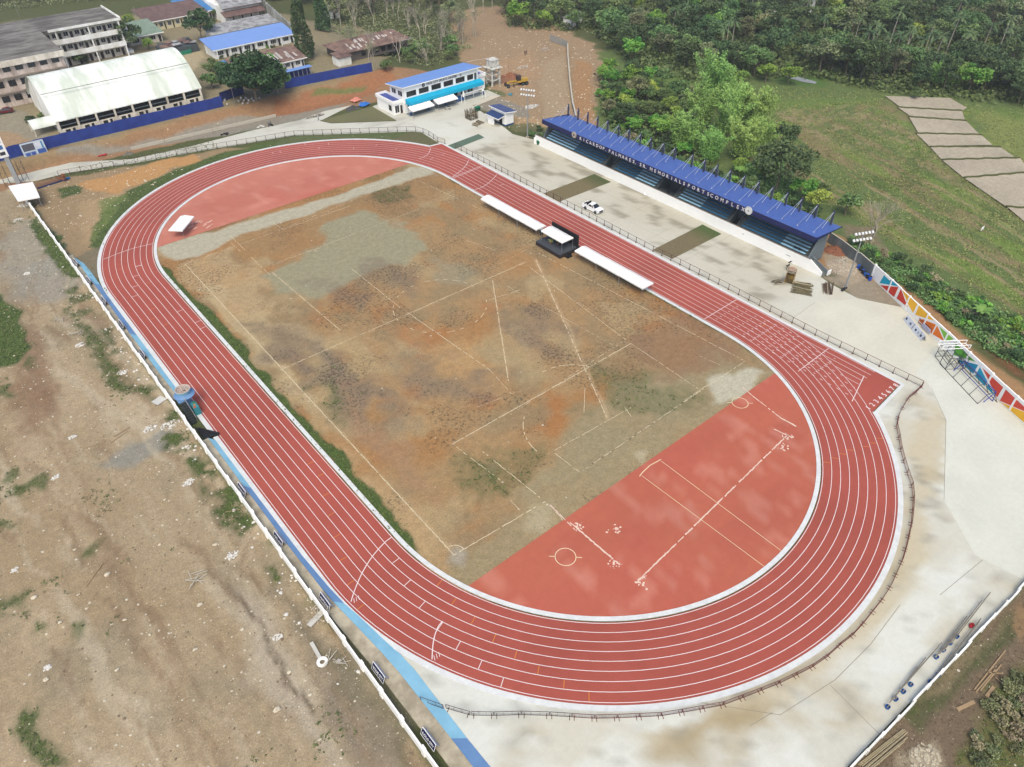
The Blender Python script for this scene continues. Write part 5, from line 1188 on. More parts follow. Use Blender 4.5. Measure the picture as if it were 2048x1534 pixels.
def annex(x0_, x1_, y0_, y1_, h, nm):
    b = MB(); b.box(x0_, y0_, 0, x1_, y1_, h-.9); a_ = b.build(nm, WH, sc)
    b = MB(); e = .25
    b.box(x0_-e, y0_-e, h-1.0, x1_+e, y0_, h); b.box(x0_-e, y1_, h-1.0, x1_+e, y1_+e, h); b.box(x0_-e, y0_, h-1.0, x0_, y1_, h); b.box(x1_-.02, y0_, h-1.0, x1_+e, y1_, h); b.build('parapet', WH, a_)
    b = MB(); b.box(x0_+.02, y0_+.02, h-.75, x1_-.03, y1_-.02, h-.6); b.build('annex_roof', DBR, a_); return a_
a_ = annex(-3.2, 0, 1.5, 10.6, 4.1, 'annex_left')
for yy in (2.6, 6.2): b = MB(); b.box(-3.25, yy, .9, -3.19, yy+1.5, 2.5); b.build('window', GLASS, a_) if yy < 3 else None
window(a_, -2.7, -1.3, .5, 2.6, 1.5, bars=1); doorp(a_, -.9, -.1, 2.4, 1.5)
annex(WD, WD+4.2, 2.0, 7.6, 4.9, 'annex_right')
# tents in front
for j, (xa, xb_, lb_) in enumerate(((823, 867, 'white canopy tent before the sports centre, left of the pair'), (874, 914, 'white canopy tent before the sports centre with a motorcycle under it'))):
    x0_, x1_ = xat(xa, 81.8, 2.2), xat(xb_, 81.8, 2.2); t = thing('canopy_tent', lb_, 'tent', ((x0_+x1_)/2, 82.4, 0), 0, 'white canopy tents before the sports centre'); hl = (x1_-x0_)/2
    r = MB(); r.hexa([(-hl, -1.2, 2.05), (hl, -1.2, 2.05), (hl, 1.2, 2.6), (-hl, 1.2, 2.6)], [(-hl, -1.2, 2.28), (hl, -1.2, 2.28), (hl, 1.2, 2.95), (-hl, 1.2, 2.95)]); r.build('canopy', CANV, t)
    for sx in (-hl+.1, hl-.1):
        for sy_ in (-1.1, 1.1): l = MB(); l.tube((sx, sy_, 0), (sx, sy_, 2.1), .04); l.build('leg', STEEL, t)
# white goal with back stays, beside the porch
t = thing('football_goal', 'white pipe goal frame standing before the right end of the sports centre', 'goal', (xat(945, 82, 1), 82.3, 0))
b = MB(); hw = 4.0
b.tube((-hw, 0, 2.4), (hw, 0, 2.4), .07)
b.build('crossbar', WH, t)
for s in (-hw, hw):
    b = MB(); b.tube((s, 0, 0), (s, 0, 2.4), .07); b.build('post', WH, t); b = MB(); b.path([(s, 0, 2.35), (s+.1, -.9, 2.35), (s+.1, -1.3, 2.0), (s+.2, -1.6, 0)], .05); b.build('stay', WH, t)
# motorcycle
def moto(loc, rz, label, c_):
    t = thing('motorcycle', label, 'motorcycle', loc, rz); mt = mat('moto_%d' % c_[0], RGB(*c_), .3, spec=.6)
    for s in (-.62, .62):
        M_ = frame((s, 0, .3), (1, 0, 0), (0, 0, 1), (0, -1, 0)); b = MB(M_); b.lathe([(.2, -.05), (.3, -.05), (.3, .05), (.2, .05), (.2, -.05)], 14); b.build('wheel', TYRE, t)
    b = MB(); b.hexa([(-.7, -.12, .5), (.2, -.12, .4), (.2, .12, .4), (-.7, .12, .5)], [(-.75, -.1, .72), (.1, -.1, .62), (.1, .1, .62), (-.75, .1, .72)]); b.hexa([(.35, -.2, .3), (.5, -.2, .3), (.5, .2, .3), (.35, .2, .3)], [(.45, -.12, .95), (.55, -.12, .95), (.55, .12, .95), (.45, .12, .95)]); b.build('body', mt, t)
    b = MB(); b.box(-.65, -.13, .72, .05, .13, .80); b.build('seat', BLACK, t); b = MB(); b.tube((.5, -.33, 1.02), (.5, .33, 1.02), .02); b.tube((.5, 0, .9), (.62, 0, .3), .03); b.build('handlebar', BLACK, t)
    return t
moto((xat(895, 81, .5), 80.9, 0), 2.4, 'white and black motorcycle parked under the edge of a canopy tent', (226, 226, 230))
# --- ticket hut
hx, hy = 67.8, 59.3
ht = thing('guard_hut', 'small white hut with two slate-blue slanting roofs beside the forecourt', 'hut', (hx, hy, 0))
b = MB(); b.box(.2, 0, .4, 3.2, 6.4, 3.2); b.add([(.2, 0, 3.2), (3.2, 0, 3.2), (3.2, 6.4, 3.2), (.2, 6.4, 3.2), (.2, 0, 4.0), (3.2, 0, 3.5), (3.2, 6.4, 3.5), (.2, 6.4, 4.0)], [(0, 1, 5, 4), (1, 2, 6, 5), (2, 3, 7, 6), (3, 0, 4, 7), (4, 5, 6, 7)]); b.build('wall', WH, ht)
b = MB(); b.box(.18, -.02, 0, 3.22, 6.42, .4); b.build('wall_base', BASEB, ht)
b = MB(); b.hexa([(-.3, -.6, 3.95), (3.9, -.6, 3.45), (3.9, 7.0, 3.45), (-.3, 7.0, 3.95)], [(-.3, -.6, 4.2), (3.9, -.6, 3.68), (3.9, 7.0, 3.68), (-.3, 7.0, 4.2)]); r_ = b.build('roof', WH, ht)
b = MB(); b.hexa([(-.25, -.55, 4.198), (3.85, -.55, 3.683), (3.85, 6.95, 3.683), (-.25, 6.95, 4.198)], [(-.25, -.55, 4.25), (3.85, -.55, 3.735), (3.85, 6.95, 3.735), (-.25, 6.95, 4.25)]); b.build('roof_sheet', SLATEB, r_)
b = MB(); b.hexa([(-2.3, .2, 2.35), (.18, .2, 2.95), (.18, 6.2, 2.95), (-2.3, 6.2, 2.35)], [(-2.3, .2, 2.55), (.18, .2, 3.15), (.18, 6.2, 3.15), (-2.3, 6.2, 2.55)]); r_ = b.build('porch_roof', WH, ht)
b = MB(); b.hexa([(-2.25, .25, 2.553), (.17, .25, 3.15), (.17, 6.15, 3.15), (-2.25, 6.15, 2.553)], [(-2.25, .25, 2.6), (.17, .25, 3.2), (.17, 6.15, 3.2), (-2.25, 6.15, 2.6)]); b.build('roof_sheet', mat('porch_blue', RGB(48, 72, 120), .4), r_)
b = MB(); b.box(-1.9, 2.9, 0, -1.6, 5.6, 2.4); b.box(-1.6, 5.3, 0, .2, 5.6, 2.5); b.build('porch_wall', WH, ht); b = MB(); b.box(.14, 1.5, .1, .19, 2.8, 2.4); b.build('door', BLACK, ht)
# --- water tower
wt = thing('water_tower', 'white concrete frame water tower with box tank beside the sports centre', 'tower', (87.3, 89.2, 0))
CW = mat('weathered_white', RGB(226, 226, 220, .72), .9, nscale=1.0, namt=.12, col2=RGB(180, 180, 172, .7), mixscale=.7)
for sx in (-1.5, 1.5):
    for sy_ in (-1.5, 1.5): b = MB(); b.box(sx-.22, sy_-.22, 0, sx+.22, sy_+.22, 5.3); b.build('column', CW, wt)
for z in (1.7, 3.4, 5.0):
    b = MB()
    for p, q in (((-1.5, -1.5), (1.5, -1.5)), ((1.5, -1.5), (1.5, 1.5)), ((1.5, 1.5), (-1.5, 1.5)), ((-1.5, 1.5), (-1.5, -1.5))): b.bar((*p, z), (*q, z), .25, .3)
    b.build('ring_beam', CW, wt)
b = MB(); b.box(-2.3, -2.3, 5.3, 2.3, 2.3, 5.5); b.build('platform', CW, wt)
b = MB(); b.box(-1.4, -1.4, 5.5, 1.4, 1.4, 7.7); b.box(-1.6, -1.6, 7.7, 1.6, 1.6, 7.85); b.build('tank', CW, wt)
b = MB()
for i in range(8): t_ = math.pi*2*i/8; b.tube((2.2*math.cos(t_), 2.2*math.sin(t_), 5.5), (2.2*math.cos(t_), 2.2*math.sin(t_), 6.3), .04)
b.tube((-2.2, -2.2, 6.3), (2.2, -2.2, 6.3), .04); b.build('railing', STEEL, wt)
b = MB(); b.path([(-8, 3, 7.9), (-4.5, 1, 8.3), (-1.6, 0, 8.4), (-1.4, 0, 7.8)], .08); b.build('pipe', mat('pipe_pale', RGB(206, 188, 176)), wt)
# --- arched gymnasium on the terrace
gz = 3.0; gx0, gx1, gy0, gy1 = -32.4, 7.2, 128.0, 157.0
gm = thing('gymnasium', 'large gymnasium under a weathered white barrel roof', 'building', (gx0, gy0, gz)); GL, GD = gx1-gx0, gy1-gy0
b = MB(); n = 24; top = []
for i in range(n+1):
    t_ = i/n; top.append((GD*t_, 3.7+8.0*math.sin(math.pi*t_)**.85))
b.add([(-.6, y_, z_) for y_, z_ in top]+[(GL+.6, y_, z_) for y_, z_ in top], [(i, n+1+i, n+2+i, i+1) for i in range(n)])
b.add([(-.6, y_, z_-.18) for y_, z_ in top]+[(GL+.6, y_, z_-.18) for y_, z_ in top], [(i+1, n+2+i, n+1+i, i) for i in range(n)])
GYMR = mat('barrel_roof', RGB(240, 244, 240, .74), .6, nscale=.4, namt=.04, col2=RGB(208, 218, 206, .7), mixscale=.25, streak=(1.2, .25, .25)); b.build('barrel_roof', GYMR, gm, smooth=True)
b = MB(); b.tube((-.6, 5.1, 9.68), (GL+.6, 5.1, 9.68), .10, n=4); b.build('roof_seam', mat('seam', RGB(160, 166, 162)), gm)
for xx, s in ((0, -1), (GL, 1)):
    b = MB(); b.add([(xx, 0, 0)]+[(xx, y_, z_-.1) for y_, z_ in top]+[(xx, GD, 0)], [tuple(range(n+3))]); b.build('end_wall', WHD, gm)
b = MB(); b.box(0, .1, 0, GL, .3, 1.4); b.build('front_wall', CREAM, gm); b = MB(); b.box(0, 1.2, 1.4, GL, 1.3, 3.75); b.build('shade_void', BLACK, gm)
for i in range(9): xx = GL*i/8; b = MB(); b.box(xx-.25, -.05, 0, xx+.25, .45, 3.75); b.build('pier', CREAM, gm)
for i in range(8):
    xx = GL*i/8; b = MB(); b.box(xx+1.2, .06, .3, xx+2.4, .10, 1.1); b.box(xx+3.0, .06, .2, xx+3.7, .10, 1.2); b.build('window', GLASS, gm)
b = MB(); b.box(0, .3, 2.2, GL, .36, 2.35); b.build('rail', GREY, gm)
b = MB(); m_ = 10
for i in range(m_+1):
    pass
arc_ = [(2.6*math.cos(math.pi*i/10), 1.9+1.7*math.sin(math.pi*i/10)) for i in range(11)]
b.add([(-6.0, 6.0+a, z_) for a, z_ in arc_]+[(0, 6.0+a, z_) for a, z_ in arc_], [(i, 11+i, 12+i, i+1) for i in range(10)]); b.build('entrance_canopy', GYMR, gm, smooth=True)
for s in (3.6, 8.4): b = MB(); b.box(-5.9, s-.15, 0, -5.6, s+.15, 2.0); b.build('pier', CREAM, gm)
# --- three-storey school blocks
def block(name, label, x0, x1, y0, y1, z0, h, fl, wallm, roofm, wins, cat='building', par_h=.25, over=1.2, slope=0.0):
    t = thing(name, label, cat, (x0, y0, z0)); W_, D_ = x1-x0, y1-y0
    b = MB(); b.box(0, 0, 0, W_, D_, h); b.build('wall', wallm, t)
    b = MB(); b.hexa([(-.6, -over, h), (W_+.6, -over, h), (W_+.6, D_+.6, h+slope), (-.6, D_+.6, h+slope)], [(-.6, -over, h+par_h), (W_+.6, -over, h+par_h), (W_+.6, D_+.6, h+slope+par_h), (-.6, D_+.6, h+slope+par_h)]); r = b.build('roof', roofm, t)
    return t, W_, D_, r
A_, W_, D_, r_ = block('school_block', 'pinkish three-storey school block with square windows at the left edge', -64, -19.6, 160.6, 187, 3, 12.1, 3, PINKW, OLDROOF, 0, over=.8)
b = MB(); b.box(-.6, -1.0, 11.0, W_+.6, -.8, 12.6); b.build('roof_fascia', CREAM, r_)
for f_ in range(3):
    z_ = 1.2+4.0*f_
    for k in range(14):
        xx = 1.5+3.3*k
        if xx+1.9 > W_: continue
        window(A_, xx, xx+1.9, z_+.3, z_+1.9, 0, mat('dark_frame', RGB(90, 82, 76)), bars=1)
    if f_: b = MB(); b.box(-.3, -.9, 4.0*f_-.15, W_+.3, 0, 4.0*f_+.1); b.build('ledge', mat('stained_ledge', RGB(150, 140, 130), .9, nscale=1, namt=.2), A_)
for k in range(14): b = MB(); xx = .6+3.3*k; b.box(xx-.2, -.12, 0, xx+.2, 0, 11.9); b.build('pilaster', PINKW, A_)
B__, W_, D_, r_ = block('school_block', 'white three-storey school wing with open corridors and a dark stained roof', -64, 5.2, 189.0, 206, 3, 11.6, 3, CREAM, OLDROOF, 0, over=2.2)
b = MB(); b.box(W_-22, -2.4, 11.4, W_+.7, -2.2, 12.1); b.build('roof_fascia', WHD, r_); b = MB(); b.box(W_+.4, -2.2, 11.7, W_+.75, D_+.6, 12.4); b.build('roof_fascia', WHD, r_)
for f_ in range(3):
    z_ = 3.85*f_
    if f_: b = MB(); b.box(W_-26, -2.2, z_-.2, W_, 0, z_); b.box(W_-26, -2.3, z_-.35, W_+.1, -2.1, z_+1.15); b.build('balcony', WHD, B__)
    for k in range(7):
        xx = W_-24.5+3.5*k
        window(B__, xx, xx+1.4, z_+1.3, z_+2.6, 0, bars=1); doorp(B__, xx+1.9, xx+2.8, z_+2.5, 0, None, z_+.05)
for xx in (W_-20, W_-10, W_-.3): b = MB(); b.box(xx-.2, -2.2, 0, xx+.2, -1.85, 11.5); b.build('column', WHD, B__)
b = MB(); b.box(W_, 0, 0, W_+2.2, 3, 1.1); b.box(W_, -.1, 3.7, W_+2.4, 3, 4.9); b.box(W_, -.1, 7.5, W_+2.4, 3, 8.7); b.build('stair_landing', WHD, B__)
# --- single-storey school houses
def house(name, label, x0, x1, y0, y1, z0, he, hr, wallm, roofm, kind='shed', nwin=6, over=.9, cat='building', group=None, xs=0.0, dark=None):
    """roof: shed rises to the back, gable has its ridge along x, hip as well; xs shifts the back edge sideways"""
    t = thing(name, label, cat, (x0, y0, z0), 0, group); W_, D_ = x1-x0, y1-y0
    b = MB(); b.box(0, 0, 0, W_, D_, he); b.build('wall', wallm, t); e = over
    b = MB()
    if kind == 'shed': b.hexa([(-e, -e, he), (W_+e, -e, he), (W_+e+xs, D_+e, hr), (-e+xs, D_+e, hr)], [(-e, -e, he+.12), (W_+e, -e, he+.12), (W_+e+xs, D_+e, hr+.12), (-e+xs, D_+e, hr+.12)])
    else:
        ry = D_/2; hp = D_*.45 if kind == 'hip' else 0
        for dz, rev in ((.12, False), (0, True)):
            v = [(-e, -e, he+dz), (W_+e, -e, he+dz), (W_+e, D_+e, he+dz), (-e, D_+e, he+dz), (-e+hp, ry, hr+dz), (W_+e-hp, ry, hr+dz)]
            f = [(0, 1, 5, 4), (2, 3, 4, 5), (1, 2, 5), (3, 0, 4)]
            b.add(v, [tuple(reversed(q)) for q in f] if rev else f)
        if kind == 'gable': b.box(-.0, 0.05, he-.05, .0+.02, D_-.05, he)
    r = b.build('roof', roofm, t)
    b = MB(); b.box(-e, -e-.06, he-.14, W_+e, -e, he+.13); b.build('eave_board', WH if dark is None else dark, r)
    for k in range(nwin):
        xx = W_*(k+.2)/nwin; w_ = W_/nwin
        window(t, xx, xx+w_*.40, he*.38, he*.78, 0, bars=2)
        if k % 1 == 0: doorp(t, xx+w_*.58, xx+w_*.74, he*.76, 0)
    return t
h_ = house('classroom_row', 'long low classroom building under a clean pale blue roof', 26.2, 55.2, 163.2, 172, 3, 3.0, 4.6, WHD, BLR, 'shed', 6)
for k in range(7): b = MB(); xx = .3+4.7*k; b.box(xx-.1, -1.4, 0, xx+.1, -1.2, 2.9); b.build('porch_post', WH, h_)
house('classroom_row', 'long classroom building with a streaked grey metal roof behind the pale blue one', 33, 57.5, 180.5, 188, 3, 3.0, 4.2, WHD, GREYR, 'shed', 6, dark=GREY)
h_ = house('assembly_hall', 'tall hall with striped grey roof sheets near the top edge', 46.5, 61, 201.5, 222, 3, 5.5, 8.2, WHD, GREYR, 'shed', 4, xs=5.0, dark=BROWNR)
b = MB(); b.hexa([(-1.5, -3.6, 3.2), (15.2, -3.6, 3.2), (15.2, 0, 4.4), (-1.5, 0, 4.4)], [(-1.5, -3.6, 3.35), (15.2, -3.6, 3.35), (15.2, 0, 4.55), (-1.5, 0, 4.55)]); b.build('porch_roof', BROWNR, h_)
house('classroom_row', 'bright blue roofed building next to the striped hall', 36.5, 45.5, 212, 226, 3, 3.4, 5.4, CREAM, BLR2, 'shed', 2)
house('classroom_row', 'yellowish classroom building with a long brown sheet roof', 20.5, 42.5, 210, 224, 3, 3.6, 5.2, YELW, BROWNR, 'shed', 7)
house('classroom_row', 'building with a pale green roof beside the white school wing', 8.5, 20.0, 196, 210, 3, 3.2, 4.6, CREAM, GRNR, 'shed', 2)
h_ = house('old_classroom', 'old classroom with rusty roof partly hidden by the big round tree', 23.3, 45.5, 136.6, 144.5, 3, 2.9, 4.7, WHD, RUST, 'shed', 6)
ST = mat('bare_sheet', RGB(206, 200, 194), .6, nscale=2, namt=.2)
def patches(h, W_, D_, he, hr, n, seed, e=.9, k='shed', lo=0.0, hi=1.0):
    rr = random.Random(seed); b = MB()
    for i in range(n):
        xx = rr.uniform(0, W_-1); wd = rr.uniform(.5, .9); t0 = rr.uniform(lo, hi-.35); t1 = t0+rr.uniform(.2, .5)
        f = lambda t_: (-e+(D_+2*e)*t_, he+(hr-he)*t_+.14)
        y0_, z0_ = f(t0); y1_, z1_ = f(min(1, t1)); b.quad((xx, y0_, z0_), (xx+wd, y0_, z0_), (xx+wd, y1_, z1_), (xx, y1_, z1_))
    for ch in h.children:
        if ch.name.startswith('roof'): b.build('bare_sheets', ST, ch)
patches(h_, 22, 7.9, 2.9, 4.7, 16, 3, hi=.7)
# large rusty hall with hipped roof
hl_ = thing('rusty_hall', 'large old hall with a patched rusty hipped roof among bare trees', 'building', (56, 130, 3.0)); W_, D_ = 26.5, 13
b = MB(); b.box(1.5, 1, 0, W_, D_, 3.2); b.build('wall', mat('old_boards', RGB(112, 104, 98), .95, nscale=1, namt=.25), hl_)
b = MB(); v = [(0, 0, 3.2), (W_+1, -.6, 3.2), (W_+1, D_, 3.2), (0, D_+.5, 3.2), (4.5, D_/2, 5.6), (W_-2.5, D_/2, 5.6)]; b.add(v, [(0, 1, 5, 4), (1, 2, 5), (2, 3, 4, 5), (3, 0, 4)]); r_ = b.build('roof', RUST, hl_)
b = MB(); rr = random.Random(5)
for i in range(26):
    xx = rr.uniform(4, W_-3); t0 = rr.uniform(.05, .6); t1 = t0+rr.uniform(.15, .35); y0_, z0_ = D_/2*t0, 3.2+2.4*t0+.05; y1_, z1_ = D_/2*t1, 3.2+2.4*t1+.05; wd = rr.uniform(.4, .8); b.quad((xx, y0_, z0_), (xx+wd, y0_, z0_), (xx+wd, y1_, z1_), (xx, y1_, z1_))
b.build('bare_sheets', ST, r_)
b = MB(); b.add([(W_-4, -.55, 3.26), (W_+1.02, -.62, 3.26), (W_+1.02, D_*.6, 3.5), (W_-2.4, D_/2, 5.66)], [(0, 1, 2, 3)]); b.build('new_sheet', mat('new_sheet', RGB(176, 190, 190), .5, nscale=1, namt=.06), r_)
b = MB(); b.box(-2.2, -1.6, 0, 2.5, 2.6, 2.7); b.build('lean_to', WHD, hl_); b = MB(); b.hexa([(-2.6, -2.0, 2.7), (2.9, -2.0, 2.7), (2.9, 3.0, 3.3), (-2.6, 3.0, 3.3)], [(-2.6, -2.0, 2.82), (2.9, -2.0, 2.82), (2.9, 3.0, 3.42), (-2.6, 3.0, 3.42)]); b.build('lean_to_roof', RUST, hl_)
for k in range(7): b = MB(); xx = 8+2.6*k; b.box(xx, .93, .9, xx+1.6, .99, 2.4); b.build('window', BLACK, hl_)
# scrap-roofed hut with green front
t = thing('canteen_hut', 'low scrap-roofed hut with a green front among the school buildings', 'hut', (13.5, 176, 3)); rr = random.Random(9)
b = MB(); b.box(0, 0, 0, 12, 8, 2.4); b.build('wall', DGREY, t); b = MB(); b.box(1, -.6, 0, 9, -.1, 1.2); b.box(1, -.6, 1.2, 1.2, -.4, 2.4); b.box(8.8, -.6, 1.2, 9, -.4, 2.4); b.build('green_counter', mat('counter_green', RGB(40, 140, 110), .7), t)
for i in range(22): xx, yy = rr.uniform(-1, 10), rr.uniform(-1.5, 6.5); w1, w2 = rr.uniform(1.5, 3.2), rr.uniform(1.2, 2.5); z_ = 2.45+.04*i; b = MB(); b.hexa([(xx, yy, z_), (xx+w1, yy, z_+rr.uniform(-.1, .2)), (xx+w1, yy+w2, z_+.2), (xx, yy+w2, z_+.3)], [(xx, yy, z_+.03), (xx+w1, yy, z_+.24), (xx+w1, yy+w2, z_+.26), (xx, yy+w2, z_+.34)]); b.build('roof_sheet', rr.choice([RUST, DGREY, mat('scrap_grey', RGB(110, 108, 104)), BROWNR, GREYR]), t)
# blue tarp roof on posts; covered walkway; blue building top
t = thing('shade_roof', 'small bright blue tarpaulin roof on slim posts beside the low garden', 'shelter', (24.2, 146.5, 3)); b = MB(); b.hexa([(-2.3, -3, 2.9), (2.4, -3, 2.9), (2.0, 2.6, 3.4), (-2.6, 2.6, 3.4)], [(-2.3, -3, 2.98), (2.4, -3, 2.98), (2.0, 2.6, 3.48), (-2.6, 2.6, 3.48)]); b.build('tarp', mat('tarp_blue', RGB(70, 150, 226), .6, nscale=1, namt=.05), t)
for p in ((-2.1, -2.8), (2.2, -2.8), (1.9, 2.4), (-2.4, 2.4)): b = MB(); b.tube((*p, 0), (*p, 2.95), .05); b.build('post', STEEL, t)
t = thing('covered_walk', 'dark blue covered walkway with pale posts behind the blue fence', 'shelter', (34.2, 127.9, 3)); b = MB(); b.box(-.3, -.6, 2.5, 9.6, 1.8, 2.62); b.build('roof', BLR, t); b = MB(); b.box(0, 1.5, 0, 9.4, 1.6, 2.5); b.build('back_panel', FENB, t)
for k in range(7): b = MB(); b.box(k*1.5, -.3, 0, k*1.5+.18, -.1, 2.5); b.build('post', mat('pale_post', RGB(150, 156, 170)), t)
house('far_house', 'blue roofed building at the top edge above the long ribbed wall', 78, 92, 232, 244, 3, 4, 6, WHD, BLR2, 'shed', 3)
# tall ribbed concrete wall running back
a, c = Vector((57.5, 168.0, 3)), Vector((70.5, 233, 3)); t = thing('ribbed_wall', 'long tall concrete wall with evenly spaced ribs behind the classrooms', 'wall', a, math.atan2(c.y-a.y, c.x-a.x)); L_ = (c-a).length
GC = mat('pale_concrete_wall', RGB(188, 192, 190), .9, nscale=.6, namt=.1, col2=RGB(150, 152, 148), mixscale=.3, streak=(1, 1, .4))
b = MB(); b.box(0, -.12, 0, L_, .12, 4.6); b.build('panel', GC, t)
for k in range(18): b = MB(); xx = L_*k/17; b.box(xx-.18, .12, 0, xx+.18, .5, 4.7); b.box(xx-.18, -.4, 0, xx+.18, -.12, 4.7); b.build('rib', GC, t)
# --- long blue site fence with its notice board
t = thing('site_fence', 'long royal blue sheet fence in front of the gymnasium', 'fence', (-48.5, 120.3, 3)); LL = 58.5
pts = [(-6, .2), (0, 0), (12, .4), (26, .0), (40, -.4), (LL, -.8)]
b = MB()
for (xa, ya), (xb_, yb_) in zip(pts[:-1], pts[1:]):
    k = int((xb_-xa)/2.4)+1
    for j in range(k): p0 = (xa+(xb_-xa)*j/k, ya+(yb_-ya)*j/k); p1 = (xa+(xb_-xa)*(j+1)/k, ya+(yb_-ya)*(j+1)/k); o_ = .03*(j % 2); h_ = 2.95+.06*((j*5) % 3); b.hexa([(p0[0], p0[1]+o_, -.3), (p1[0], p1[1]+o_, -.3), (p1[0], p1[1]+o_+.03, -.3), (p0[0], p0[1]+o_+.03, -.3)], [(p0[0], p0[1]+o_, h_), (p1[0], p1[1]+o_, h_), (p1[0], p1[1]+o_+.03, h_), (p0[0], p0[1]+o_+.03, h_)])
b.build('sheet', FENB, t)
for k in range(25): xx = 2.4*k; b = MB(); yy = float(np.interp(xx, [p[0] for p in pts], [p[1] for p in pts])); b.box(xx-.05, yy+.06, -.3, xx+.05, yy+.16, 2.9); b.build('post', DSTEEL, t)
t = thing('site_fence', 'shorter royal blue sheet fence right of the round tree, under the bare trees', 'fence', (30.8, 121.2, 3)); LL = 29
b = MB(); k = 12
for j in range(k): xx = LL*j/k; yy = -3.6*(j/k)**1.2; y2 = -3.6*((j+1)/k)**1.2; b.hexa([(xx, yy, -.3), (xx+LL/k, y2, -.3), (xx+LL/k, y2+.03, -.3), (xx, yy+.03, -.3)], [(xx, yy, 2.75), (xx+LL/k, y2, 2.75), (xx+LL/k, y2+.03, 2.75), (xx, yy+.03, 2.75)])
b.build('sheet', FENB, t)
for j in range(k+1): xx = LL*j/k; yy = -3.6*(j/k)**1.2; b = MB(); b.box(xx-.05, yy+.06, -.3, xx+.05, yy+.16, 2.7); b.build('post', DSTEEL, t)
t = thing('site_fence', 'dark blue fence panel set back beside the round tree', 'fence', (11, 123.5, 3), .25); b = MB(); b.box(0, 0, -.2, 8.5, .05, 2.7); b.build('sheet', mat('fence_dark_blue', RGB(34, 46, 110), .6), t)
for xx in (0, 4.2, 8.4): b = MB(); b.box(xx, .05, 0, xx+.1, .15, 2.6); b.build('post', DSTEEL, t)
# notice board on the blue fence
bx0, bx1 = xat(45, 119.6, 4), xat(91, 119.6, 4); t = thing('project_board', 'printed notice board with a dark picture and blue panels, standing against the blue fence', 'sign', (bx0, 119.4, 2.6)); W_ = bx1-bx0
b = MB(); b.hexa([(0, -.5, 0), (W_, -.5, 0), (W_, -.42, 0), (0, -.42, 0)], [(0, 0, 3.6), (W_, 0, 3.6), (W_, .08, 3.6), (0, .08, 3.6)]); bd = b.build('panel', mat('board_pale', RGB(206, 222, 236), .6), t)
nrm = Vector((0, -3.6, .5)).normalized(); uu = Vector((0, .5, 3.6)).normalized(); Mx = frame(Vector((0, -.5, 0))+nrm*.01, (1, 0, 0), uu, nrm)
def pq(x0_, y0_, x1_, y1_, c_, z_=.01, nm='picture'): b = MB(Mx); b.box(x0_*W_, y0_*3.6, 0, x1_*W_, y1_*3.6, z_); return b.build(nm, mat('print_%d_%d' % (c_[0], c_[2]), RGB(*c_), .6, nscale=2, namt=.2), bd)
pq(.06, .44, .56, .92, (92, 92, 104)); pq(.58, .58, .93, .94, (222, 228, 238)); pq(.62, .12, .97, .42, (60, 96, 176)); pq(.05, .06, .55, .36, (150, 168, 206)); pq(.10, .1, .28, .32, (64, 100, 176), .02); pq(.34, .1, .5, .32, (60, 92, 170), .02); pq(.86, .44, .93, .92, (60, 140, 186), .02)
for s in (.1, W_-.1): b = MB(); b.bar((s, .5, -.6), (s, .05, 3.4), .08, .08); b.build('stay', WOOD, t)
# --- retaining kerb at the foot of the bank
q = [(v.x, v.y) for v in PX([(262, 300), (400, 268), (510, 243), (552, 233)])]; rb = MB(); rb.curb(q, .3, -.1, .75)
w_ = rb.build('retaining_wall', mat('pale_cement', RGB(206, 200, 184), .9, nscale=1, namt=.08)); tag(w_, 'low pale cement retaining wall at the foot of the red earth bank', 'wall')
# ------------------------------------------------------------------ vegetation
def leaf_mat(name, c1, c2, rand=.28):
    m = bpy.data.materials.new(name); m.use_nodes = True; n = m.node_tree; b = n.nodes['Principled BSDF']; L = n.links.new
    b.inputs['Roughness'].default_value = .6; b.inputs['Specular IOR Level'].default_value = .25
    at = n.nodes.new('ShaderNodeAttribute'); at.attribute_name = 'leaf'
    mx = n.nodes.new('ShaderNodeMix'); mx.data_type = 'RGBA'; mx.inputs[6].default_value = c1; mx.inputs[7].default_value = c2; L(at.outputs['Fac'], mx.inputs[0])
    oi = n.nodes.new('ShaderNodeObjectInfo'); hs = n.nodes.new('ShaderNodeHueSaturation')
    m1 = n.nodes.new('ShaderNodeMapRange'); m1.inputs[3].default_value = 1-rand; m1.inputs[4].default_value = 1+rand; L(oi.outputs['Random'], m1.inputs[0]); L(m1.outputs[0], hs.inputs['Value'])
    fr = n.nodes.new('ShaderNodeMath'); fr.operation = 'MULTIPLY'; fr.inputs[1].default_value = 9.37; f2 = n.nodes.new('ShaderNodeMath'); f2.operation = 'FRACT'; m2 = n.nodes.new('ShaderNodeMapRange'); m2.inputs[3].default_value = .475; m2.inputs[4].default_value = .525
    L(oi.outputs['Random'], fr.inputs[0]); L(fr.outputs[0], f2.inputs[0]); L(f2.outputs[0], m2.inputs[0]); L(m2.outputs[0], hs.inputs['Hue']); L(mx.outputs[2], hs.inputs['Color']); L(hs.outputs[0], b.inputs['Base Color'])
    try: b.inputs['Transmission Weight'].default_value = 0
    except Exception: pass
    return m
KL = .72
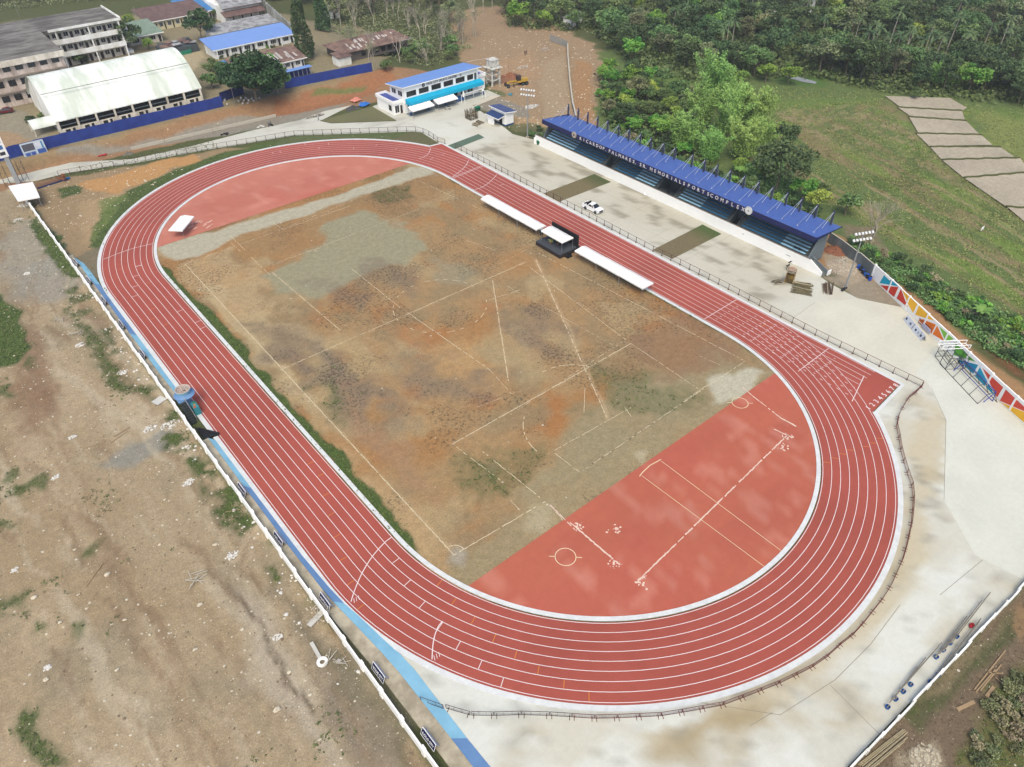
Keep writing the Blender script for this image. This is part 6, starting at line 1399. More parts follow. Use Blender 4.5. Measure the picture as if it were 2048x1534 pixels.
LM = {k: leaf_mat('leaf_'+k, RGB(*a, KL), RGB(*c, KL), r) for k, a, c, r in (
    ('dark', (60, 84, 52), (88, 112, 68), .22), ('mid', (86, 114, 66), (120, 146, 86), .22), ('yellow', (120, 150, 62), (160, 184, 84), .2), ('olive', (102, 112, 76), (140, 146, 104), .25),
    ('bright', (84, 136, 52), (134, 176, 76), .2), ('bamboo', (106, 154, 70), (160, 198, 108), .10), ('palm', (64, 92, 56), (116, 138, 90), .2), ('grass', (62, 84, 42), (112, 124, 70), .0), ('under', (70, 94, 54), (106, 126, 72), .0), ('fieldgrass', (104, 128, 66), (154, 164, 100), .0), ('mango', (44, 70, 42), (70, 98, 56), .0),
    ('dry', (146, 138, 106), (176, 166, 134), .15))}
BARK = mat('bark', RGB(132, 122, 106), .9, nscale=2, namt=.2); PALEB = mat('pale_bark', RGB(192, 184, 168), .9, nscale=2, namt=.12)
def leaves(C_, size, seed, up=.35, name='crown', shape=1.5, tone=None):
    """quads with random facing at the given points; the tone attribute varies leaf by leaf and by clump"""
    rg = np.random.default_rng(seed); n = len(C_)
    d = rg.normal(size=(n, 3)); d /= np.linalg.norm(d, axis=1)[:, None]; nrm = rg.normal(size=(n, 3)); nrm[:, 2] = np.abs(nrm[:, 2])+up; nrm /= np.linalg.norm(nrm, axis=1)[:, None]
    a = np.cross(nrm, d); a /= (np.linalg.norm(a, axis=1)[:, None]+1e-9); b = np.cross(nrm, a)
    s = (size*(.6+.8*rg.random(n)))[:, None]; a = a*s*.5; b = b*s*.5*shape/1.5
    V = np.stack([C_-a, C_-b*.8, C_+a, C_+b*.8], 1).reshape(-1, 3)
    me = bpy.data.meshes.new(name); me.vertices.add(4*n); me.vertices.foreach_set('co', V.astype(np.float32).ravel()); me.loops.add(4*n); me.loops.foreach_set('vertex_index', np.arange(4*n, dtype=np.int32)); me.polygons.add(n); me.polygons.foreach_set('loop_start', (np.arange(n)*4).astype(np.int32)); me.update(calc_edges=True)
    t = rg.random(n) if tone is None else np.clip(tone+.25*(rg.random(n)-.5), 0, 1)
    at = me.attributes.new('leaf', 'FLOAT', 'FACE'); at.data.foreach_set('value', t.astype(np.float32)); return me
def crown_pts(seed, rx, rz, zc, nc, per, cs, flat=.6, lop=.25):
    rg = np.random.default_rng(seed); pts = []; tn = []; cen = []
    for i in range(nc):
        th = rg.random()*6.283; ph = math.acos(1-1.5*rg.random()); r = (.45+.5*rg.random()**.5)*(1+lop*(rg.random()-.5)*2)
        c = np.array([rx*r*math.sin(ph)*math.cos(th), rx*r*math.sin(ph)*math.sin(th), zc+rz*r*math.cos(ph)]); cen.append(c); k = int(per*(.6+.8*rg.random())); q = rg.normal(size=(k, 3)); q /= np.linalg.norm(q, axis=1)[:, None]; q *= (cs*(.75+.5*rg.random())*rg.random(k)**.25)[:, None]; q[:, 2] *= flat
        pts.append(c+q); tn.append(np.full(k, rg.random()))
    return np.concatenate(pts), np.concatenate(tn), cen
def mk(name, me, mt, par):
    me.materials.clear(); me.materials.append(mt); o = bpy.data.objects.new(name, me); S.collection.objects.link(o); o.parent = par; return o
def broad(seed, rx, rz, zc, nc, per, cs, mt, th=None, leaf=.55, bark=BARK, kind='broadleaf_tree', tr=.22, trunk_name='trunk'):
    t = thing(kind, 'tree', 'tree'); P_, T_, cen = crown_pts(seed, rx, rz, zc, nc, per, cs)
    mk('crown', leaves(P_, leaf, seed, tone=T_), mt, t)
    b = MB(); rr = random.Random(seed); j = (rr.uniform(-.3, .3), rr.uniform(-.3, .3), zc*.55); b.path([(0, 0, -.4), (j[0]*.5, j[1]*.5, zc*.3), j], tr, tr*.6, 7)
    for c in cen[::2]: m_ = Vector(j).lerp(Vector(c), .5)+Vector((0, 0, -.25)); b.path([j, m_, c], tr*.45, .04, 5)
    b.build(trunk_name, bark, t); return t
def palm(seed, h, mt, nf=15, fl=3.2):
    t = thing('palm_tree', 'palm', 'palm tree'); rr = random.Random(seed); b = MB(); lx, ly = rr.uniform(-.8, .8), rr.uniform(-.8, .8); pts = [(lx*(k/5)**2, ly*(k/5)**2, h*k/5-.3) for k in range(6)]; b.path(pts, .19, .11, 7); b.build('trunk', PALEB, t)
    top = Vector(pts[-1]); V = []; F = []
    for i in range(nf):
        az = 6.283*i/nf+rr.uniform(-.2, .2); el = rr.uniform(-.15, 1.1); d = Vector((math.cos(az), math.sin(az), 0)); p = top.copy(); dirv = d*math.cos(el)+Vector((0, 0, math.sin(el))); sd = Vector((-d.y, d.x, 0)); n = 7; L_ = fl*rr.uniform(.85, 1.15)
        for k in range(n):
            q = p+dirv*(L_/n); w0 = .62*math.sin(math.pi*(k+.25)/(n+.6)); 
            for s in (-1, 1):
                for m_ in (0, .5):
                    a = p.lerp(q, m_); c = p.lerp(q, m_+.42); e = a+sd*s*w0+Vector((0, 0, -.30*w0))+dirv*.25; o = len(V); V += [a, c, e]; F.append((o, o+1, o+2))
            p = q; dirv = (dirv+Vector((0, 0, -.23))).normalized()
    me = bpy.data.meshes.new('fronds'); me.from_pydata([tuple(v) for v in V], [], F); at = me.attributes.new('leaf', 'FLOAT', 'FACE'); at.data.foreach_set('value', np.random.default_rng(seed).random(len(F)).astype(np.float32)); mk('fronds', me, mt, t); return t
def bare(seed, h, mt=PALEB, sp=.5, leafy=0, lm=None, kind='bare_tree', r0=.2, multi=1):
    t = thing(kind, 'bare tree', 'tree'); rr = random.Random(seed); b = MB(); tips = []
    def grow(p, d, L_, r, lv):
        q = p+d*L_; b.tube(p, q, r, r*.7, 5 if lv < 2 else 3, cap=False)
        if lv >= 5: tips.append(q); return
        for k in range(rr.choice((2, 2, 3)) if lv else 3):
            nd = (d+Vector((rr.uniform(-1, 1), rr.uniform(-1, 1), rr.uniform(-.15, .5)))*sp*1.15).normalized(); grow(q, nd, L_*rr.uniform(.62, .85), r*.62, lv+1)
    for k in range(multi): grow(Vector((.4*k, .2*k, -.3)), (Vector((rr.uniform(-.2, .2), rr.uniform(-.2, .2), 1))).normalized(), h*.33, r0, 0)
    b.build('trunk', mt, t)
    if leafy:
        rg = np.random.default_rng(seed); tp = np.array([tuple(v) for v in tips]); k = rg.integers(0, len(tp), leafy); C_ = tp[k]+rg.normal(size=(leafy, 3))*.55; mk('crown', leaves(C_, .34, seed), lm or LM['olive'], t)
    return t
def bamboo(seed, h, nc=44, per=300):
    t = thing('bamboo_clump', 'bamboo', 'bamboo'); rr = random.Random(seed); rg = np.random.default_rng(seed); b = MB(); pts = []; tn = []
    for i in range(nc):
        az = rr.uniform(0, 6.283); lean = rr.uniform(.1, .55); hh = h*rr.uniform(.6, 1.05); p0 = Vector((rr.gauss(0, .9), rr.gauss(0, .9), -.2)); path = []
        for k in range(8): u_ = k/7; path.append(p0+Vector((math.cos(az), math.sin(az), 0))*lean*hh*.75*u_**2.2+Vector((0, 0, hh*(u_-.22*lean*u_**3))))
        b.path(path, .05, .015, 4)
        u_ = .25+.75*rg.random(per)**.8; idx = u_*7; i0 = np.minimum(idx.astype(int), 6); fr = (idx-i0)[:, None]; A = np.array([tuple(v) for v in path]); q = A[i0]*(1-fr)+A[i0+1]*fr; sp_ = (.34+.4*(1-u_))[:, None]; q = q+rg.normal(size=(per, 3))*sp_*np.array([.9, .9, .6]); q[:, 2] -= .25
        pts.append(q); tn.append(np.full(per, rg.random()*.6)+.4*u_)
    mk('foliage', leaves(np.concatenate(pts), .52, seed, up=.1, shape=.6, tone=np.concatenate(tn)), LM['bamboo'], t); b.build('culms', mat('culm', RGB(150, 158, 96), .7), t); return t
def banana(seed):
    t = thing('banana_plant', 'banana', 'plant'); rr = random.Random(seed); b = MB(); b.path([(0, 0, 0), (0, 0, 1.5)], .12, .09); b.build('stem', mat('banana_stem', RGB(140, 150, 90)), t); m = MB()
    for i in range(9):
        az = 6.28*i/9+rr.uniform(-.2, .2); d = Vector((math.cos(az), math.sin(az), 0)); sd = Vector((-d.y, d.x, 0)); p = Vector((0, 0, 1.4)); dirv = (d*.6+Vector((0, 0, 1))).normalized(); pr = None
        for k in range(6):
            w_ = .38*math.sin(math.pi*(k+.3)/6); row = (p-sd*w_, p+sd*w_)
            if pr: m.quad(pr[0], pr[1], row[1], row[0])
            pr = row; p = p+dirv*.42; dirv = (dirv+Vector((0, 0, -.32))).normalized()
    m.build('leaves', mat('banana_leaf', RGB(120, 160, 74), .5), t); return t
# one of each kind; the first copy placed is the original
PROTO = {}
def proto(k, f): PROTO[k] = [f(), False]
specs = [('round_dark', 101, 3.9, 3.2, 5.6, 20, 110, 1.5, 'dark'), ('round_mid', 102, 3.6, 2.9, 5.2, 18, 110, 1.45, 'mid'), ('spread_mid', 103, 4.8, 2.2, 6.0, 22, 110, 1.5, 'mid'), ('tall_dark', 104, 3.2, 4.6, 7.4, 22, 110, 1.4, 'dark'),
         ('olive', 105, 4.2, 3.2, 6.2, 22, 85, 1.5, 'olive'), ('bright', 106, 3.4, 2.6, 5.0, 18, 110, 1.4, 'bright'), ('yellow', 107, 2.9, 2.3, 4.2, 15, 100, 1.3, 'yellow'), ('small_mid', 108, 2.1, 1.8, 2.9, 11, 90, 1.1, 'mid'), ('spread_dark', 109, 5.4, 3.0, 6.4, 28, 110, 1.6, 'dark'), ('tall_olive', 110, 3.2, 4.4, 8.0, 20, 80, 1.4, 'olive')]
for k, sd_, rx, rz, zc, nc, per, cs, lm in specs: proto(k, lambda sd_=sd_, rx=rx, rz=rz, zc=zc, nc=nc, per=per, cs=cs, lm=lm: broad(sd_, rx, rz, zc, nc, per, cs, LM[lm]))
for k, sd_, rx, rz, zc, nc, per, cs, lm in (('shrub_green', 201, 1.3, .9, .9, 8, 70, .7, 'mid'), ('shrub_bright', 202, 1.2, 1.0, 1.0, 8, 70, .7, 'bright'), ('shrub_dark', 203, 1.6, 1.1, 1.0, 9, 70, .8, 'dark'), ('shrub_dry', 204, 1.5, 1.0, 1.0, 8, 45, .8, 'dry'), ('shrub_olive', 205, 1.5, .8, .7, 9, 60, .8, 'olive')):
    proto(k, lambda sd_=sd_, rx=rx, rz=rz, zc=zc, nc=nc, per=per, cs=cs, lm=lm: broad(sd_, rx, rz, zc, nc, per, cs, LM[lm], leaf=.34, kind='shrub', tr=.06, trunk_name='stem'))
for i, h in enumerate((9.5, 11.5, 8.0)): proto('palm%d' % i, lambda i=i, h=h: palm(300+i, h, LM['palm']))
for i in range(4): proto('bare%d' % i, lambda i=i: bare(400+i, (10, 12, 9, 8)[i], leafy=(260, 0, 420, 60)[i], lm=LM['dry'] if i == 3 else LM['olive'], multi=(1, 1, 2, 1)[i]))
for i in range(3): proto('bamboo%d' % i, lambda i=i: bamboo(500+i, (12.5, 11, 9.5)[i]))
proto('banana', lambda: banana(600))
def plant(k, x_, y_, z_, s=1.0, rz=None, label=None, cat=None, group=None, sz=None):
    pr = PROTO[k]; o = pr[0] if not pr[1] else copy_tree(pr[0]); pr[1] = True
    o.location = (x_, y_, z_); o.rotation_euler = (0, 0, random.uniform(0, 6.28) if rz is None else rz); o.scale = (s, s, sz or s)
    for q in ('group',):
        if q in o: del o[q]
    tag(o, label, cat or ('shrub' if 'shrub' in k else o['category']), group); return o
def inpoly(p, poly):
    c = False; n = len(poly)
    for i in range(n):
        (x1, y1), (x2, y2) = poly[i], poly[(i+1) % n]
        if (y1 > p[1]) != (y2 > p[1]) and p[0] < (x2-x1)*(p[1]-y1)/(y2-y1)+x1: c = not c
    return c
PLACED = []
def scatter(polypx, kinds, n, dmin, z=None, zp=0.0, label=None, group=None, s=(.8, 1.2), lab=None, clear=()):
    w_ = [tuple(v) for v in PX(polypx, zp)]; xs = [p[0] for p in w_]; ys = [p[1] for p in w_]; k = 0; tries = 0; out = []
    while k < n and tries < n*60:
        tries += 1; p = (random.uniform(min(xs), max(xs)), random.uniform(min(ys), max(ys)))
        if not inpoly(p, w_) or any((p[0]-q[0])**2+(p[1]-q[1])**2 < (dmin)**2 for q in PLACED): continue
        if any(inpoly(p, c) for c in clear): continue
        PLACED.append(p); kd = random.choices([a for a, b in kinds], [b for a, b in kinds])[0]; g = terr1(*p) if z is None else z
        out.append((kd, p, g, random.uniform(*s))); k += 1
    return out
# labels: one phrase per kind within a stretch of wood, shared by trees nothing tells apart
KL_ = {'round_dark': 'round dark green tree', 'round_mid': 'round mid green tree', 'spread_mid': 'wide spreading mid green tree', 'tall_dark': 'tall dark green tree', 'olive': 'grey-olive thin-leaved tree', 'bright': 'bright green tree', 'yellow': 'yellow-green tree', 'small_mid': 'small mid green tree', 'spread_dark': 'broad dark spreading tree', 'tall_olive': 'tall grey-olive tree',
       'shrub_green': 'low green shrub', 'shrub_bright': 'low bright green shrub', 'shrub_dark': 'low dark green shrub', 'shrub_dry': 'low dry shrub', 'shrub_olive': 'low olive shrub', 'bare0': 'nearly leafless pale tree', 'bare1': 'leafless tall pale tree', 'bare2': 'forked pale tree with thin olive leaves', 'bare3': 'small leafless tree', 'palm0': 'coconut palm', 'palm1': 'tall coconut palm', 'palm2': 'short coconut palm', 'bamboo0': 'tall feathery bamboo clump', 'bamboo1': 'feathery bamboo clump', 'bamboo2': 'low feathery bamboo clump', 'banana': 'banana plant'}
def wood(poly, kinds, n, dmin, where, grp, **kw):
    for kd, p, g, s_ in scatter(poly, kinds, n, dmin, **kw): plant(kd, p[0], p[1], g, s_, label=KL_[kd]+' '+where, group=(KL_[kd]+'s '+where))
E_ = 1
# feature trees first
def at(px_, py_, z_=None):
    v = P(px_, py_, 0)
    for _ in range(4): v = P(px_, py_, terr1(v.x, v.y))
    return v
v = at(515, 207); mg = broad(700, 8.3, 6.6, 7.6, 70, 190, 2.3, LM['mango'], leaf=.75, kind='mango_tree', tr=.55); mg.location = v; tag(mg, 'huge round dense dark green tree by the blue fences', 'tree'); PLACED.append((v.x, v.y))
v2 = at(556, 188); yt = broad(701, 3.0, 4.4, 6.6, 22, 120, 1.5, LM['bright'], leaf=.55, kind='broadleaf_tree'); yt.location = v2; tag(yt, 'bright yellow-green tree peeping from behind the huge round tree', 'tree')
def column_tree(seed, h, r): 
    rg = np.random.default_rng(seed); n = 3600; u_ = rg.random(n); th = rg.random(n)*6.283; rr = r*np.sqrt(np.clip(1-u_*.85, .05, 1))*(1+.25*np.sin(th*3+u_*9))*(.55+.45*rg.random(n)**.4); C_ = np.stack([rr*np.cos(th), rr*np.sin(th), .8+u_*(h-.8)], 1)
    t = thing('column_tree', 'x', 'tree'); mk('crown', leaves(C_, .6, seed, up=-.3, tone=np.clip(.3+.5*np.sin(th*3+u_*9), 0, 1)*.8), LM['dark'], t); b = MB(); b.path([(0, 0, -.3), (0, 0, h*.7)], .22, .08); b.build('trunk', BARK, t); return t
for (a, c, h, r, l) in ((612, 118, 18, 3.3, 'tall dark column-shaped tree left of the patched rusty hall'), (648, 62, 15, 2.8, 'dark column-shaped tree farther back near the little white house')):
    v = at(a, c); t = column_tree(int(a), h, r); t.location = v; tag(t, l, 'tree'); PLACED.append((v.x, v.y))
for a, c, k, s_, l in ((268, 105, 'round_dark', 1.15, 'dark round tree between the white school wing and the scrap-roofed hut'), (405, 85, 'round_dark', 1.2, 'dark tree at the left end of the pale blue roofed row'), (178, 125, 'palm2', 1.0, 'palm in front of the white school wing'), (165, 128, 'shrub_dark', 1.6, 'dark shrub beside the palm at the white school wing'),
                       (300, 100, 'yellow', .6, 'small yellow-green tree beside the scrap-roofed hut'), (262, 55, 'yellow', .7, 'yellowish tree in front of the pale green roof'), (440, 165, 'round_mid', .85, 'mid green bushy tree between the gymnasium and the huge round tree'), (425, 178, 'small_mid', 1.0, 'small green tree next to the gymnasium end wall'),
                       (436, 38, 'small_mid', .8, 'small tree at the corner of the striped hall'), (700, 110, 'bare2', .95, 'forked thin-leaved tree in front of the rusty hall'), (740, 135, 'bare1', 1.0, 'leafless pale tree at the right end of the short blue fence'), (748, 142, 'bare0', .8, 'slim pale tree leaning beside the short blue fence end'), (800, 125, 'bare3', 1.0, 'small leafless tree right of the blue fences'),
                       (772, 145, 'small_mid', .8, 'small green tree behind the sports centre'), (845, 118, 'round_mid', .75, 'green bushy tree above the sports centre roof'), (902, 100, 'small_mid', 1.1, 'leafy small tree right above the sports centre'), (947, 72, 'bare1', 1.1, 'pale leafless tree by the earth slope'), (951, 75, 'bare0', .9, 'second pale tree by the earth slope'), (840, 80, 'bare1', 1.0, 'tall leafless tree behind the rusty hall'), (880, 100, 'bare2', 1.15, 'forked tree with olive leaves over the slope')):
    v = at(a, c); plant(k, v.x, v.y, v.z, s_, label=l); PLACED.append((v.x, v.y))
v = P(1738, 488); bt = bare(720, 10.5, mt=mat('grey_bark', RGB(176, 168, 152), .9), sp=.62, r0=.16, multi=3); bt.location = v; tag(bt, 'wide leafless grey tree beside the dirt road behind the light pole', 'tree')
# bamboo and the trees around it
for a, c, k, s_, l in ((1425, 215, 'bamboo0', 1.35, 'tallest feathery bamboo clump, farthest back'), (1395, 265, 'bamboo1', 1.3, 'feathery bamboo clump at the left of the stand'), (1450, 275, 'bamboo0', 1.25, 'feathery bamboo clump in the middle of the stand'), (1500, 265, 'bamboo1', 1.3, 'feathery bamboo clump at the right edge over the field'), (1360, 305, 'bamboo2', 1.2, 'low bamboo clump at the front left'),
                       (1480, 320, 'bamboo1', 1.1, 'bamboo clump at the front right'), (1420, 325, 'bamboo2', 1.0, 'low bamboo clump at the front middle'), (1515, 300, 'bamboo2', 1.0, 'low bamboo clump leaning over the field'), (1470, 230, 'bamboo1', 1.0, 'bamboo clump at the back beside the creek end'),
                       (1550, 385, 'spread_dark', 1.25, 'large dark spreading tree behind the grandstand'), (1565, 300, 'round_dark', .8, 'dark tree at the field edge beyond the large spreading one'), (1600, 405, 'bright', .75, 'bright green tree right of the large spreading tree'), (1632, 425, 'yellow', .85, 'yellow-green tree behind the grandstand near end'), (1640, 400, 'small_mid', .9, 'small tree at the field corner'), (1690, 430, 'small_mid', 1.1, 'small green tree next to the leafless grey one'), (1500, 395, 'round_mid', .6, 'round tree just behind the grandstand roof'),
                       (1478, 345, 'yellow', .6, 'small yellow-green tree under the bamboo'), (1525, 365, 'bright', .7, 'bright tree left of the large spreading tree'), (1530, 165, 'yellow', .9, 'yellow-green tree by the creek'), (1575, 170, 'bright', .8, 'bright small tree at the end of the creek'), (1480, 175, 'yellow', .8, 'yellow tree above the bamboo'), (1830, 198, 'small_mid', .7, 'lone small tree at the top of the ploughed plots'),
                       (1872, 172, 'bamboo2', .8, 'yellowish bamboo tuft at the wood edge, left one'), (1905, 175, 'bamboo2', .85, 'yellowish bamboo tuft at the wood edge, right one')):
    v = at(a, c); plant(k, v.x, v.y, v.z, s_, label=l); PLACED.append((v.x, v.y))
for a, c, l in ((1478, 356, 'banana plant under the bamboo'), (1955, 640, 'banana plant beside the dirt road at right'), (1530, 345, 'banana plant left of the large spreading tree')):
    v = at(a, c); plant('banana', v.x, v.y, v.z, 1.1, label=l)
# palms in the right-hand wood
for i, (a, c) in enumerate(((1722, 128), (1738, 122), (1760, 118), (1785, 130), (1800, 140), (1828, 128), (1845, 130), (1862, 140), (1884, 60), (1905, 52), (1700, 110), (1675, 100), (1740, 100), (1775, 100), (1810, 108), (1850, 100), (1890, 110), (1930, 115), (1960, 110), (1990, 118), (2010, 100), (1640, 85), (1460, 110), (1452, 92), (1440, 118), (1365, 75), (1345, 62), (2000, 135), (2030, 130), (1945, 135), (1580, 60), (1600, 65), (1420, 40), (1500, 30), (1912, 132), (1870, 118))):
    v = at(a, c); plant('palm%d' % (i % 3), v.x, v.y, v.z, random.uniform(.9, 1.15), label=KL_['palm%d' % (i % 3)]+' rising from the right-hand wood', group=KL_['palm%d' % (i % 3)]+'s in the right-hand wood'); PLACED.append((v.x, v.y))
MIX = [('round_dark', 5), ('round_mid', 3), ('spread_mid', 3), ('tall_dark', 5), ('olive', 3), ('bright', 2), ('spread_dark', 4), ('tall_olive', 2), ('yellow', 1)]
wood([(1640, 148), (1760, 172), (1900, 185), (2048, 200), (2170, 215), (2170, 150), (1640, 110)], MIX, 40, 5.0, 'at the near edge of the right-hand wood', '')
wood([(1640, 110), (2170, 150), (2170, 70), (1640, 60)], MIX, 46, 6.5, 'in the middle of the right-hand wood', '')
wood([(1400, 60), (2170, 70), (2170, 5), (1400, 0)], MIX, 40, 8.0, 'far back in the right-hand wood', '')
wood([(1230, 95), (1290, 148), (1350, 135), (1420, 160), (1540, 150), (1560, 120), (1640, 120), (1640, 60), (1180, 50)], MIX, 40, 5.6, 'in the wood beyond the bamboo', '')
wood([(1020, 52), (1100, 60), (1400, 60), (1400, 0), (1000, 0)], MIX, 24, 7.5, 'in the wood beyond the dirt road', '')
# bushy slope left of the bamboo
BUSH = [('round_mid', 2), ('bright', 3), ('small_mid', 5), ('yellow', 3), ('olive', 1), ('round_dark', 2)]
wood([(1205, 150), (1240, 140), (1300, 165), (1400, 185), (1400, 240), (1400, 330), (1300, 300), (1215, 250)], BUSH, 58, 2.9, 'on the bushy slope beyond the grandstand', '', s=(.5, .8))
# dry trees on the middle slope and behind the school
DRY = [('bare0', 4), ('bare1', 3), ('bare2', 5), ('tall_olive', 4), ('olive', 4), ('round_dark', 1)]
wood([(660, 62), (780, 55), (930, 100), (925, 60), (880, 10), (700, 0)], DRY, 34, 4.2, 'on the dry slope above the rusty hall', '', s=(.8, 1.1))
wood([(780, 130), (860, 135), (940, 105), (930, 80), (850, 95)], [('bare3', 3), ('small_mid', 3), ('olive', 1)], 8, 3.4, 'on the slope behind the sports centre', '', s=(.6, .9))
wood([(-20, 30), (240, 10), (380, 5), (380, -25), (-20, -10)], [('round_dark', 4), ('round_mid', 3), ('olive', 2), ('tall_dark', 2), ('bright', 1)], 18, 7, 'behind the school wing', '', s=(.9, 1.2))
wood([(580, 20), (700, 15), (700, -20), (560, -20)], [('tall_dark', 5), ('round_dark', 3)], 9, 5, 'at the top above the ribbed wall', '', s=(.9, 1.3))
wood([(930, 18), (1020, 48), (1000, -10), (880, -10)], [('tall_olive', 2), ('bare1', 3), ('olive', 2)], 9, 5, 'at the top left of the dirt road', '')
# shrubs along the road, on the slope and in the school gardens
SHR = [('shrub_green', 4), ('shrub_bright', 3), ('shrub_dark', 3), ('shrub_dry', 1)]
wood([(1700, 470), (1800, 520), (1880, 565), (2060, 660), (2060, 740), (1960, 685), (1860, 610), (1770, 545), (1705, 505)], SHR, 95, 1.3, 'in the green strip along the dirt road', '', s=(.4, 1.0))
wood([(1195, 190), (1230, 250), (1300, 300), (1420, 355), (1560, 410), (1640, 430), (1600, 400), (1380, 330), (1230, 200)], SHR, 46, 1.8, 'on the rough ground behind the grandstand', '', s=(.7, 1.3))
wood([(1040, 262), (1080, 262), (1110, 280), (1085, 284)], [('shrub_green', 2), ('shrub_dark', 1)], 7, 1.0, 'by the far end of the grandstand', '', s=(.6, .9))
wood([(440, 125), (600, 95), (610, 102), (450, 140)], SHR, 14, 1.4, 'in the garden before the pale blue roof', '', s=(.4, .7))
wood([(50, 250), (90, 250), (112, 275), (70, 285)], SHR, 7, 1.4, 'left of the gymnasium', '', s=(.5, .8))
wood([(1930, 1534), (1970, 1400), (2048, 1350), (2100, 1450), (2060, 1600)], [('shrub_dry', 1), ('shrub_olive', 5)], 30, .8, 'on the soil beyond the low white wall', '', s=(.35, .7))
for k, pr in PROTO.items():
    if not pr[1]: 
        for ch in list(pr[0].children): bpy.data.objects.remove(ch)
        bpy.data.objects.remove(pr[0])
# uncountable cover: undergrowth of the woods, weeds on the lots
def cover(name, label, polys, n, size, lm, per=8, spread=.9, hh=.9, zp=0.0, seed=1, minm=None):
    rg = np.random.default_rng(seed); pts = []
    W_ = [[tuple(v) for v in PX(p, zp)] for p in polys]; ar = []
    for w_ in W_: a = 0; a = abs(sum(w_[i][0]*w_[(i+1) % len(w_)][1]-w_[(i+1) % len(w_)][0]*w_[i][1] for i in range(len(w_))))/2; ar.append(a)
    for w_, a in zip(W_, ar):
        k = int(n*a/sum(ar)); xs = [p[0] for p in w_]; ys = [p[1] for p in w_]; g = rg.random((k*3, 2))*[max(xs)-min(xs), max(ys)-min(ys)]+[min(xs), min(ys)]; g = g[sdpoly(g[:, 0], g[:, 1], w_) < 0][:k]; pts.append(g)
    g = np.concatenate(pts); z_ = terr(g[:, 0], g[:, 1]); C_ = np.repeat(np.stack([g[:, 0], g[:, 1], z_], 1), per, 0); q = rg.normal(size=C_.shape)*[spread*.5, spread*.5, 0]; q[:, 2] = rg.random(len(C_))*hh*np.repeat(.5+rg.random(len(g)), per); C_ = C_+q
    tn = np.repeat(rg.random(len(g)), per); me = leaves(C_, size, seed, up=.5, name=name, tone=tn); me.materials.append(lm); o = bpy.data.objects.new(name, me); S.collection.objects.link(o); tag(o, label, 'ground cover', kind='stuff')
cover('undergrowth', 'dense green undergrowth below the trees of the woods', [[(1180, 60), (1290, 150), (1420, 165), (1560, 150), (1640, 150), (1760, 176), (1900, 190), (2060, 205), (2200, 215), (2200, 0), (1000, 0), (1020, 55), (1120, 62)], [(1195, 140), (1300, 190), (1400, 245), (1400, 330), (1300, 300), (1215, 250)]], 9000, 1.0, LM['under'], 7, 2.2, 1.8, seed=5)
cover('scrub', 'dry olive scrub between the bare trees on the slope', [[(640, 60), (780, 130), (860, 140), (945, 95), (880, 0), (640, 0)], [(-20, 40), (240, 12), (380, 8), (380, -25), (-20, -10)]], 2600, .6, LM['olive'], 6, 1.4, 1.0, seed=6)
cover('roadside_growth', 'thick low growth along the dirt road and behind the grandstand', [[(1700, 470), (1800, 520), (1880, 565), (2060, 655), (2060, 750), (1960, 690), (1860, 612), (1770, 548), (1705, 505)], [(1200, 200), (1230, 255), (1300, 300), (1420, 350), (1560, 405), (1560, 380), (1380, 325)], [(1470, 330), (1560, 300), (1600, 380), (1640, 430), (1560, 410)]], 5200, .42, LM['mid'], 7, .9, .8, seed=7)
cover('field_growth', 'patchy grass and weeds over the green field', [[(1480, 330), (1560, 200), (1760, 195), (1830, 260), (2060, 440), (2060, 650), (1850, 520), (1700, 420)], [(1940, 215), (2060, 245), (2060, 325), (1990, 275)], [(1420, 190), (1540, 165), (1760, 180), (2060, 214), (2060, 240), (1800, 196), (1560, 210), (1480, 330)]], 9000, .30, LM['fieldgrass'], 4, .8, .2, seed=8)
# weeds and grass where the ground sheet is painted green, within close view
rg = np.random.default_rng(77); x, y = GXA, GYA; near_ = (msk[:, 1] > .42) & (((x < -49.5) & (x > -95)) | (np.abs(x) < 36.2) & (np.abs(y) < 55.5) | ((x < 0) & (y > 40) & (y < 112) & (sdtrack(x, y) > R8+1)) | ((y < -104) & (x < 60) & (y > -118))) & (sdtrack(x, y) < 1e9) & ~((sdtrack(x, y) > R0-1) & (sdtrack(x, y) < R8+1))
idx = np.nonzero(near_)[0]; pr_ = msk[idx, 1]**2; idx = idx[rg.random(len(idx)) < pr_*.85]; idx = idx[:26000] if len(idx) > 26000 else idx
g = np.stack([x[idx], y[idx]], 1)+rg.normal(size=(len(idx), 2))*.3; hgt_ = np.where(np.abs(g[:, 0]) < 35.9, .10, .22); C_ = np.repeat(np.stack([g[:, 0], g[:, 1], terr(g[:, 0], g[:, 1])+.02], 1), 4, 0)+rg.normal(size=(len(idx)*4, 3))*[.16, .16, 0]; C_[:, 2] += rg.random(len(C_))*np.repeat(hgt_, 4)
me = leaves(C_, .24, 9, up=.6, name='weeds', tone=np.repeat(rg.random(len(idx)), 4)); me.materials.append(LM['grass']); o = bpy.data.objects.new('weeds', me); S.collection.objects.link(o); tag(o, 'patches of short weeds and grass on the bare lots and field edges', 'weeds', kind='stuff')
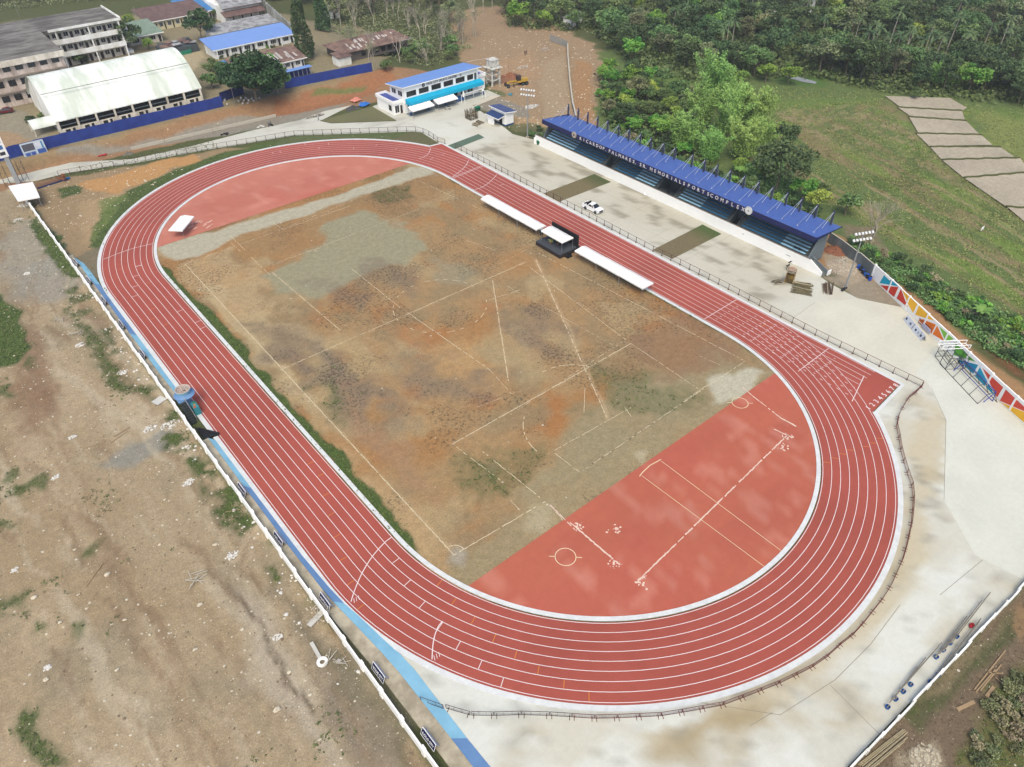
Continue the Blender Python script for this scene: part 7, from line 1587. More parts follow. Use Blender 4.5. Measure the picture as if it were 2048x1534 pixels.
# ------------------------------------------------------------------ painted boundary wall on the right
def wallplane(pa, pb):
    pa = Vector((pa.x, pa.y, 0)); pb = Vector((pb.x, pb.y, 0)); d = (pb-pa).normalized(); nrm = Vector((d.y, -d.x, 0))
    if nrm.dot(CAM-pa) < 0: nrm = -nrm
    def f(px_, py_):
        r = RT*((px_-1024)/FPX)-UP*((py_-767)/FPX)+FW; t_ = (pa-CAM).dot(nrm)/r.dot(nrm); q = CAM+r*t_; return (q-pa).dot(d), q.z
    return pa, d, nrm, f
ma, md, mn, MF = wallplane(P(1743, 554.5), P(2048, 847)); ML = 58.0
t = thing('mural_wall', 'long boundary wall painted in bright triangles split by white bands', 'wall', ma, math.atan2(md.y, md.x)); inv_ = t.matrix_basis.copy()
sgn = 1 if (Matrix.Rotation(math.atan2(md.y, md.x), 4, 'Z') @ Vector((0, 1, 0))).dot(mn) > 0 else -1
b = MB()
for k in range(20): a0 = ML*k/20; b.box(a0+.01, -.1, -.2, a0+ML/20-.01, .1, 2.95+.05*((k*7) % 3))
b.build('panel', WH, t)
for k in range(21): b = MB(); a0 = ML*k/20; b.box(a0-.16, -.16*sgn-.16+.16*1 if 0 else -.17, -.2, a0+.16, .17, 3.08); b.build('pilaster', WH, t) if k % 2 == 0 else None
PAT = [((20, 166, 200), [(1769, 550), (1760, 566), (1799, 571), (1784, 557), (1780, 561)]), ((212, 66, 50), [(1761, 570), (1798, 574), (1789, 594)]), ((212, 66, 50), [(1803, 577), (1816.5, 614.5), (1794, 596.5)]), ((250, 190, 50), [(1806, 577), (1836, 608), (1827, 626), (1818, 610)]),
       ((250, 190, 50), [(1839, 610), (1870, 641.5), (1831, 629.5)]), ((240, 126, 40), [(1846, 638), (1873, 649), (1864, 667), (1838, 640)]), ((240, 126, 40), [(1875.4, 651), (1890, 683), (1866, 668)]), ((134, 198, 76), [(1879.7, 652.5), (1908.5, 678), (1892, 683)]),
       ((98, 176, 60), [(1912, 686.5), (1952.5, 723.7), (1908.5, 710)]), ((22, 146, 184), [(1914, 718), (1957.6, 729.7), (1947.5, 747.5)]), ((22, 160, 196), [(1961, 734), (1990, 793), (1951, 752.5)]), ((218, 78, 60), [(1966, 735.6), (2007.6, 774.6), (1995, 795)]), ((218, 78, 60), [(2012.7, 778.8), (2060, 823), (2060, 827), (2000, 802.5)]),
       ((250, 190, 50), [(2003, 806), (2060, 828), (2068, 862)]), ((240, 126, 40), [(2070, 834), (2110, 872), (2090, 878)]), ((134, 198, 76), [(2115, 878), (2150, 912), (2100, 900)])]
for i, (c_, pl) in enumerate(PAT):
    q = [MF(*p) for p in pl]; q = [(s_, max(.02, min(2.9, z_))) for s_, z_ in q]; b = MB()
    b.add([(s_, .108*sgn, z_) for s_, z_ in q]+[(s_, .104*sgn, z_) for s_, z_ in q], [tuple(range(len(q))), tuple(range(2*len(q)-1, len(q)-1, -1))]+[(j, (j+1) % len(q), (j+1) % len(q)+len(q), j+len(q)) for j in range(len(q))])
    b.build('painted_shape', mat('mural_%d_%d' % (c_[0], c_[1]), RGB(*c_, .8), .7, nscale=.5, namt=.04), t)
GW = mat('block_wall', RGB(140, 148, 152), .9, nscale=.7, namt=.15, col2=RGB(110, 118, 120), mixscale=.4, streak=(1, 1, .4))
segs_ = [((1743, 554.5), (1713, 528), 2.7), ((1712, 527), (1684, 505), 2.5), ((1683, 503), (1655, 484), 2.4)]
g0 = P(1743, 554.5); t = thing('block_wall', 'grey unpainted block wall stepping away behind the grandstand end', 'wall', g0)
for p_, q_, h_ in segs_:
    pa, pb = P(*p_)-g0, P(*q_)-g0; b = MB(); d_ = (pb-pa).normalized(); n_ = Vector((-d_.y, d_.x, 0))*.1; pa.z = pb.z = 0; b.hexa([pa-n_, pa+n_, pb+n_, pb-n_][::-1], [v+Vector((0, 0, h_)) for v in (pa-n_, pa+n_, pb+n_, pb-n_)][::-1]); b.build('panel', GW, t)
    b = MB(); b.bar(pa+Vector((0, 0, h_+.03)), pb+Vector((0, 0, h_+.03)), .24, .06); b.build('coping', mat('pale_cement', RGB(206, 200, 184)), t)
wv = g0+(P(1657, 486)-g0)*1.9; t = thing('block_wall', 'low grey road wall running from the gate down to the far end of the grandstand', 'wall', P(1135, 93)); o = P(1135, 93); b = MB()
rw = [P(1135, 93), P(1136, 120), P(1140, 170), P(1145, 210), P(1152, 238)]; b.curb([(v.x-o.x, v.y-o.y) for v in rw], .35, -.2, 1.0); b.build('panel', GW, t); b = MB(); b.curb([(v.x-o.x, v.y-o.y) for v in rw], .42, 1.0, 1.1); b.build('coping', mat('pale_cement', RGB(206, 200, 184)), t)
t = thing('site_gate', 'wide grey mesh gate at the top of the dirt road', 'gate', P(1100, 82)); o = P(1100, 82); e_ = P(1134, 95)-o; e_.z = 0
GMT = mat('galvanised', RGB(170, 182, 188), .5, metal=.2, nscale=1, namt=.1)
for k in range(6): b = MB(); q = e_*(k/5); b.bar(q, q+Vector((0, 0, 2.3)), .12, .12); b.build('post', GMT, t)
for k in range(5):
    b = MB(); q0, q1 = e_*(k/5), e_*((k+1)/5)
    for z in (.2, 1.2, 2.2): b.bar(q0+Vector((0, 0, z)), q1+Vector((0, 0, z)), .06, .06)
    for j in range(1, 14): q = q0.lerp(q1, j/14); b.bar(q+Vector((0, 0, .2)), q+Vector((0, 0, 2.2)), .04, .04)
    b.build('mesh_panel', GMT, t)
# ------------------------------------------------------------------ flood light poles
def flood(base, h, label, az, n=6, lean=0):
    t = thing('floodlight_pole', label, 'light pole', (base.x, base.y, 0), az); b = MB(); b.tube((0, 0, 0), (0, 0, h), .2, .1, 10); b.build('pole', STEEL, t); b = MB(); b.box(-.4, -.4, 0, .4, .4, .25); b.build('base', TANC, t)
    for z in (h-.25, h-1.6):
        b = MB(); b.bar((-1.9, 0, z), (1.9, 0, z), .1, .1); cb = b.build('cross_arm', STEEL, t)
        for k in range(n):
            q = -1.8+3.6*k/(n-1); b = MB(frame((q, -.15, z+.1), (1, 0, 0), (0, .8, .6), (0, -.6, .8))); b.box(-.2, -.25, -.08, .2, .25, .1); b.build('lamp', mat('lamp_white', RGB(236, 238, 240), .4), t)
    return t
fl = flood(P(1690, 577), 12.6, 'tall pale floodlight pole beside the near end of the grandstand', math.radians(-25))
b = MB()
for i in range(5): b.box(-.5+.15*i, -.5-.1*i, .25, .0+.15*i, -.1-.1*i, .55)
t = thing('dark_bags', 'dark blue bags heaped at the foot of the near floodlight pole', 'bags', P(1688, 580)); bb = MB(); 
for i in range(5): bb = MB(); bb.blob((.3*i-.6, .15*(i % 2), .22), .35, .28, .24, i, .15, n=8, m=6); bb.build('bag', mat('bag_blue', RGB(36, 48, 96) if i % 2 else RGB(40, 42, 48), .6) if i == 0 else (mat('bag_black', RGB(40, 42, 48), .6) if i % 2 else MATS['bag_blue']), t)
flood(P(1055, 275), 13.2, 'tall pale floodlight pole at the far end of the grandstand', math.radians(-60))
for (a, c, h, l) in ((472, 215, 7, 'slim pale pole beside the gymnasium end wall'), (60, 85, 16, 'very tall slim mast on the school roof side'), (1083, 262, 6.5, 'slim wooden pole near the far floodlight'), (1017, 150, 6, 'slim pole on the orange earth slope'), (377, 262, 5, 'leaning wooden pole on the red bank, left of the blue tarp'), (427, 268, 5, 'leaning wooden pole on the red bank, right of the blue tarp'), (262, 298, 4, 'short wooden pole on the red bank by the retaining wall'), (200, 305, 4, 'short wooden pole on the red bank near the mixed rubble'), (330, 285, 4.5, 'wooden pole on the red bank halfway along the retaining wall'), (281, 60, 8, 'dark electric pole by the pale green roof')):
    v = at(a, c); t = thing('utility_pole', l, 'pole', v); b = MB(); b.tube((0, 0, -.2), (.15 if 'lean' in l else 0, 0, h), .07, .05, 6); b.build('shaft', STEEL if 'pale' in l or 'mast' in l else WOOD, t)
    if h > 6: b = MB(); b.bar((-.5, 0, h-.4), (.5, 0, h-.4), .08, .08); b.build('cross_arm', WOOD, t)
# gate pylon and flat white roof at the left edge
v = P(36, 366); t = thing('gate_pylon', 'tall grey pylon with a white and blue sign panel at the left edge', 'pylon', v, .1); b = MB(); b.box(-.45, -.45, 0, .45, .45, 12); b.build('column', mat('pylon_grey', RGB(186, 190, 192), .8, nscale=1, namt=.08), t); b = MB(); b.box(.45, -.5, 0, .6, .5, 11.6); b.build('dark_edge', DGREY, t)
b = MB(); b.box(-1.3, -.62, 7, .7, -.46, 12); sg = b.build('sign_panel', WH, t)
for i, (z0_, z1_, c_) in enumerate(((10.6, 11.6, (40, 66, 120)), (9.0, 10.0, (80, 130, 190)), (7.6, 8.4, (60, 60, 70)))): b = MB(); b.box(-1.0, -.65, z0_, .2, -.62, z1_); b.build('print', mat('pylon_print%d' % i, RGB(*c_)), sg)
for sx in (-2.8, 1.4):
    s_ = thing('scaffold_tower', 'grey pipe scaffold standing %s the tall pylon' % ('left of' if sx < 0 else 'right of'), 'scaffold', v+Vector((sx, -.6, 0)))
    for i in range(4): b = MB(); q = ((0, 0), (1.2, 0), (1.2, 1.2), (0, 1.2))[i]; b.tube((*q, 0), (*q, 5.4), .035); b.build('standard', DSTEEL, s_)
    for k in range(1, 4):
        b = MB(); z = 1.7*k
        for i in range(4): q = ((0, 0), (1.2, 0), (1.2, 1.2), (0, 1.2)); b.tube((*q[i], z), (*q[(i+1) % 4], z), .03); 
        b.tube((0, 0, z-1.7), (1.2, 0, z), .025); b.build('ledger', DSTEEL, s_)
c4 = [P(17, 373, 2.7), P(66, 365, 2.7), P(80, 395, 2.7), P(36, 403, 2.7)]; cc_ = sum(c4, Vector())/4; t = thing('flat_shelter', 'flat white square roof at the head of the long white wall', 'shelter', (cc_.x, cc_.y, 0)); b = MB(); r_ = [(p.x-cc_.x, p.y-cc_.y) for p in c4][::-1]; b.prism(r_, 2.6, 2.85); b.build('roof', CANV, t)
for p in r_: b = MB(); b.tube((p[0]*.85, p[1]*.85, 0), (p[0]*.85, p[1]*.85, 2.6), .08); b.build('post', STEEL, t)
# ------------------------------------------------------------------ pickup truck
def wheel(t, x_, y_, r=.4, w_=.26):
    M_ = frame((x_, y_, r), (1, 0, 0), (0, 0, 1), (0, -1, 0)); b = MB(M_); b.lathe([(r*.55, -w_/2), (r*.95, -w_/2), (r, -w_/3), (r, w_/3), (r*.95, w_/2), (r*.55, w_/2)], 20); o = b.build('wheel', TYRE, t); b = MB(M_); s_ = 1 if y_ < 0 else -1; b.lathe([(.01, s_*w_*.42), (r*.55, s_*w_*.5)], 14); b.lathe([(.01, -s_*w_*.4), (r*.56, -s_*w_*.4)], 14); b.build('rim', DGREY, o)
def car_body(t, prof, w_, mt, top=None):
    """side outline (x,z) lofted across the width with rounded shoulders"""
    b = MB(); n = len(prof); st = ((-w_/2, .0), (-w_/2, .0), (w_/2, .0))
    rows = [(-w_/2+.06, .97), (-w_/2, 1), (w_/2, 1), (w_/2-.06, .97)]; V = []
    cx_ = sum(p[0] for p in prof)/n; cz_ = sum(p[1] for p in prof)/n
    for yy, k in rows: V += [(cx_+(p[0]-cx_)*(k if k < 1 else 1), yy, cz_+(p[1]-cz_)*k) for p in prof]
    F = [tuple(range(n)), tuple(range(4*n-1, 3*n-1, -1))]
    for r in range(3): F += [(r*n+(i+1) % n, r*n+i, (r+1)*n+i, (r+1)*n+(i+1) % n) for i in range(n)]
    b.add(V, F); return b.build('body', mt, t)
TW = mat('car_white', RGB(246, 247, 248, .8), .25, spec=.6)
a_, c_ = P(1170.5, 418.8), P(1190, 428); dv = c_-a_; rz = math.atan2(dv.y, dv.x); mid = (a_+c_)/2; sd = Vector((-math.sin(rz), math.cos(rz), 0)); ctr = mid+sd*.85
t = thing('pickup_truck', 'white double-cab pickup truck parked on the forecourt by the railing', 'pickup truck', (ctr.x, ctr.y, .012), rz)
car_body(t, [(-2.6, .45), (-2.1, .42), (2.3, .40), (2.62, .55), (2.62, .95), (2.35, 1.12), (1.15, 1.2), (-2.6, 1.12)], 1.86, TW)
b = MB(); b.hexa([(-.75, -.88, 1.18), (1.3, -.88, 1.18), (1.3, .88, 1.18), (-.75, .88, 1.18)], [(-.6, -.70, 1.80), (.45, -.70, 1.80), (.45, .70, 1.80), (-.6, .70, 1.80)]); cb = b.build('cab', TW, t)
b = MB(); b.hexa([(.62, -.68, 1.74), (1.32, -.82, 1.22), (1.32, .82, 1.22), (.62, .68, 1.74)], [(.55, -.66, 1.80), (1.38, -.82, 1.26), (1.38, .82, 1.26), (.55, .66, 1.80)]); b.build('windscreen', GLASS, cb)
for s in (-1, 1):
    for x0_, x1_, x2_, x3_ in ((-.62, .22, .18, -.52), (.30, 1.0, .45, .28)): b = MB(); b.add([(x0_, s*.875, 1.26), (x1_, s*.875, 1.26), (x2_, s*.735, 1.72), (x3_, s*.735, 1.72), (x0_, s*.84, 1.26), (x1_, s*.84, 1.26), (x2_, s*.70, 1.72), (x3_, s*.70, 1.72)], [(0, 1, 2, 3), (7, 6, 5, 4), (0, 4, 5, 1), (2, 6, 7, 3)]); b.build('side_window', GLASS, cb)
b = MB(); b.box(-2.5, -.78, 1.10, -.85, .78, 1.135); b.build('cargo_bed', BLACK, t)
b = MB()
for s in (-1, 1): b.box(-2.6, s*.93-.07*(s > 0), 1.1, -.8, s*.93+.07*(s < 0), 1.3)
b.build('bed_side', TW, t); b = MB(); b.box(-1.35, -.72, 1.14, -1.2, .72, 1.85); b.build('roll_bar', BLACK, t); b = MB(); b.box(-2.64, -.85, .6, -2.58, .85, 1.25); b.build('tailgate', TW, t)
b = MB(); b.box(2.60, -.6, .6, 2.66, .6, .98); b.build('grille', BLACK, t)
for s in (-1, 1): b = MB(); b.box(2.52, s*.78-.12, .82, 2.645, s*.78+.12, 1.0); b.build('headlight', mat('lamp_glass', RGB(210, 216, 222), .2), t)
for x_ in (-1.55, 1.6):
    for y_ in (-.82, .82): wheel(t, x_, y_)
def car(v, rz, label, mt):
    t = thing('parked_car', label, 'car', v, rz); car_body(t, [(-2.1, .4), (2.0, .38), (2.15, .6), (2.05, .82), (1.1, .95), (-1.9, 1.0), (-2.15, .8)], 1.72, mt)
    b = MB(); b.hexa([(-1.7, -.8, .96), (1.1, -.8, .93), (1.1, .8, .93), (-1.7, .8, .96)], [(-1.2, -.62, 1.45), (.35, -.62, 1.45), (.35, .62, 1.45), (-1.2, .62, 1.45)]); g_ = b.build('glasshouse', GLASS, t); b = MB(); b.box(-1.15, -.6, 1.45, .3, .6, 1.48); b.build('roof', mt, g_)
    for x_ in (-1.3, 1.3):
        for y_ in (-.76, .76): wheel(t, x_, y_, .32, .2)
v = P(12, 226, 3); car(v, 2.9, 'dark red car parked at the left edge before the pinkish block', mat('car_red', RGB(120, 34, 46), .25, spec=.6)); v = P(12, 213, 3); car(v, 2.9, 'black car parked behind the dark red one', mat('car_black', RGB(36, 38, 42), .25, spec=.6))
# ------------------------------------------------------------------ road grader
va, vb = P(1016, 174), P(1052, 168); d_ = vb-va; rz = math.atan2(-d_.y, -d_.x); m_ = (va+vb)/2; YE = mat('machine_yellow', RGB(206, 166, 66), .5, nscale=2, namt=.15); t = thing('road_grader', 'yellow road grader with a dark cab standing on the earthworks', 'construction vehicle', (m_.x, m_.y, 0), rz)
b = MB(); b.bar((-.4, 0, 1.5), (2.6, 0, 1.55), .35, .4); b.bar((2.6, 0, 1.55), (3.6, 0, 1.1), .35, .4); b.build('main_beam', YE, t); b = MB(); b.box(-3.6, -.7, 1.0, -1.2, .7, 2.0); b.build('engine_hood', YE, t)
b = MB(); b.box(-1.2, -.75, 1.0, .2, .75, 1.6); b.build('cab_base', YE, t); b = MB(); b.box(-1.1, -.7, 1.6, .1, .7, 3.0); c2 = b.build('cab', mat('cab_dark', RGB(66, 58, 60), .5), t); b = MB(); b.box(-1.25, -.85, 3.0, .3, .85, 3.12); b.build('cab_roof', mat('cab_brown', RGB(92, 74, 70)), c2)
b = MB(); b.hexa([(.6, -1.7, .1), (.75, -1.7, .1), (1.9, 1.7, .1), (1.75, 1.7, .1)], [(.5, -1.7, .75), (.65, -1.7, .75), (1.8, 1.7, .75), (1.65, 1.7, .75)]); b.build('blade', DGREY, t); b = MB(); b.lathe([(.5, .85), (.75, .85), (.75, 1.0), (.5, 1.0)], 16, (1.2, 0)); b.build('turntable', YE, t)
for x_ in (-3.0, -1.7, 3.5):
    for y_ in (-.95, .95): wheel(t, x_, y_, .6, .4)
# ------------------------------------------------------------------ people
def person(v, rz, label, shirt, trousers, pose=0):
    t = thing('person', label, 'person', v, rz)
    J = {0: (0, 0, .95), 1: (0, 0, 1.2), 2: (0, 0, 1.42), 3: (0, .01, 1.52), 4: (.02, 0, 1.66), 5: (0, .19, 1.40), 6: (.03, .25, 1.14), 7: (.12, .24, .90), 8: (0, -.19, 1.40), 9: (.03, -.25, 1.14), 10: (.12, -.24, .90), 11: (0, .10, .90), 12: (.06+.12*pose, .12, .5), 13: (.0+.12*pose, .12, .09), 14: (.16+.12*pose, .13, .04), 15: (0, -.10, .90), 16: (.02-.06*pose, -.12, .5), 17: (-.05-.2*pose, -.12, .09), 18: (.1-.2*pose, -.13, .04)}
    E = [(0, 1), (1, 2), (2, 3), (3, 4), (2, 5), (5, 6), (6, 7), (2, 8), (8, 9), (9, 10), (0, 11), (11, 12), (12, 13), (13, 14), (0, 15), (15, 16), (16, 17), (17, 18)]; R = {0: .14, 1: .13, 2: .14, 3: .055, 4: .10, 5: .065, 6: .05, 7: .035, 8: .065, 9: .05, 10: .035, 11: .095, 12: .065, 13: .045, 14: .04, 15: .095, 16: .065, 17: .045, 18: .04}
    me = bpy.data.meshes.new('body'); me.from_pydata([J[i] for i in range(19)], E, []); o = bpy.data.objects.new('body', me); S.collection.objects.link(o); m = o.modifiers.new('s', 'SKIN'); o.modifiers.new('u', 'SUBSURF').levels = 1
    for i, sv in enumerate(me.skin_vertices[0].data): sv.radius = (R[i], R[i]); sv.use_root = (i == 0)
    dg = bpy.context.evaluated_depsgraph_get(); dg.update(); m2 = bpy.data.meshes.new_from_object(o.evaluated_get(dg)); bpy.data.objects.remove(o); o = bpy.data.objects.new('body', m2); S.collection.objects.link(o); o.parent = t
    m2.materials.clear(); SK = mat('skin', RGB(150, 106, 82), .6)
    for mm in (SK, shirt, trousers, BLACK): m2.materials.append(mm)
    for p in m2.polygons:
        z_ = p.center.z; y_ = abs(p.center.y); p.material_index = 3 if z_ > 1.69 else (0 if z_ > 1.48 or (y_ > .2 and z_ < 1.16) else (1 if z_ > .93 else (2 if z_ > .1 else 3)))
    return t
SHW = mat('shirt_white', RGB(226, 226, 226)); TRD = mat('trousers_dark', RGB(54, 56, 66)); SHD = mat('shirt_dark', RGB(88, 66, 70))
person(P(1050, 111), .6, 'person in dark clothes standing on the earthworks above the grader', SHD, TRD, 0); person(P(1053.5, 109), 2.2, 'second person in dark clothes close beside the first on the earthworks', mat('shirt_maroon', RGB(110, 60, 62)), TRD, 1)
person(P(637, 241), 0, 'person in a white shirt at the corner of the grass plot', SHW, TRD, 1); person(P(858, 196), 0, 'person in pale clothes in the doorway behind the canopy tents', SHW, mat('trousers_pale', RGB(120, 126, 140)))
person(Vector((32.9, 2.3, .98)), 3.1, 'person in white standing at the far side of the stage', SHW, mat('trousers_pale', RGB(120, 126, 140))); person(P(1068.6, 466), 1, 'person in a dark shirt between the tents and the stage', mat('shirt_navy', RGB(40, 44, 74)), TRD)
# ------------------------------------------------------------------ small things around the grandstand
def bin_(v, label, rz=0):
    t = thing('waste_bin', label, 'waste bin', v, rz, ); G_ = mat('bin_green', RGB(26, 100, 70), .5); b = MB(); b.hexa([(-.7, -.4, .15), (.7, -.4, .15), (.7, .4, .15), (-.7, .4, .15)], [(-.85, -.55, 1.15), (.85, -.55, 1.15), (.85, .55, 1.15), (-.85, .55, 1.15)]); b.build('tub', G_, t); b = MB(); b.hexa([(-.88, -.3, 1.16), (.88, -.3, 1.16), (.88, .58, 1.16), (-.88, .58, 1.16)], [(-.8, -.2, 1.3), (.8, -.2, 1.3), (.8, .5, 1.35), (-.8, .5, 1.35)]); b.build('lid', mat('lid_green', RGB(36, 128, 96), .45), t)
    for sx in (-.6, .6):
        for sy_ in (-.35, .35): b = MB(); b.tube((sx, sy_-.04, .08), (sx, sy_+.04, .08), .08, n=8); b.build('castor', TYRE, t)
bin_(P(1079, 289), 'green wheeled waste bin against the far end of the white stand wall', .4); bin_(P(955, 222), 'green wheeled waste bin between the sports centre and the hut', .1)
v = P(943, 237); t = thing('bamboo_pen', 'square pen of upright dark bamboo sticks on the forecourt', 'pen', v); rr = random.Random(3)
for s in range(4):
    b = MB()
    for k in range(12): u_ = -1.3+2.6*k/11; p = ((u_, -1.3), (1.3, u_), (u_, 1.3), (-1.3, u_))[s]; b.tube((*p, 0), (p[0]+rr.uniform(-.1, .1), p[1]+rr.uniform(-.1, .1), rr.uniform(2.0, 2.7)), .06)
    b.build('stick_side', mat('stick_dark', RGB(96, 86, 66), .9, nscale=2, namt=.3), t)
b = MB(); b.bar((-1.4, -1.4, 1.9), (1.4, -1.4, 1.9), .1, .1); b.bar((0, -1.42, 0), (0, -1.42, 2.6), .1, .1); b.bar((-1.4, -1.4, 1.9), (-1.4, 1.4, 1.9), .1, .1); b.build('tie_bar', BAMB, t)
def stick_mat(v, label, w_, d_, rz, n=26, c_=(120, 108, 84), name='stick_pile'):
    t = thing(name, label, 'sticks', v, rz); rr = random.Random(int(v.x*7)); M1, M2 = mat('sticks_%d' % c_[0], RGB(*c_), .9, nscale=2, namt=.3), mat('sticks_pale', RGB(176, 166, 138), .9)
    for k in range(n): b = MB(); u_ = -w_/2+w_*k/(n-1); b.tube((u_+rr.uniform(-.2, .2), -d_/2+rr.uniform(-.5, .3), .08+rr.random()*.25), (u_+rr.uniform(-.3, .3), d_/2+rr.uniform(-.3, .5), .08+rr.random()*.4), rr.uniform(.05, .11), n=5); b.build('stick', M1 if rr.random() < .85 else M2, t)
    return t
stick_mat(P(955, 248), 'flat pile of dark sticks beside the bamboo pen', 3.2, 1.8, .3, 20)
stick_mat(P(1604, 578), 'large pile of greenish-brown sticks near the end of the grandstand', 4.2, 3.2, .5, 40, (112, 104, 78)); stick_mat(P(1556, 566), 'few scattered dark branches left of the wooden cage', 1.6, 1.8, 1.2, 7, (92, 80, 66))
stick_mat(P(1655, 578), 'fanned dark dry fronds on the concrete right of the stick pile', 1.8, 3.6, -1.0, 12, (98, 78, 62))
v = P(1578, 563); t = thing('wooden_cage', 'tall dark wooden cage with pale rails by the white stand wall', 'cage', v, .4)
for sx in (-.9, .9):
    for sy_ in (-.8, .8): b = MB(); b.bar((sx, sy_, 0), (sx, sy_, 2.6), .1, .1); b.build('post', WOOD, t)
for k, (p, q) in enumerate((((-.9, -.8), (.9, -.8)), ((.9, -.8), (.9, .8)), ((.9, .8), (-.9, .8)), ((-.9, .8), (-.9, -.8)))): b = MB(); b.hexa([(*p, .2), (*q, .2), (q[0]*.97, q[1]*.97, .2), (p[0]*.97, p[1]*.97, .2)], [(*p, 1.9), (*q, 1.9), (q[0]*.97, q[1]*.97, 1.9), (p[0]*.97, p[1]*.97, 1.9)]); b.build('side_screen', mat('screen_brown', RGB(92, 76, 50), .9, nscale=1.5, namt=.3, col2=RGB(140, 118, 52), mixscale=.8), t)
b = MB()
for k in range(5): b.bar((-.9+.45*k, -.8, 2.5), (-.9+.45*k, .8, 2.5), .07, .05)
b.build('top_rail', mat('rail_pale', RGB(196, 190, 176)), t)
v = P(1583, 541); t = thing('rubble_planter', 'round heap of pinkish stones with two dark trays against the stand wall', 'planter', v); b = MB(); b.lathe([(1.0, 0), (1.05, .35), (.9, .35), (.85, .1), (.01, .1)], 20); b.build('ring', TANC, t)
for i in range(9): a = 6.28*i/9; b = MB(); b.blob((.55*math.cos(a), .5*math.sin(a), .35), .28, .24, .2, i, .3, n=7, m=5); b.build('stone', mat('pink_stone', RGB(190, 150, 132), .9, nscale=3, namt=.15), t)
for q in ((-.5, .8, 1.0), (.2, .9, 1.5)): b = MB(); b.box(q[0]-.5, q[1]-.15, q[2], q[0]+.5, q[1]+.15, q[2]+.1); b.tube((q[0], q[1], 0), (q[0], q[1], q[2]), .04); b.build('tray', mat('tray_dark', RGB(66, 54, 52)), t)
t = thing('flag_stand', 'thin pole in a dark round weight beside the white stand wall', 'pole', P(1234, 361)); b = MB(); b.tube((0, 0, 0), (0, 0, 3.6), .03); b.build('pole', STEEL, t); b = MB(); b.lathe([(.01, 0), (.4, 0), (.38, .18), (.01, .2)], 14); b.build('weight', BLACK, t)
t = thing('cloth_bundle', 'small orange and white bundle at the foot of the stand wall', 'bundle', P(1291, 389)); b = MB(); b.blob((0, 0, .25), .5, .4, .3, 3, .3, n=8, m=6); b.build('white_cloth', WH, t); b = MB(); b.blob((.3, -.1, .4), .3, .25, .2, 5, .3, n=8, m=6); b.build('orange_cloth', mat('orange', RGB(226, 140, 90)), t)
v0, v1 = P(1718, 533), P(1741, 556)
for i in range(6):
    p = v0.lerp(v1, i/5)+Vector((-.9, -.3, 0)); c_ = [(30, 90, 190), (36, 38, 44), (40, 42, 46), (40, 96, 180), (38, 40, 44), (24, 84, 200)][i]; nm_ = ['blue drum at the far end of the row by the grey wall', 'black drum next to the far blue drum', 'third drum from the far end, black with a pale top', 'blue drum in the middle of the row by the grey wall', 'black drum next to the nearest blue one', 'bright blue drum nearest the white end of the mural wall'][i]
    t = thing('drum', nm_, 'drum', (p.x, p.y, 0), 0, 'drums along the grey wall'); b = MB(); b.lathe([(.01, 0), (.32, 0), (.34, .1), (.34, .28), (.36, .3), (.34, .32), (.34, .58), (.36, .6), (.34, .62), (.34, .85), (.30, .9)], 18); b.build('shell', mat('drum_%d' % c_[2], RGB(*c_), .4), t); b = MB(); b.lathe([(.01, .88), (.31, .88)], 16); b.build('lid', mat('drum_lid%d' % (i % 2), RGB(*((190, 196, 200) if i in (2, 4) else c_))), t)
# heaps behind the stand end
def heap(v, label, rx, ry, h, c_, seed, n=120, name='rubble_heap', cat='heap', c2=None, st=.22):
    t = thing(name, label, cat, v); rr = random.Random(seed); b = MB(); k = 18; rings = 6; V = [(0, 0, h)]
    for j in range(1, rings+1):
        for i in range(k): a = 6.283*i/k; q = j/rings; w_ = 1+.18*math.sin(3*a+seed)+.1*rr.random(); V.append((rx*q*w_*math.cos(a), ry*q*w_*math.sin(a), h*(1-q)**1.1*(.8+.4*rr.random())-(.05 if j == rings else 0)))
    F = [(0, 1+i, 1+(i+1) % k) for i in range(k)]+[(1+(j-1)*k+i, 1+j*k+i, 1+j*k+(i+1) % k, 1+(j-1)*k+(i+1) % k) for j in range(1, rings) for i in range(k)]; b.add(V, F); b.build('mound', mat('heap_%d_%d' % (c_[0], c_[2]), RGB(*c_), .95, nscale=2, namt=.25), t)
    if n:
        b = MB()
        for i in range(n): a = rr.uniform(0, 6.28); q = rr.random()**.6; b.blob((rx*q*math.cos(a), ry*q*math.sin(a), h*(1-q)*.9+.04), st*rr.uniform(.4, 1.2), st*rr.uniform(.4, 1), st*.5*rr.uniform(.5, 1), i, .4, n=5, m=4)
        o = b.build('stones', mat('stones_%d_%d' % ((c2 or c_)[0], (c2 or c_)[2]), RGB(*(c2 or (214, 206, 190))), .9, nscale=3, namt=.15), t); o['kind'] = 'stuff'
    return t
heap(P(1672, 500), 'reddish-brown heap of dry brush behind the grandstand end', 2.8, 2.2, .9, (150, 100, 76), 1, 60, c2=(128, 84, 64)); heap(P(1690, 532), 'pale rubble heap between the grandstand end and the grey wall', 4.0, 3.2, .6, (182, 168, 146), 2, 160)
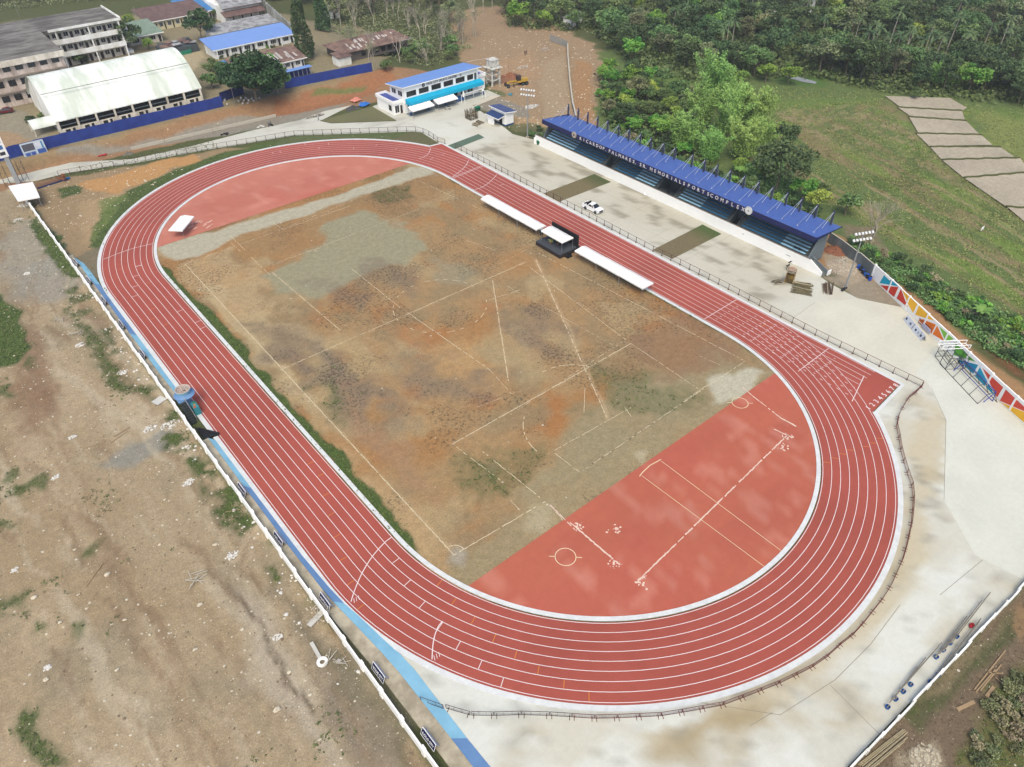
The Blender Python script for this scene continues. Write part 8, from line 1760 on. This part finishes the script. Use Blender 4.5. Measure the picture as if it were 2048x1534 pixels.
heap(P(705, 217), 'dark gravel heap left of the sports centre', 2.4, 1.6, 1.0, (82, 80, 80), 3, 0); heap(P(256, 308), 'small grey sand heap on the concrete path edge', 1.5, 1.1, .6, (116, 112, 100), 4, 0); heap(P(632, 232), 'dark grey gravel by the concrete path', 3.2, 1.1, .4, (118, 116, 110), 5, 40); heap(P(1020, 152), 'red-brown earth heap beside the grader', 3.0, 2.4, 1.2, (146, 96, 70), 6, 12); heap(P(1045, 135), 'pale rock heap on the earthworks', 2.6, 1.6, .5, (160, 140, 118), 7, 60); heap(P(1063, 213), 'white rubble below the far floodlight pole', 2.4, 1.4, .4, (176, 172, 164), 8, 70, c2=(238, 236, 230)); heap(P(1250-160, 98), 'low rubble at the roadside by the gate', 2, 1.5, .3, (150, 132, 112), 9, 30)
for (a, c, l, c_) in ((712, 203, 'salmon-pink tarpaulin over the gravel by the sports centre', (232, 150, 130)), (729, 212, 'blue tarpaulin bundle beside the gravel heap', (50, 120, 210)), (396, 249, 'bright blue tarpaulin stretched on the red bank', (40, 140, 220))):
    v = at(a, c); t = thing('tarpaulin', l, 'tarpaulin', v, .2); w_ = 2.6 if a == 396 else 1.6; rr = random.Random(a); b = MB(); g_ = [[(-w_+2*w_*i/5, -w_*.7+1.4*w_*j/5, .35+.35*rr.random()+(.5 if 0 < i < 5 and 0 < j < 5 else 0)) for i in range(6)] for j in range(6)]; b.add([p for r in g_ for p in r], [(j*6+i, j*6+i+1, j*6+i+7, j*6+i+6) for j in range(5) for i in range(5)]); b.build('sheet', mat('tarp_%d' % c_[0], RGB(*c_), .55, nscale=1, namt=.08), t)
    for p in (g_[0][0], g_[0][5], g_[5][0], g_[5][5]): b = MB(); b.tube((p[0], p[1], -.4), p, .04); b.build('peg', WOOD, t)
# ------------------------------------------------------------------ goals and banners by the mural
def pipes(t, nm, segs, r, mt):
    b = MB(); [b.tube(p, q, r) for p, q in segs]; return b.build(nm, mt, t)
o = P(1890, 739); e_ = P(1955, 808); dx_ = e_-o; dx_.z = 0; L_ = dx_.length; rz = math.atan2(dx_.y, dx_.x); DG = mat('goal_dark', RGB(62, 70, 78), .5); t = thing('football_goal', 'large dark steel goal frame lying by the mural wall', 'goal', o, rz)
pipes(t, 'front_bar', [((-1.6, 0, .05), (L_, 0, .05))], .06, DG); pipes(t, 'rear_bar', [((-1.6, 3.4, .05), (L_+.2, 3.4, .05))], .06, DG); pipes(t, 'top_bar', [((-1.4, 2.0, 2.3), (L_+.1, 2.0, 2.3))], .06, DG)
for k in range(5): q = L_*k/4; pipes(t, 'side_frame', [((q, 0, .05), (q, .9, 1.9)), ((q, .9, 1.9), (q, 2.0, 2.3)), ((q, 2.0, 2.3), (q, 3.4, .05))], .05, DG)
t = thing('football_goal', 'blue steel goal frame standing inside the dark one by the mural wall', 'goal', o, rz); BG = mat('goal_blue', RGB(60, 80, 186), .5)
pipes(t, 'crossbar', [((.6, 2.5, 2.1), (L_-.2, 2.5, 2.1))], .07, BG); pipes(t, 'ground_bar', [((.6, 2.8, .06), (L_-.2, 2.8, .06))], .06, BG)
for q in (.6, L_-.2): pipes(t, 'post', [((q, 2.5, 2.1), (q, 1.2, .05)), ((q, 2.5, 2.1), (q, 2.8, .06))], .07, BG)
o = P(1870, 713); e_ = P(1890, 739); dx_ = e_-o; dx_.z = 0; L_ = dx_.length; rz = math.atan2(dx_.y, dx_.x); t = thing('steel_cage', 'dark open steel cage frame with a white frame on top by the mural wall', 'frame', o, rz)
for z in (.05, 1.2, 2.4): pipes(t, 'ring', [((0, 0, z), (L_, 0, z)), ((L_, 0, z), (L_, 3.4, z)), ((L_, 3.4, z), (0, 3.4, z)), ((0, 3.4, z), (0, 0, z)), ((0, 1.7, z), (L_, 1.7, z))], .05, DG)
for q in (0, L_/2, L_):
    for y_ in (0, 1.7, 3.4): pipes(t, 'post', [((q, y_, 0), (q, y_, 2.4))], .05, DG)
wf = [((-.2, -.3, 2.6), (1.2, -.3, 2.6)), ((1.2, -.3, 2.6), (1.2, 4.6, 2.6)), ((1.2, 4.6, 2.6), (-.2, 4.6, 2.6)), ((-.2, 4.6, 2.6), (-.2, -.3, 2.6)), ((-.2, -.3, 3.3), (-.2, 4.6, 3.3)), ((1.2, -.3, 3.3), (1.2, 4.6, 3.3))]+[((q, y_, 2.6), (q, y_, 3.3)) for q in (-.2, 1.2) for y_ in (-.3, 1.3, 3, 4.6)]
t = thing('white_frame', 'white pipe frame resting on the dark steel cage', 'frame', o, rz); pipes(t, 'pipework', wf, .06, WH)
for i, (p_, q_, l_, txt) in enumerate((((1812, 640), (1826, 658), 'white printed A-frame board, first from the far end before the mural wall', 2), ((1827, 659), (1840, 674), 'white printed A-frame board, second from the far end before the mural wall', 1), ((1841, 675), (1850, 685) if 0 else (1846, 682), 'shorter white printed board, nearest of the three before the mural wall', 1))):
    pa, pb = P(*p_), P(*q_); d_ = pb-pa; L_ = d_.length; rz = math.atan2(d_.y, d_.x); t = thing('a_frame_board', l_, 'sign', pa, rz, 'white boards before the mural wall')
    for s, nm in ((-1, 'front_panel'), (1, 'back_panel')): b = MB(); b.hexa([(0, s*.5, 0), (L_, s*.5, 0), (L_, s*.46, 0), (0, s*.46, 0)], [(0, s*.04, 1.25), (L_, s*.04, 1.25), (L_, 0, 1.25), (0, 0, 1.25)]); p = b.build(nm, mat('board_white', RGB(226, 232, 244), .5), t)
    # printed marks on both faces
    for s in (-1, 1):
        nrm = Vector((0, s*1.25, .48)).normalized(); uu = Vector((0, -s*.48, 1.25)).normalized(); ax = uu.cross(nrm); Mx = frame(Vector((L_/2, s*.5, 0))+nrm*.012, ax, uu, nrm); b = MB(Mx)
        for k in range(txt): b.add([(-.25+(k-.5*(txt-1))*1.6+.28*math.cos(a), .68+.28*math.sin(a), 0) for a in np.linspace(0, 5.6, 9)], [tuple(range(9))])
        b.build('logo', mat('logo_navy', RGB(56, 70, 110)), t)
        b = MB(Mx)
        for k in range(4): b.box(.35, .42+.13*k, 0, .35+.5+.1*(k % 2), .48+.13*k, .004)
        b.build('print', mat('print_grey', RGB(140, 146, 166)), t)
t = thing('stacked_barrier', 'maroon stacked barrier with a pale panel leaning by the mural wall', 'barrier', P(1852, 664), math.atan2(md.y, md.x)); MR = mat('maroon', RGB(120, 52, 60), .6); b = MB(); b.box(-3, .3, .9, .5, .5, 1.0); b.box(-3, .3, .1, .5, .5, .2); [b.box(-3+.35*k, .35, .1, -2.94+.35*k, .45, 1.0) for k in range(11)]; b.build('frame', MR, t); b = MB(); b.box(-1.4, -.1, .2, .9, 0, 1.1); b.build('panel', mat('pale_lilac', RGB(206, 206, 232)), t)
# ------------------------------------------------------------------ pipes propped on blue pots, lower right
def pipe(p_, q_, label, grp='steel pipes propped on blue pots', z=.55, r=.06, c_=(132, 128, 118)):
    a, c = P(*p_), P(*q_); L_ = (c-a).length; t = thing('steel_pipe', label, 'pipe', (a.x, a.y, z), math.atan2(c.y-a.y, c.x-a.x), grp); b = MB(); b.tube((0, 0, 0), (L_, 0, .03), r); b.build('tube', mat('pipe_grey', RGB(*c_), .5, nscale=2, namt=.15), t)
    b = MB(); b.tube((-.04, 0, 0), (.12, 0, 0), r*1.4); b.build('cap', mat('pipe_cap', RGB(176, 170, 158)), t)
for p_, q_, l_ in (((1776, 1410), (1832, 1338), 'pipe of the nearest bundle, leftmost'), ((1784, 1402), (1848, 1320), 'pipe of the nearest bundle, second from the left'), ((1790, 1392), (1862, 1310), 'pipe of the nearest bundle, third from the left'), ((1797, 1385), (1880, 1290), 'longest pipe of the nearest bundle'),
                   ((1868, 1318), (1930, 1238), 'left pipe of the far bundle'), ((1876, 1312), (1948, 1222), 'middle pipe of the far bundle'), ((1884, 1306), (1960, 1206), 'right pipe of the far bundle'), ((1900, 1290), (1977, 1190), 'longest pipe of the far bundle, reaching highest'), ((1858, 1368), (1958, 1242), 'long pipe beside the low white wall'), ((1866, 1360), (1955, 1248), 'second long pipe beside the low white wall')): pipe(p_, q_, l_)
for i, (a, c) in enumerate(((1774, 1416), (1790, 1400), (1805, 1385), (1820, 1371), (1871, 1316), (1885, 1302), (1899, 1288), (1912, 1275), (1859, 1366), (1874, 1352))):
    l_ = '%s under the %s' % (['first blue pot from the near tip', 'second blue pot from the near tip', 'third blue pot from the near tip', 'fourth blue pot from the near tip'][i % 4 if i < 8 else i-8], 'nearest pipe bundle' if i < 4 else ('far pipe bundle' if i < 8 else 'pipes along the low wall'))
    t = thing('blue_pot', l_, 'pot', P(a, c), 0, 'blue pots carrying the pipes'); b = MB(); b.lathe([(.01, 0), (.22, 0), (.27, .42), (.23, .42), (.2, .1), (.01, .1)], 14); b.build('tub', mat('pot_blue', RGB(46, 104, 176), .5), t); b = MB(); b.bar((-.2, 0, .42), (.2, 0, .42), .08, .06); b.build('rest', WOOD, t)
t = thing('red_bag', 'small red bag on the concrete between the pipe bundles', 'bag', P(1942, 1253)); b = MB(); b.blob((0, 0, .2), .45, .25, .22, 4, .2, n=8, m=6); b.build('sack', mat('bag_red', RGB(190, 40, 52)), t); b = MB(); b.tube((-.15, 0, .4), (.15, 0, .42), .03); b.build('handle', BLACK, t)
for i, (p_, q_, l_) in enumerate((((1716, 1530), (1805, 1460), 0), ((1719, 1532), (1808, 1461), 0), ((1723, 1534), (1810, 1464), 0), ((1727, 1538), (1813, 1467), 0), ((1731, 1538), (1808, 1472), 0), ((1736, 1540), (1812, 1478), 0), ((1742, 1540), (1806, 1486), 0))):
    a, c = P(*p_), P(*q_); t = thing('bamboo_pole', 'grey bamboo pole in the stack outside the low white wall', 'pole', (a.x, a.y, .12+.05*i), math.atan2(c.y-a.y, c.x-a.x), 'bamboo poles outside the low wall'); b = MB(); b.tube((0, 0, 0), ((c-a).length, 0, .05), .07); [b.tube((k*.9+.4, 0, 0), (k*.9+.46, 0, 0), .085) for k in range(int((c-a).length/.9))]; o_ = b.build('culm', BAMB, t)
def plank(p_, q_, label, w_=.12, h_=.06, z=.06, mt=None, name='timber', cat='timber', grp=None):
    a, c = P(*p_), P(*q_); L_ = (c-a).length; t = tag(MB().box(0, -w_/2, 0, L_, w_/2, h_).build(name, mt or WOOD), label, cat, grp); t.location = (a.x, a.y, terr1(a.x, a.y)+z); t.rotation_euler = (0, 0, math.atan2(c.y-a.y, c.x-a.x)); return t
for p_, q_, l_, w_ in (((1948, 1380), (2010, 1302), 'longest curved timber on the soil at lower right', .14), ((1960, 1382), (2002, 1330), 'timber crossing the longest one on the soil', .14), ((1952, 1384), (1990, 1340), 'timber lying alongside the longest one on the soil', .14), ((1974, 1345), (2006, 1348), 'short timber laid across the others on the soil', .12), ((1990, 1355), (2020, 1382), 'timber slanting right on the soil', .12), ((1914, 1420), (1948, 1404), 'short wide plank on the soil at lower right', .4), ((1972, 1394), (1987, 1374), 'short wide board right of the timbers', .35), ((172, 1174), (206, 1127), 'single pale stick on the bare earth lot', .14),
                       ((172, 896), (210, 886), 'pale thin pipe on the grey gravel, left one', .07), ((222, 886), (258, 862), 'pale thin pipe on the grey gravel, middle one', .07), ((228, 874), (260, 855), 'pale thin pipe on the grey gravel, right one', .07), ((450, 1025), (488, 1018), 'thin pale stick in the grass outside the wall', .06), ((655, 1250), (700, 1330), 'long pale stick leaning at the outside of the wall', .08)):
    plank(p_, q_, l_, w_)
# broken frames and slabs on the earth lot
v = P(324, 800); t = tag(MB().prism([(-1.0, -.7), (.9, -.9), (1.1, .6), (-.8, .8)], 0, .12).build('cement_slab', mat('pale_slab', RGB(214, 214, 210), .8, nscale=1.5, namt=.06)), 'pale cement slab lying outside the wall by the gate tower', 'slab'); t.location = (v.x-.5, v.y, .1); t.rotation_euler = (.05, .06, .5)
_a, _b = P(645, 1325), P(622, 1284); t = thing('toppled_hoop', 'toppled white hoop stand with a ring base on the earth lot', 'debris', _a, math.atan2(_b.y-_a.y, _b.x-_a.x)-math.pi/2); b = MB(); b.lathe([(.3, .06), (.68, .06), (.68, .2), (.3, .2), (.3, .06)], 16); b.build('ring_base', WHD, t); b = MB(); b.hexa([(-.22, .6, .06), (.22, .6, .06), (.25, 3.1, .06), (-.25, 3.1, .06)], [(-.2, .6, .22), (.2, .6, .22), (.22, 3.1, .22), (-.22, 3.1, .22)]); b.build('stem', mat('scuffed_white', RGB(214, 212, 204), .8, nscale=2, namt=.12), t)
def jumble(v, label, n, r, seed, rz=0, L_=1.6, c_=(206, 200, 186)):
    t = thing('broken_frame', label, 'debris', v, rz); rr = random.Random(seed); mt = mat('bleached_%d' % c_[0], RGB(*c_), .8)
    for i in range(n): a = rr.uniform(0, 3.14); c = Vector((rr.uniform(-r, r), rr.uniform(-r, r), .15+.5*rr.random())); d = Vector((math.cos(a), math.sin(a), rr.uniform(-.3, .3)))*L_*rr.uniform(.5, 1)/2; b = MB(); b.tube(c-d, c+d, .04); b.build('rod', mt, t)
    return t
jumble(P(398, 1157), 'collapsed white steel frame on the bare earth lot', 9, .9, 4, L_=2.6); jumble(P(640, 1225), 'collapsed frame with pale rods leaning outside the wall', 12, 1.0, 5, L_=2.4); jumble(P(685, 1330), 'small tangle of pale rods outside the wall', 6, .7, 6); jumble(P(118, 640), 'bent white rods on the gravel of the earth lot', 6, .8, 7); jumble(P(150, 668), 'white and blue scraps on the gravel of the earth lot', 8, 1.2, 8); jumble(P(655, 1320), 'thin pale rods beside the toppled hoop stand', 5, .8, 12)
t = thing('broken_frame', 'grey boxy trough propped by the wall near the ANTIQUE board', 'debris', P(632, 1240), .3); b = MB(); b.hexa([(-1.1, -.3, .05), (1.1, -.3, .05), (1.1, .2, .05), (-1.1, .2, .05)], [(-1.2, -.4, .4), (1.2, -.4, .4), (1.2, .3, .4), (-1.2, .3, .4)]); b.build('trough', mat('scuffed_white', RGB(214, 212, 204)), t)
for (a, c, rx, l_) in ((376, 965, .9, 'patch of white rubble in the weeds outside the wall'), (466, 1110, 1.0, 'white rubble patch on the lot below the AKLAN board'), (300, 858, 1.1, 'white broken plaster on the grey gravel'), (110, 955, .7, 'pale broken block on the lot'), (30, 1140, .5, 'small pale litter pile at the left edge'), (55, 547, .8, 'white litter pile near the left edge, upper'), (145, 875, .6, 'white scraps on the lot'), (160, 690, .9, 'white rubble beside the gravel patch'), (245, 745, .9, 'white rubble outside the wall above the gate tower'), (340, 850, 1.6, 'heaped white rubble at the outer foot of the gate tower wall'), (555, 1335-60, .6, 'small white litter on the lot'), (1850, 1520, 2.0, 'pale broken rocks on the soil at the bottom right'), (95, 1335-0, .5, 'single pale boulder on the lot'), (35, 440, 1.0, 'pale litter below the flat white roof'), (50, 410, 1.6, 'pale rubble under the flat white roof edge')):
    heap(at(a, c), l_, rx, rx*.7, .08, (176, 164, 142), a, int(30*rx)+6, c2=(238, 236, 230) if a < 1800 else (206, 196, 172), st=.19 if a != 1850 else .26, name='rubble_patch', cat='rubble')
for i, (a, c) in enumerate(((70, 1195), (158, 1190), (215, 1150), (150, 1100), (320, 1090), (92, 1360), (400, 1210), (250, 1240), (300, 1270), (120, 1245), (390, 1300), (580, 1345), (485, 1260), (620, 1390), (640, 1480), (555, 1420), (235, 1340), (430, 1090), (330, 1000))):
    v = P(a, c); rr = random.Random(i); s_ = rr.uniform(.18, .42); o = MB().blob((0, 0, 0), s_, s_*.7, s_*.5, i, .35, n=7, m=5).build('rock', mat('pale_rock', RGB(222, 212, 190), .9, nscale=3, namt=.15)); o.location = (v.x, v.y, .1); tag(o, 'pale rock lying alone on the bare earth lot', 'rock', 'pale rocks on the bare earth lot')
# white plastic chairs around the big round tree, and odds on the bank
for i, (a, c) in enumerate(((450, 203), (455, 212), (478, 205), (482, 200), (488, 204), (493, 199), (498, 204), (504, 200), (508, 204), (513, 201), (519, 199), (496, 209), (486, 210), (555, 200))):
    v = at(a, c); k = {0: 'white plastic chair at the corner of the blue fence, farther of two', 1: 'white plastic chair at the corner of the blue fence, nearer of two', 2: 'white plastic chair standing apart left of the big round tree'}.get(i, 'white plastic chair under the big round tree'); chair((v.x, v.y, v.z), random.uniform(0, 6), k, (240, 240, 240), 'white plastic chairs under the big round tree' if i > 2 else None)
t = thing('concrete_mixer', 'grey and black concrete mixer beside the retaining wall', 'machine', P(540, 252)); b = MB(); b.blob((0, 0, 1.1), .6, .5, .6, 2, .05, n=12, m=8); b.build('barrel', mat('mixer_grey', RGB(130, 128, 122)), t)
for p in ((-.7, -.5), (.7, -.5), (0, .6)): b = MB(); b.bar((*p, 0), (p[0]*.3, p[1]*.3, 1.0), .08, .08); b.build('leg', BLACK, t)
for y_ in (-.6, .6): wheel(t, .5, y_, .3, .12)
for (a, c, l_, c_) in ((205, 312, 'red and white sacks beside the concrete path', (190, 60, 60)), (158, 310, 'grey cement bags beside the concrete path', (150, 146, 138)), (520, 255, 'white sacks by the retaining wall', (226, 224, 216)), (450, 270, 'black bags on the concrete path edge', (40, 40, 42)), (1022, 190, 'turquoise scrap sheet on the verge by the grader', (70, 150, 170))):
    t = thing('sacks', l_, 'sacks', at(a, c)); rr = random.Random(a)
    for k in range(5): b = MB(); b.blob((rr.uniform(-.9, .9), rr.uniform(-.5, .5), .2+.1*(k % 2)), .42, .3, .2, k, .15, n=8, m=5); b.build('sack', mat('sack_%d_%d' % (c_[0], c_[2]), RGB(*c_), .8), t)
t = thing('timber_rack', 'low rack of reddish timber with a blue end beside the concrete path', 'rack', P(102, 366), .12); RT_ = mat('red_timber', RGB(150, 110, 86), .8, nscale=2, namt=.2)
for k in range(6): b = MB(); b.box(-3.6, -1.0+.35*k, .1+.1*k, 2.6, -.8+.35*k, .18+.1*k); b.build('beam', RT_, t)
b = MB(); b.box(-3.7, -1.2, 0, 3.4, -1.05, .35); b.build('blue_rail', mat('rail_navy', RGB(44, 62, 110)), t); b = MB(); b.box(2.6, -1.2, .1, 4.4, -.7, .4); b.build('blue_end', mat('rail_blue', RGB(40, 100, 180)), t)
for xx in (-3.6, 2.6): b = MB(); b.bar((xx, -1.1, 0), (xx, 1.1, .9), .1, .1); b.build('stay', DSTEEL, t)
t = thing('rust_bush', 'dry reddish brush leaning at the start of the dark railing', 'brush', P(126, 362)); P_, T_, _c = crown_pts(9, .9, .9, .9, 6, 60, .5); mk('twigs', leaves(P_, .22, 9, tone=T_), leaf_mat('leaf_rust', RGB(150, 96, 60, .6), RGB(176, 120, 80, .6)), t)
# plinth board and creek
cr = [tuple(v) for v in PX([(1576, 149), (1596, 146), (1615, 151), (1636, 157), (1632, 161), (1608, 157), (1590, 152)])]; b = MB(); b.add([(a, c, .12+terr1(a, c)) for a, c in cr], [tuple(range(len(cr)))]); w_ = b.build('water', mat('creek_water', RGB(170, 178, 184), .12, spec=.7)); struct(w_)
for (a, c, l_, rz_, w1, m1) in ((1612, 28, 'small far hut with a brown roof among the trees of the wood', .3, 6, BROWNR), (1532, 66, 'small shed with a pale roof half hidden in the wood', .1, 5, GREYR), (1145, 52, 'low shack with grey sheet roofs beyond the gate', .2, 7, GREYR), (665, 35, 'small white house behind the second column-shaped tree', .0, 5, GREYR)):
    v = at(a, c); t = thing('small_house', l_, 'hut', v, rz_); b = MB(); b.box(-w1/2, -2, -.3, w1/2, 2, 3.6 if a < 1500 else 6.5); b.build('wall', WHD, t); h_ = 3.6 if a < 1500 else 6.5
    b = MB(); b.add([(-w1/2-.5, -2.6, h_), (w1/2+.5, -2.6, h_), (w1/2+.5, 2.6, h_), (-w1/2-.5, 2.6, h_), (-w1/2-.5, 0, h_+1.2), (w1/2+.5, 0, h_+1.2)], [(0, 1, 5, 4), (2, 3, 4, 5), (0, 4, 3), (1, 2, 5)]); b.build('roof', m1, t); b = MB(); b.box(-.5, -2.04, 0, .5, -2.0, 2.2); b.build('door', BLACK, t)
t = tag(MB().box(-.6, -.05, 0, .6, .05, .8).build('field_marker', WH), 'tiny white panel standing in the field at far right', 'panel'); v = P(1966, 455); t.location = (v.x, v.y, -.6)

# loose stones over the bare lots: too many to count
def stones(name, label, n, seed, fx, mt, smin=.05, smax=.2):
    rg = np.random.default_rng(seed); V = []; F = []; base = np.array([(1, 0, 0), (.3, .95, 0), (-.8, .6, 0), (-.8, -.6, 0), (.3, -.95, 0), (0, 0, .7)])
    for i in range(n):
        p = fx(rg)
        if p is None: continue
        s_ = smin+(smax-smin)*rg.random()**3; a = rg.random()*6.28; c, sn = math.cos(a), math.sin(a); q = base*(s_*(.7+.6*rg.random(6)))[:, None]; q = np.stack([q[:, 0]*c-q[:, 1]*sn, q[:, 0]*sn+q[:, 1]*c, q[:, 2]*.8], 1)+np.array([p[0], p[1], terr1(*p)-.01]); o = len(V); V += q.tolist(); F += [(o, o+1, o+5), (o+1, o+2, o+5), (o+2, o+3, o+5), (o+3, o+4, o+5), (o+4, o, o+5)]
    me = bpy.data.meshes.new(name); me.from_pydata(V, [], F); me.materials.append(mt); o = bpy.data.objects.new(name, me); S.collection.objects.link(o); tag(o, label, 'stones', kind='stuff')
def f1(rg):
    xx = -49.9-abs(rg.normal())*18; yy = rg.uniform(-100, 100); return (xx, yy) if xx > -92 else None
def f2(rg):
    yy = rg.uniform(-100, 98); return (-49.8-abs(rg.normal())*1.6, yy) if vnoise(np.array([yy/5]), np.array([.5]), 3)[0] > .45 else None
def f3(rg): v = P(rg.uniform(960, 1190), rg.uniform(60, 255)); return (v.x, v.y)
def f4(rg): v = P(rg.uniform(60, 420), rg.uniform(330, 460)); return (v.x, v.y) if sdtrack(v.x, v.y) > R8+3 and v.x > -48 else None
PS = mat('pale_stones', RGB(214, 204, 182), .9, nscale=2, namt=.15); DS = mat('brown_stones', RGB(140, 124, 102), .9, nscale=2, namt=.2)
stones('scattered_stones', 'pale stones scattered over the bare earth lot', 2600, 1, f1, PS); stones('scattered_clods', 'brown clods scattered over the bare earth lot', 3200, 2, f1, DS); stones('wall_rubble', 'small white rubble along the outer foot of the long wall', 420, 3, f2, mat('white_rubble', RGB(232, 230, 224), .9), .06, .3)
stones('road_stones', 'pale stones over the earthworks and dirt road', 900, 4, f3, PS, .08, .4); stones('slope_stones', 'pale stones on the bare slope by the far bend', 900, 5, f4, PS, .06, .3)
# ------------------------------------------------------------------ light haze
b = MB(); b.box(-1400, -1400, -6, 1800, 1900, 96); hz = b.build('haze', bpy.data.materials.new('haze_air')); m = hz.data.materials[0]; m.use_nodes = True; n = m.node_tree; n.nodes.clear()
pv = n.nodes.new('ShaderNodeVolumePrincipled'); pv.inputs['Color'].default_value = (.86, .92, 1.0, 1); pv.inputs['Density'].default_value = .0002; pv.inputs['Anisotropy'].default_value = .2; mo = n.nodes.new('ShaderNodeOutputMaterial'); n.links.new(pv.outputs[0], mo.inputs['Volume'])
tag(hz, 'thin pale haze over the whole valley', 'haze', kind='stuff')
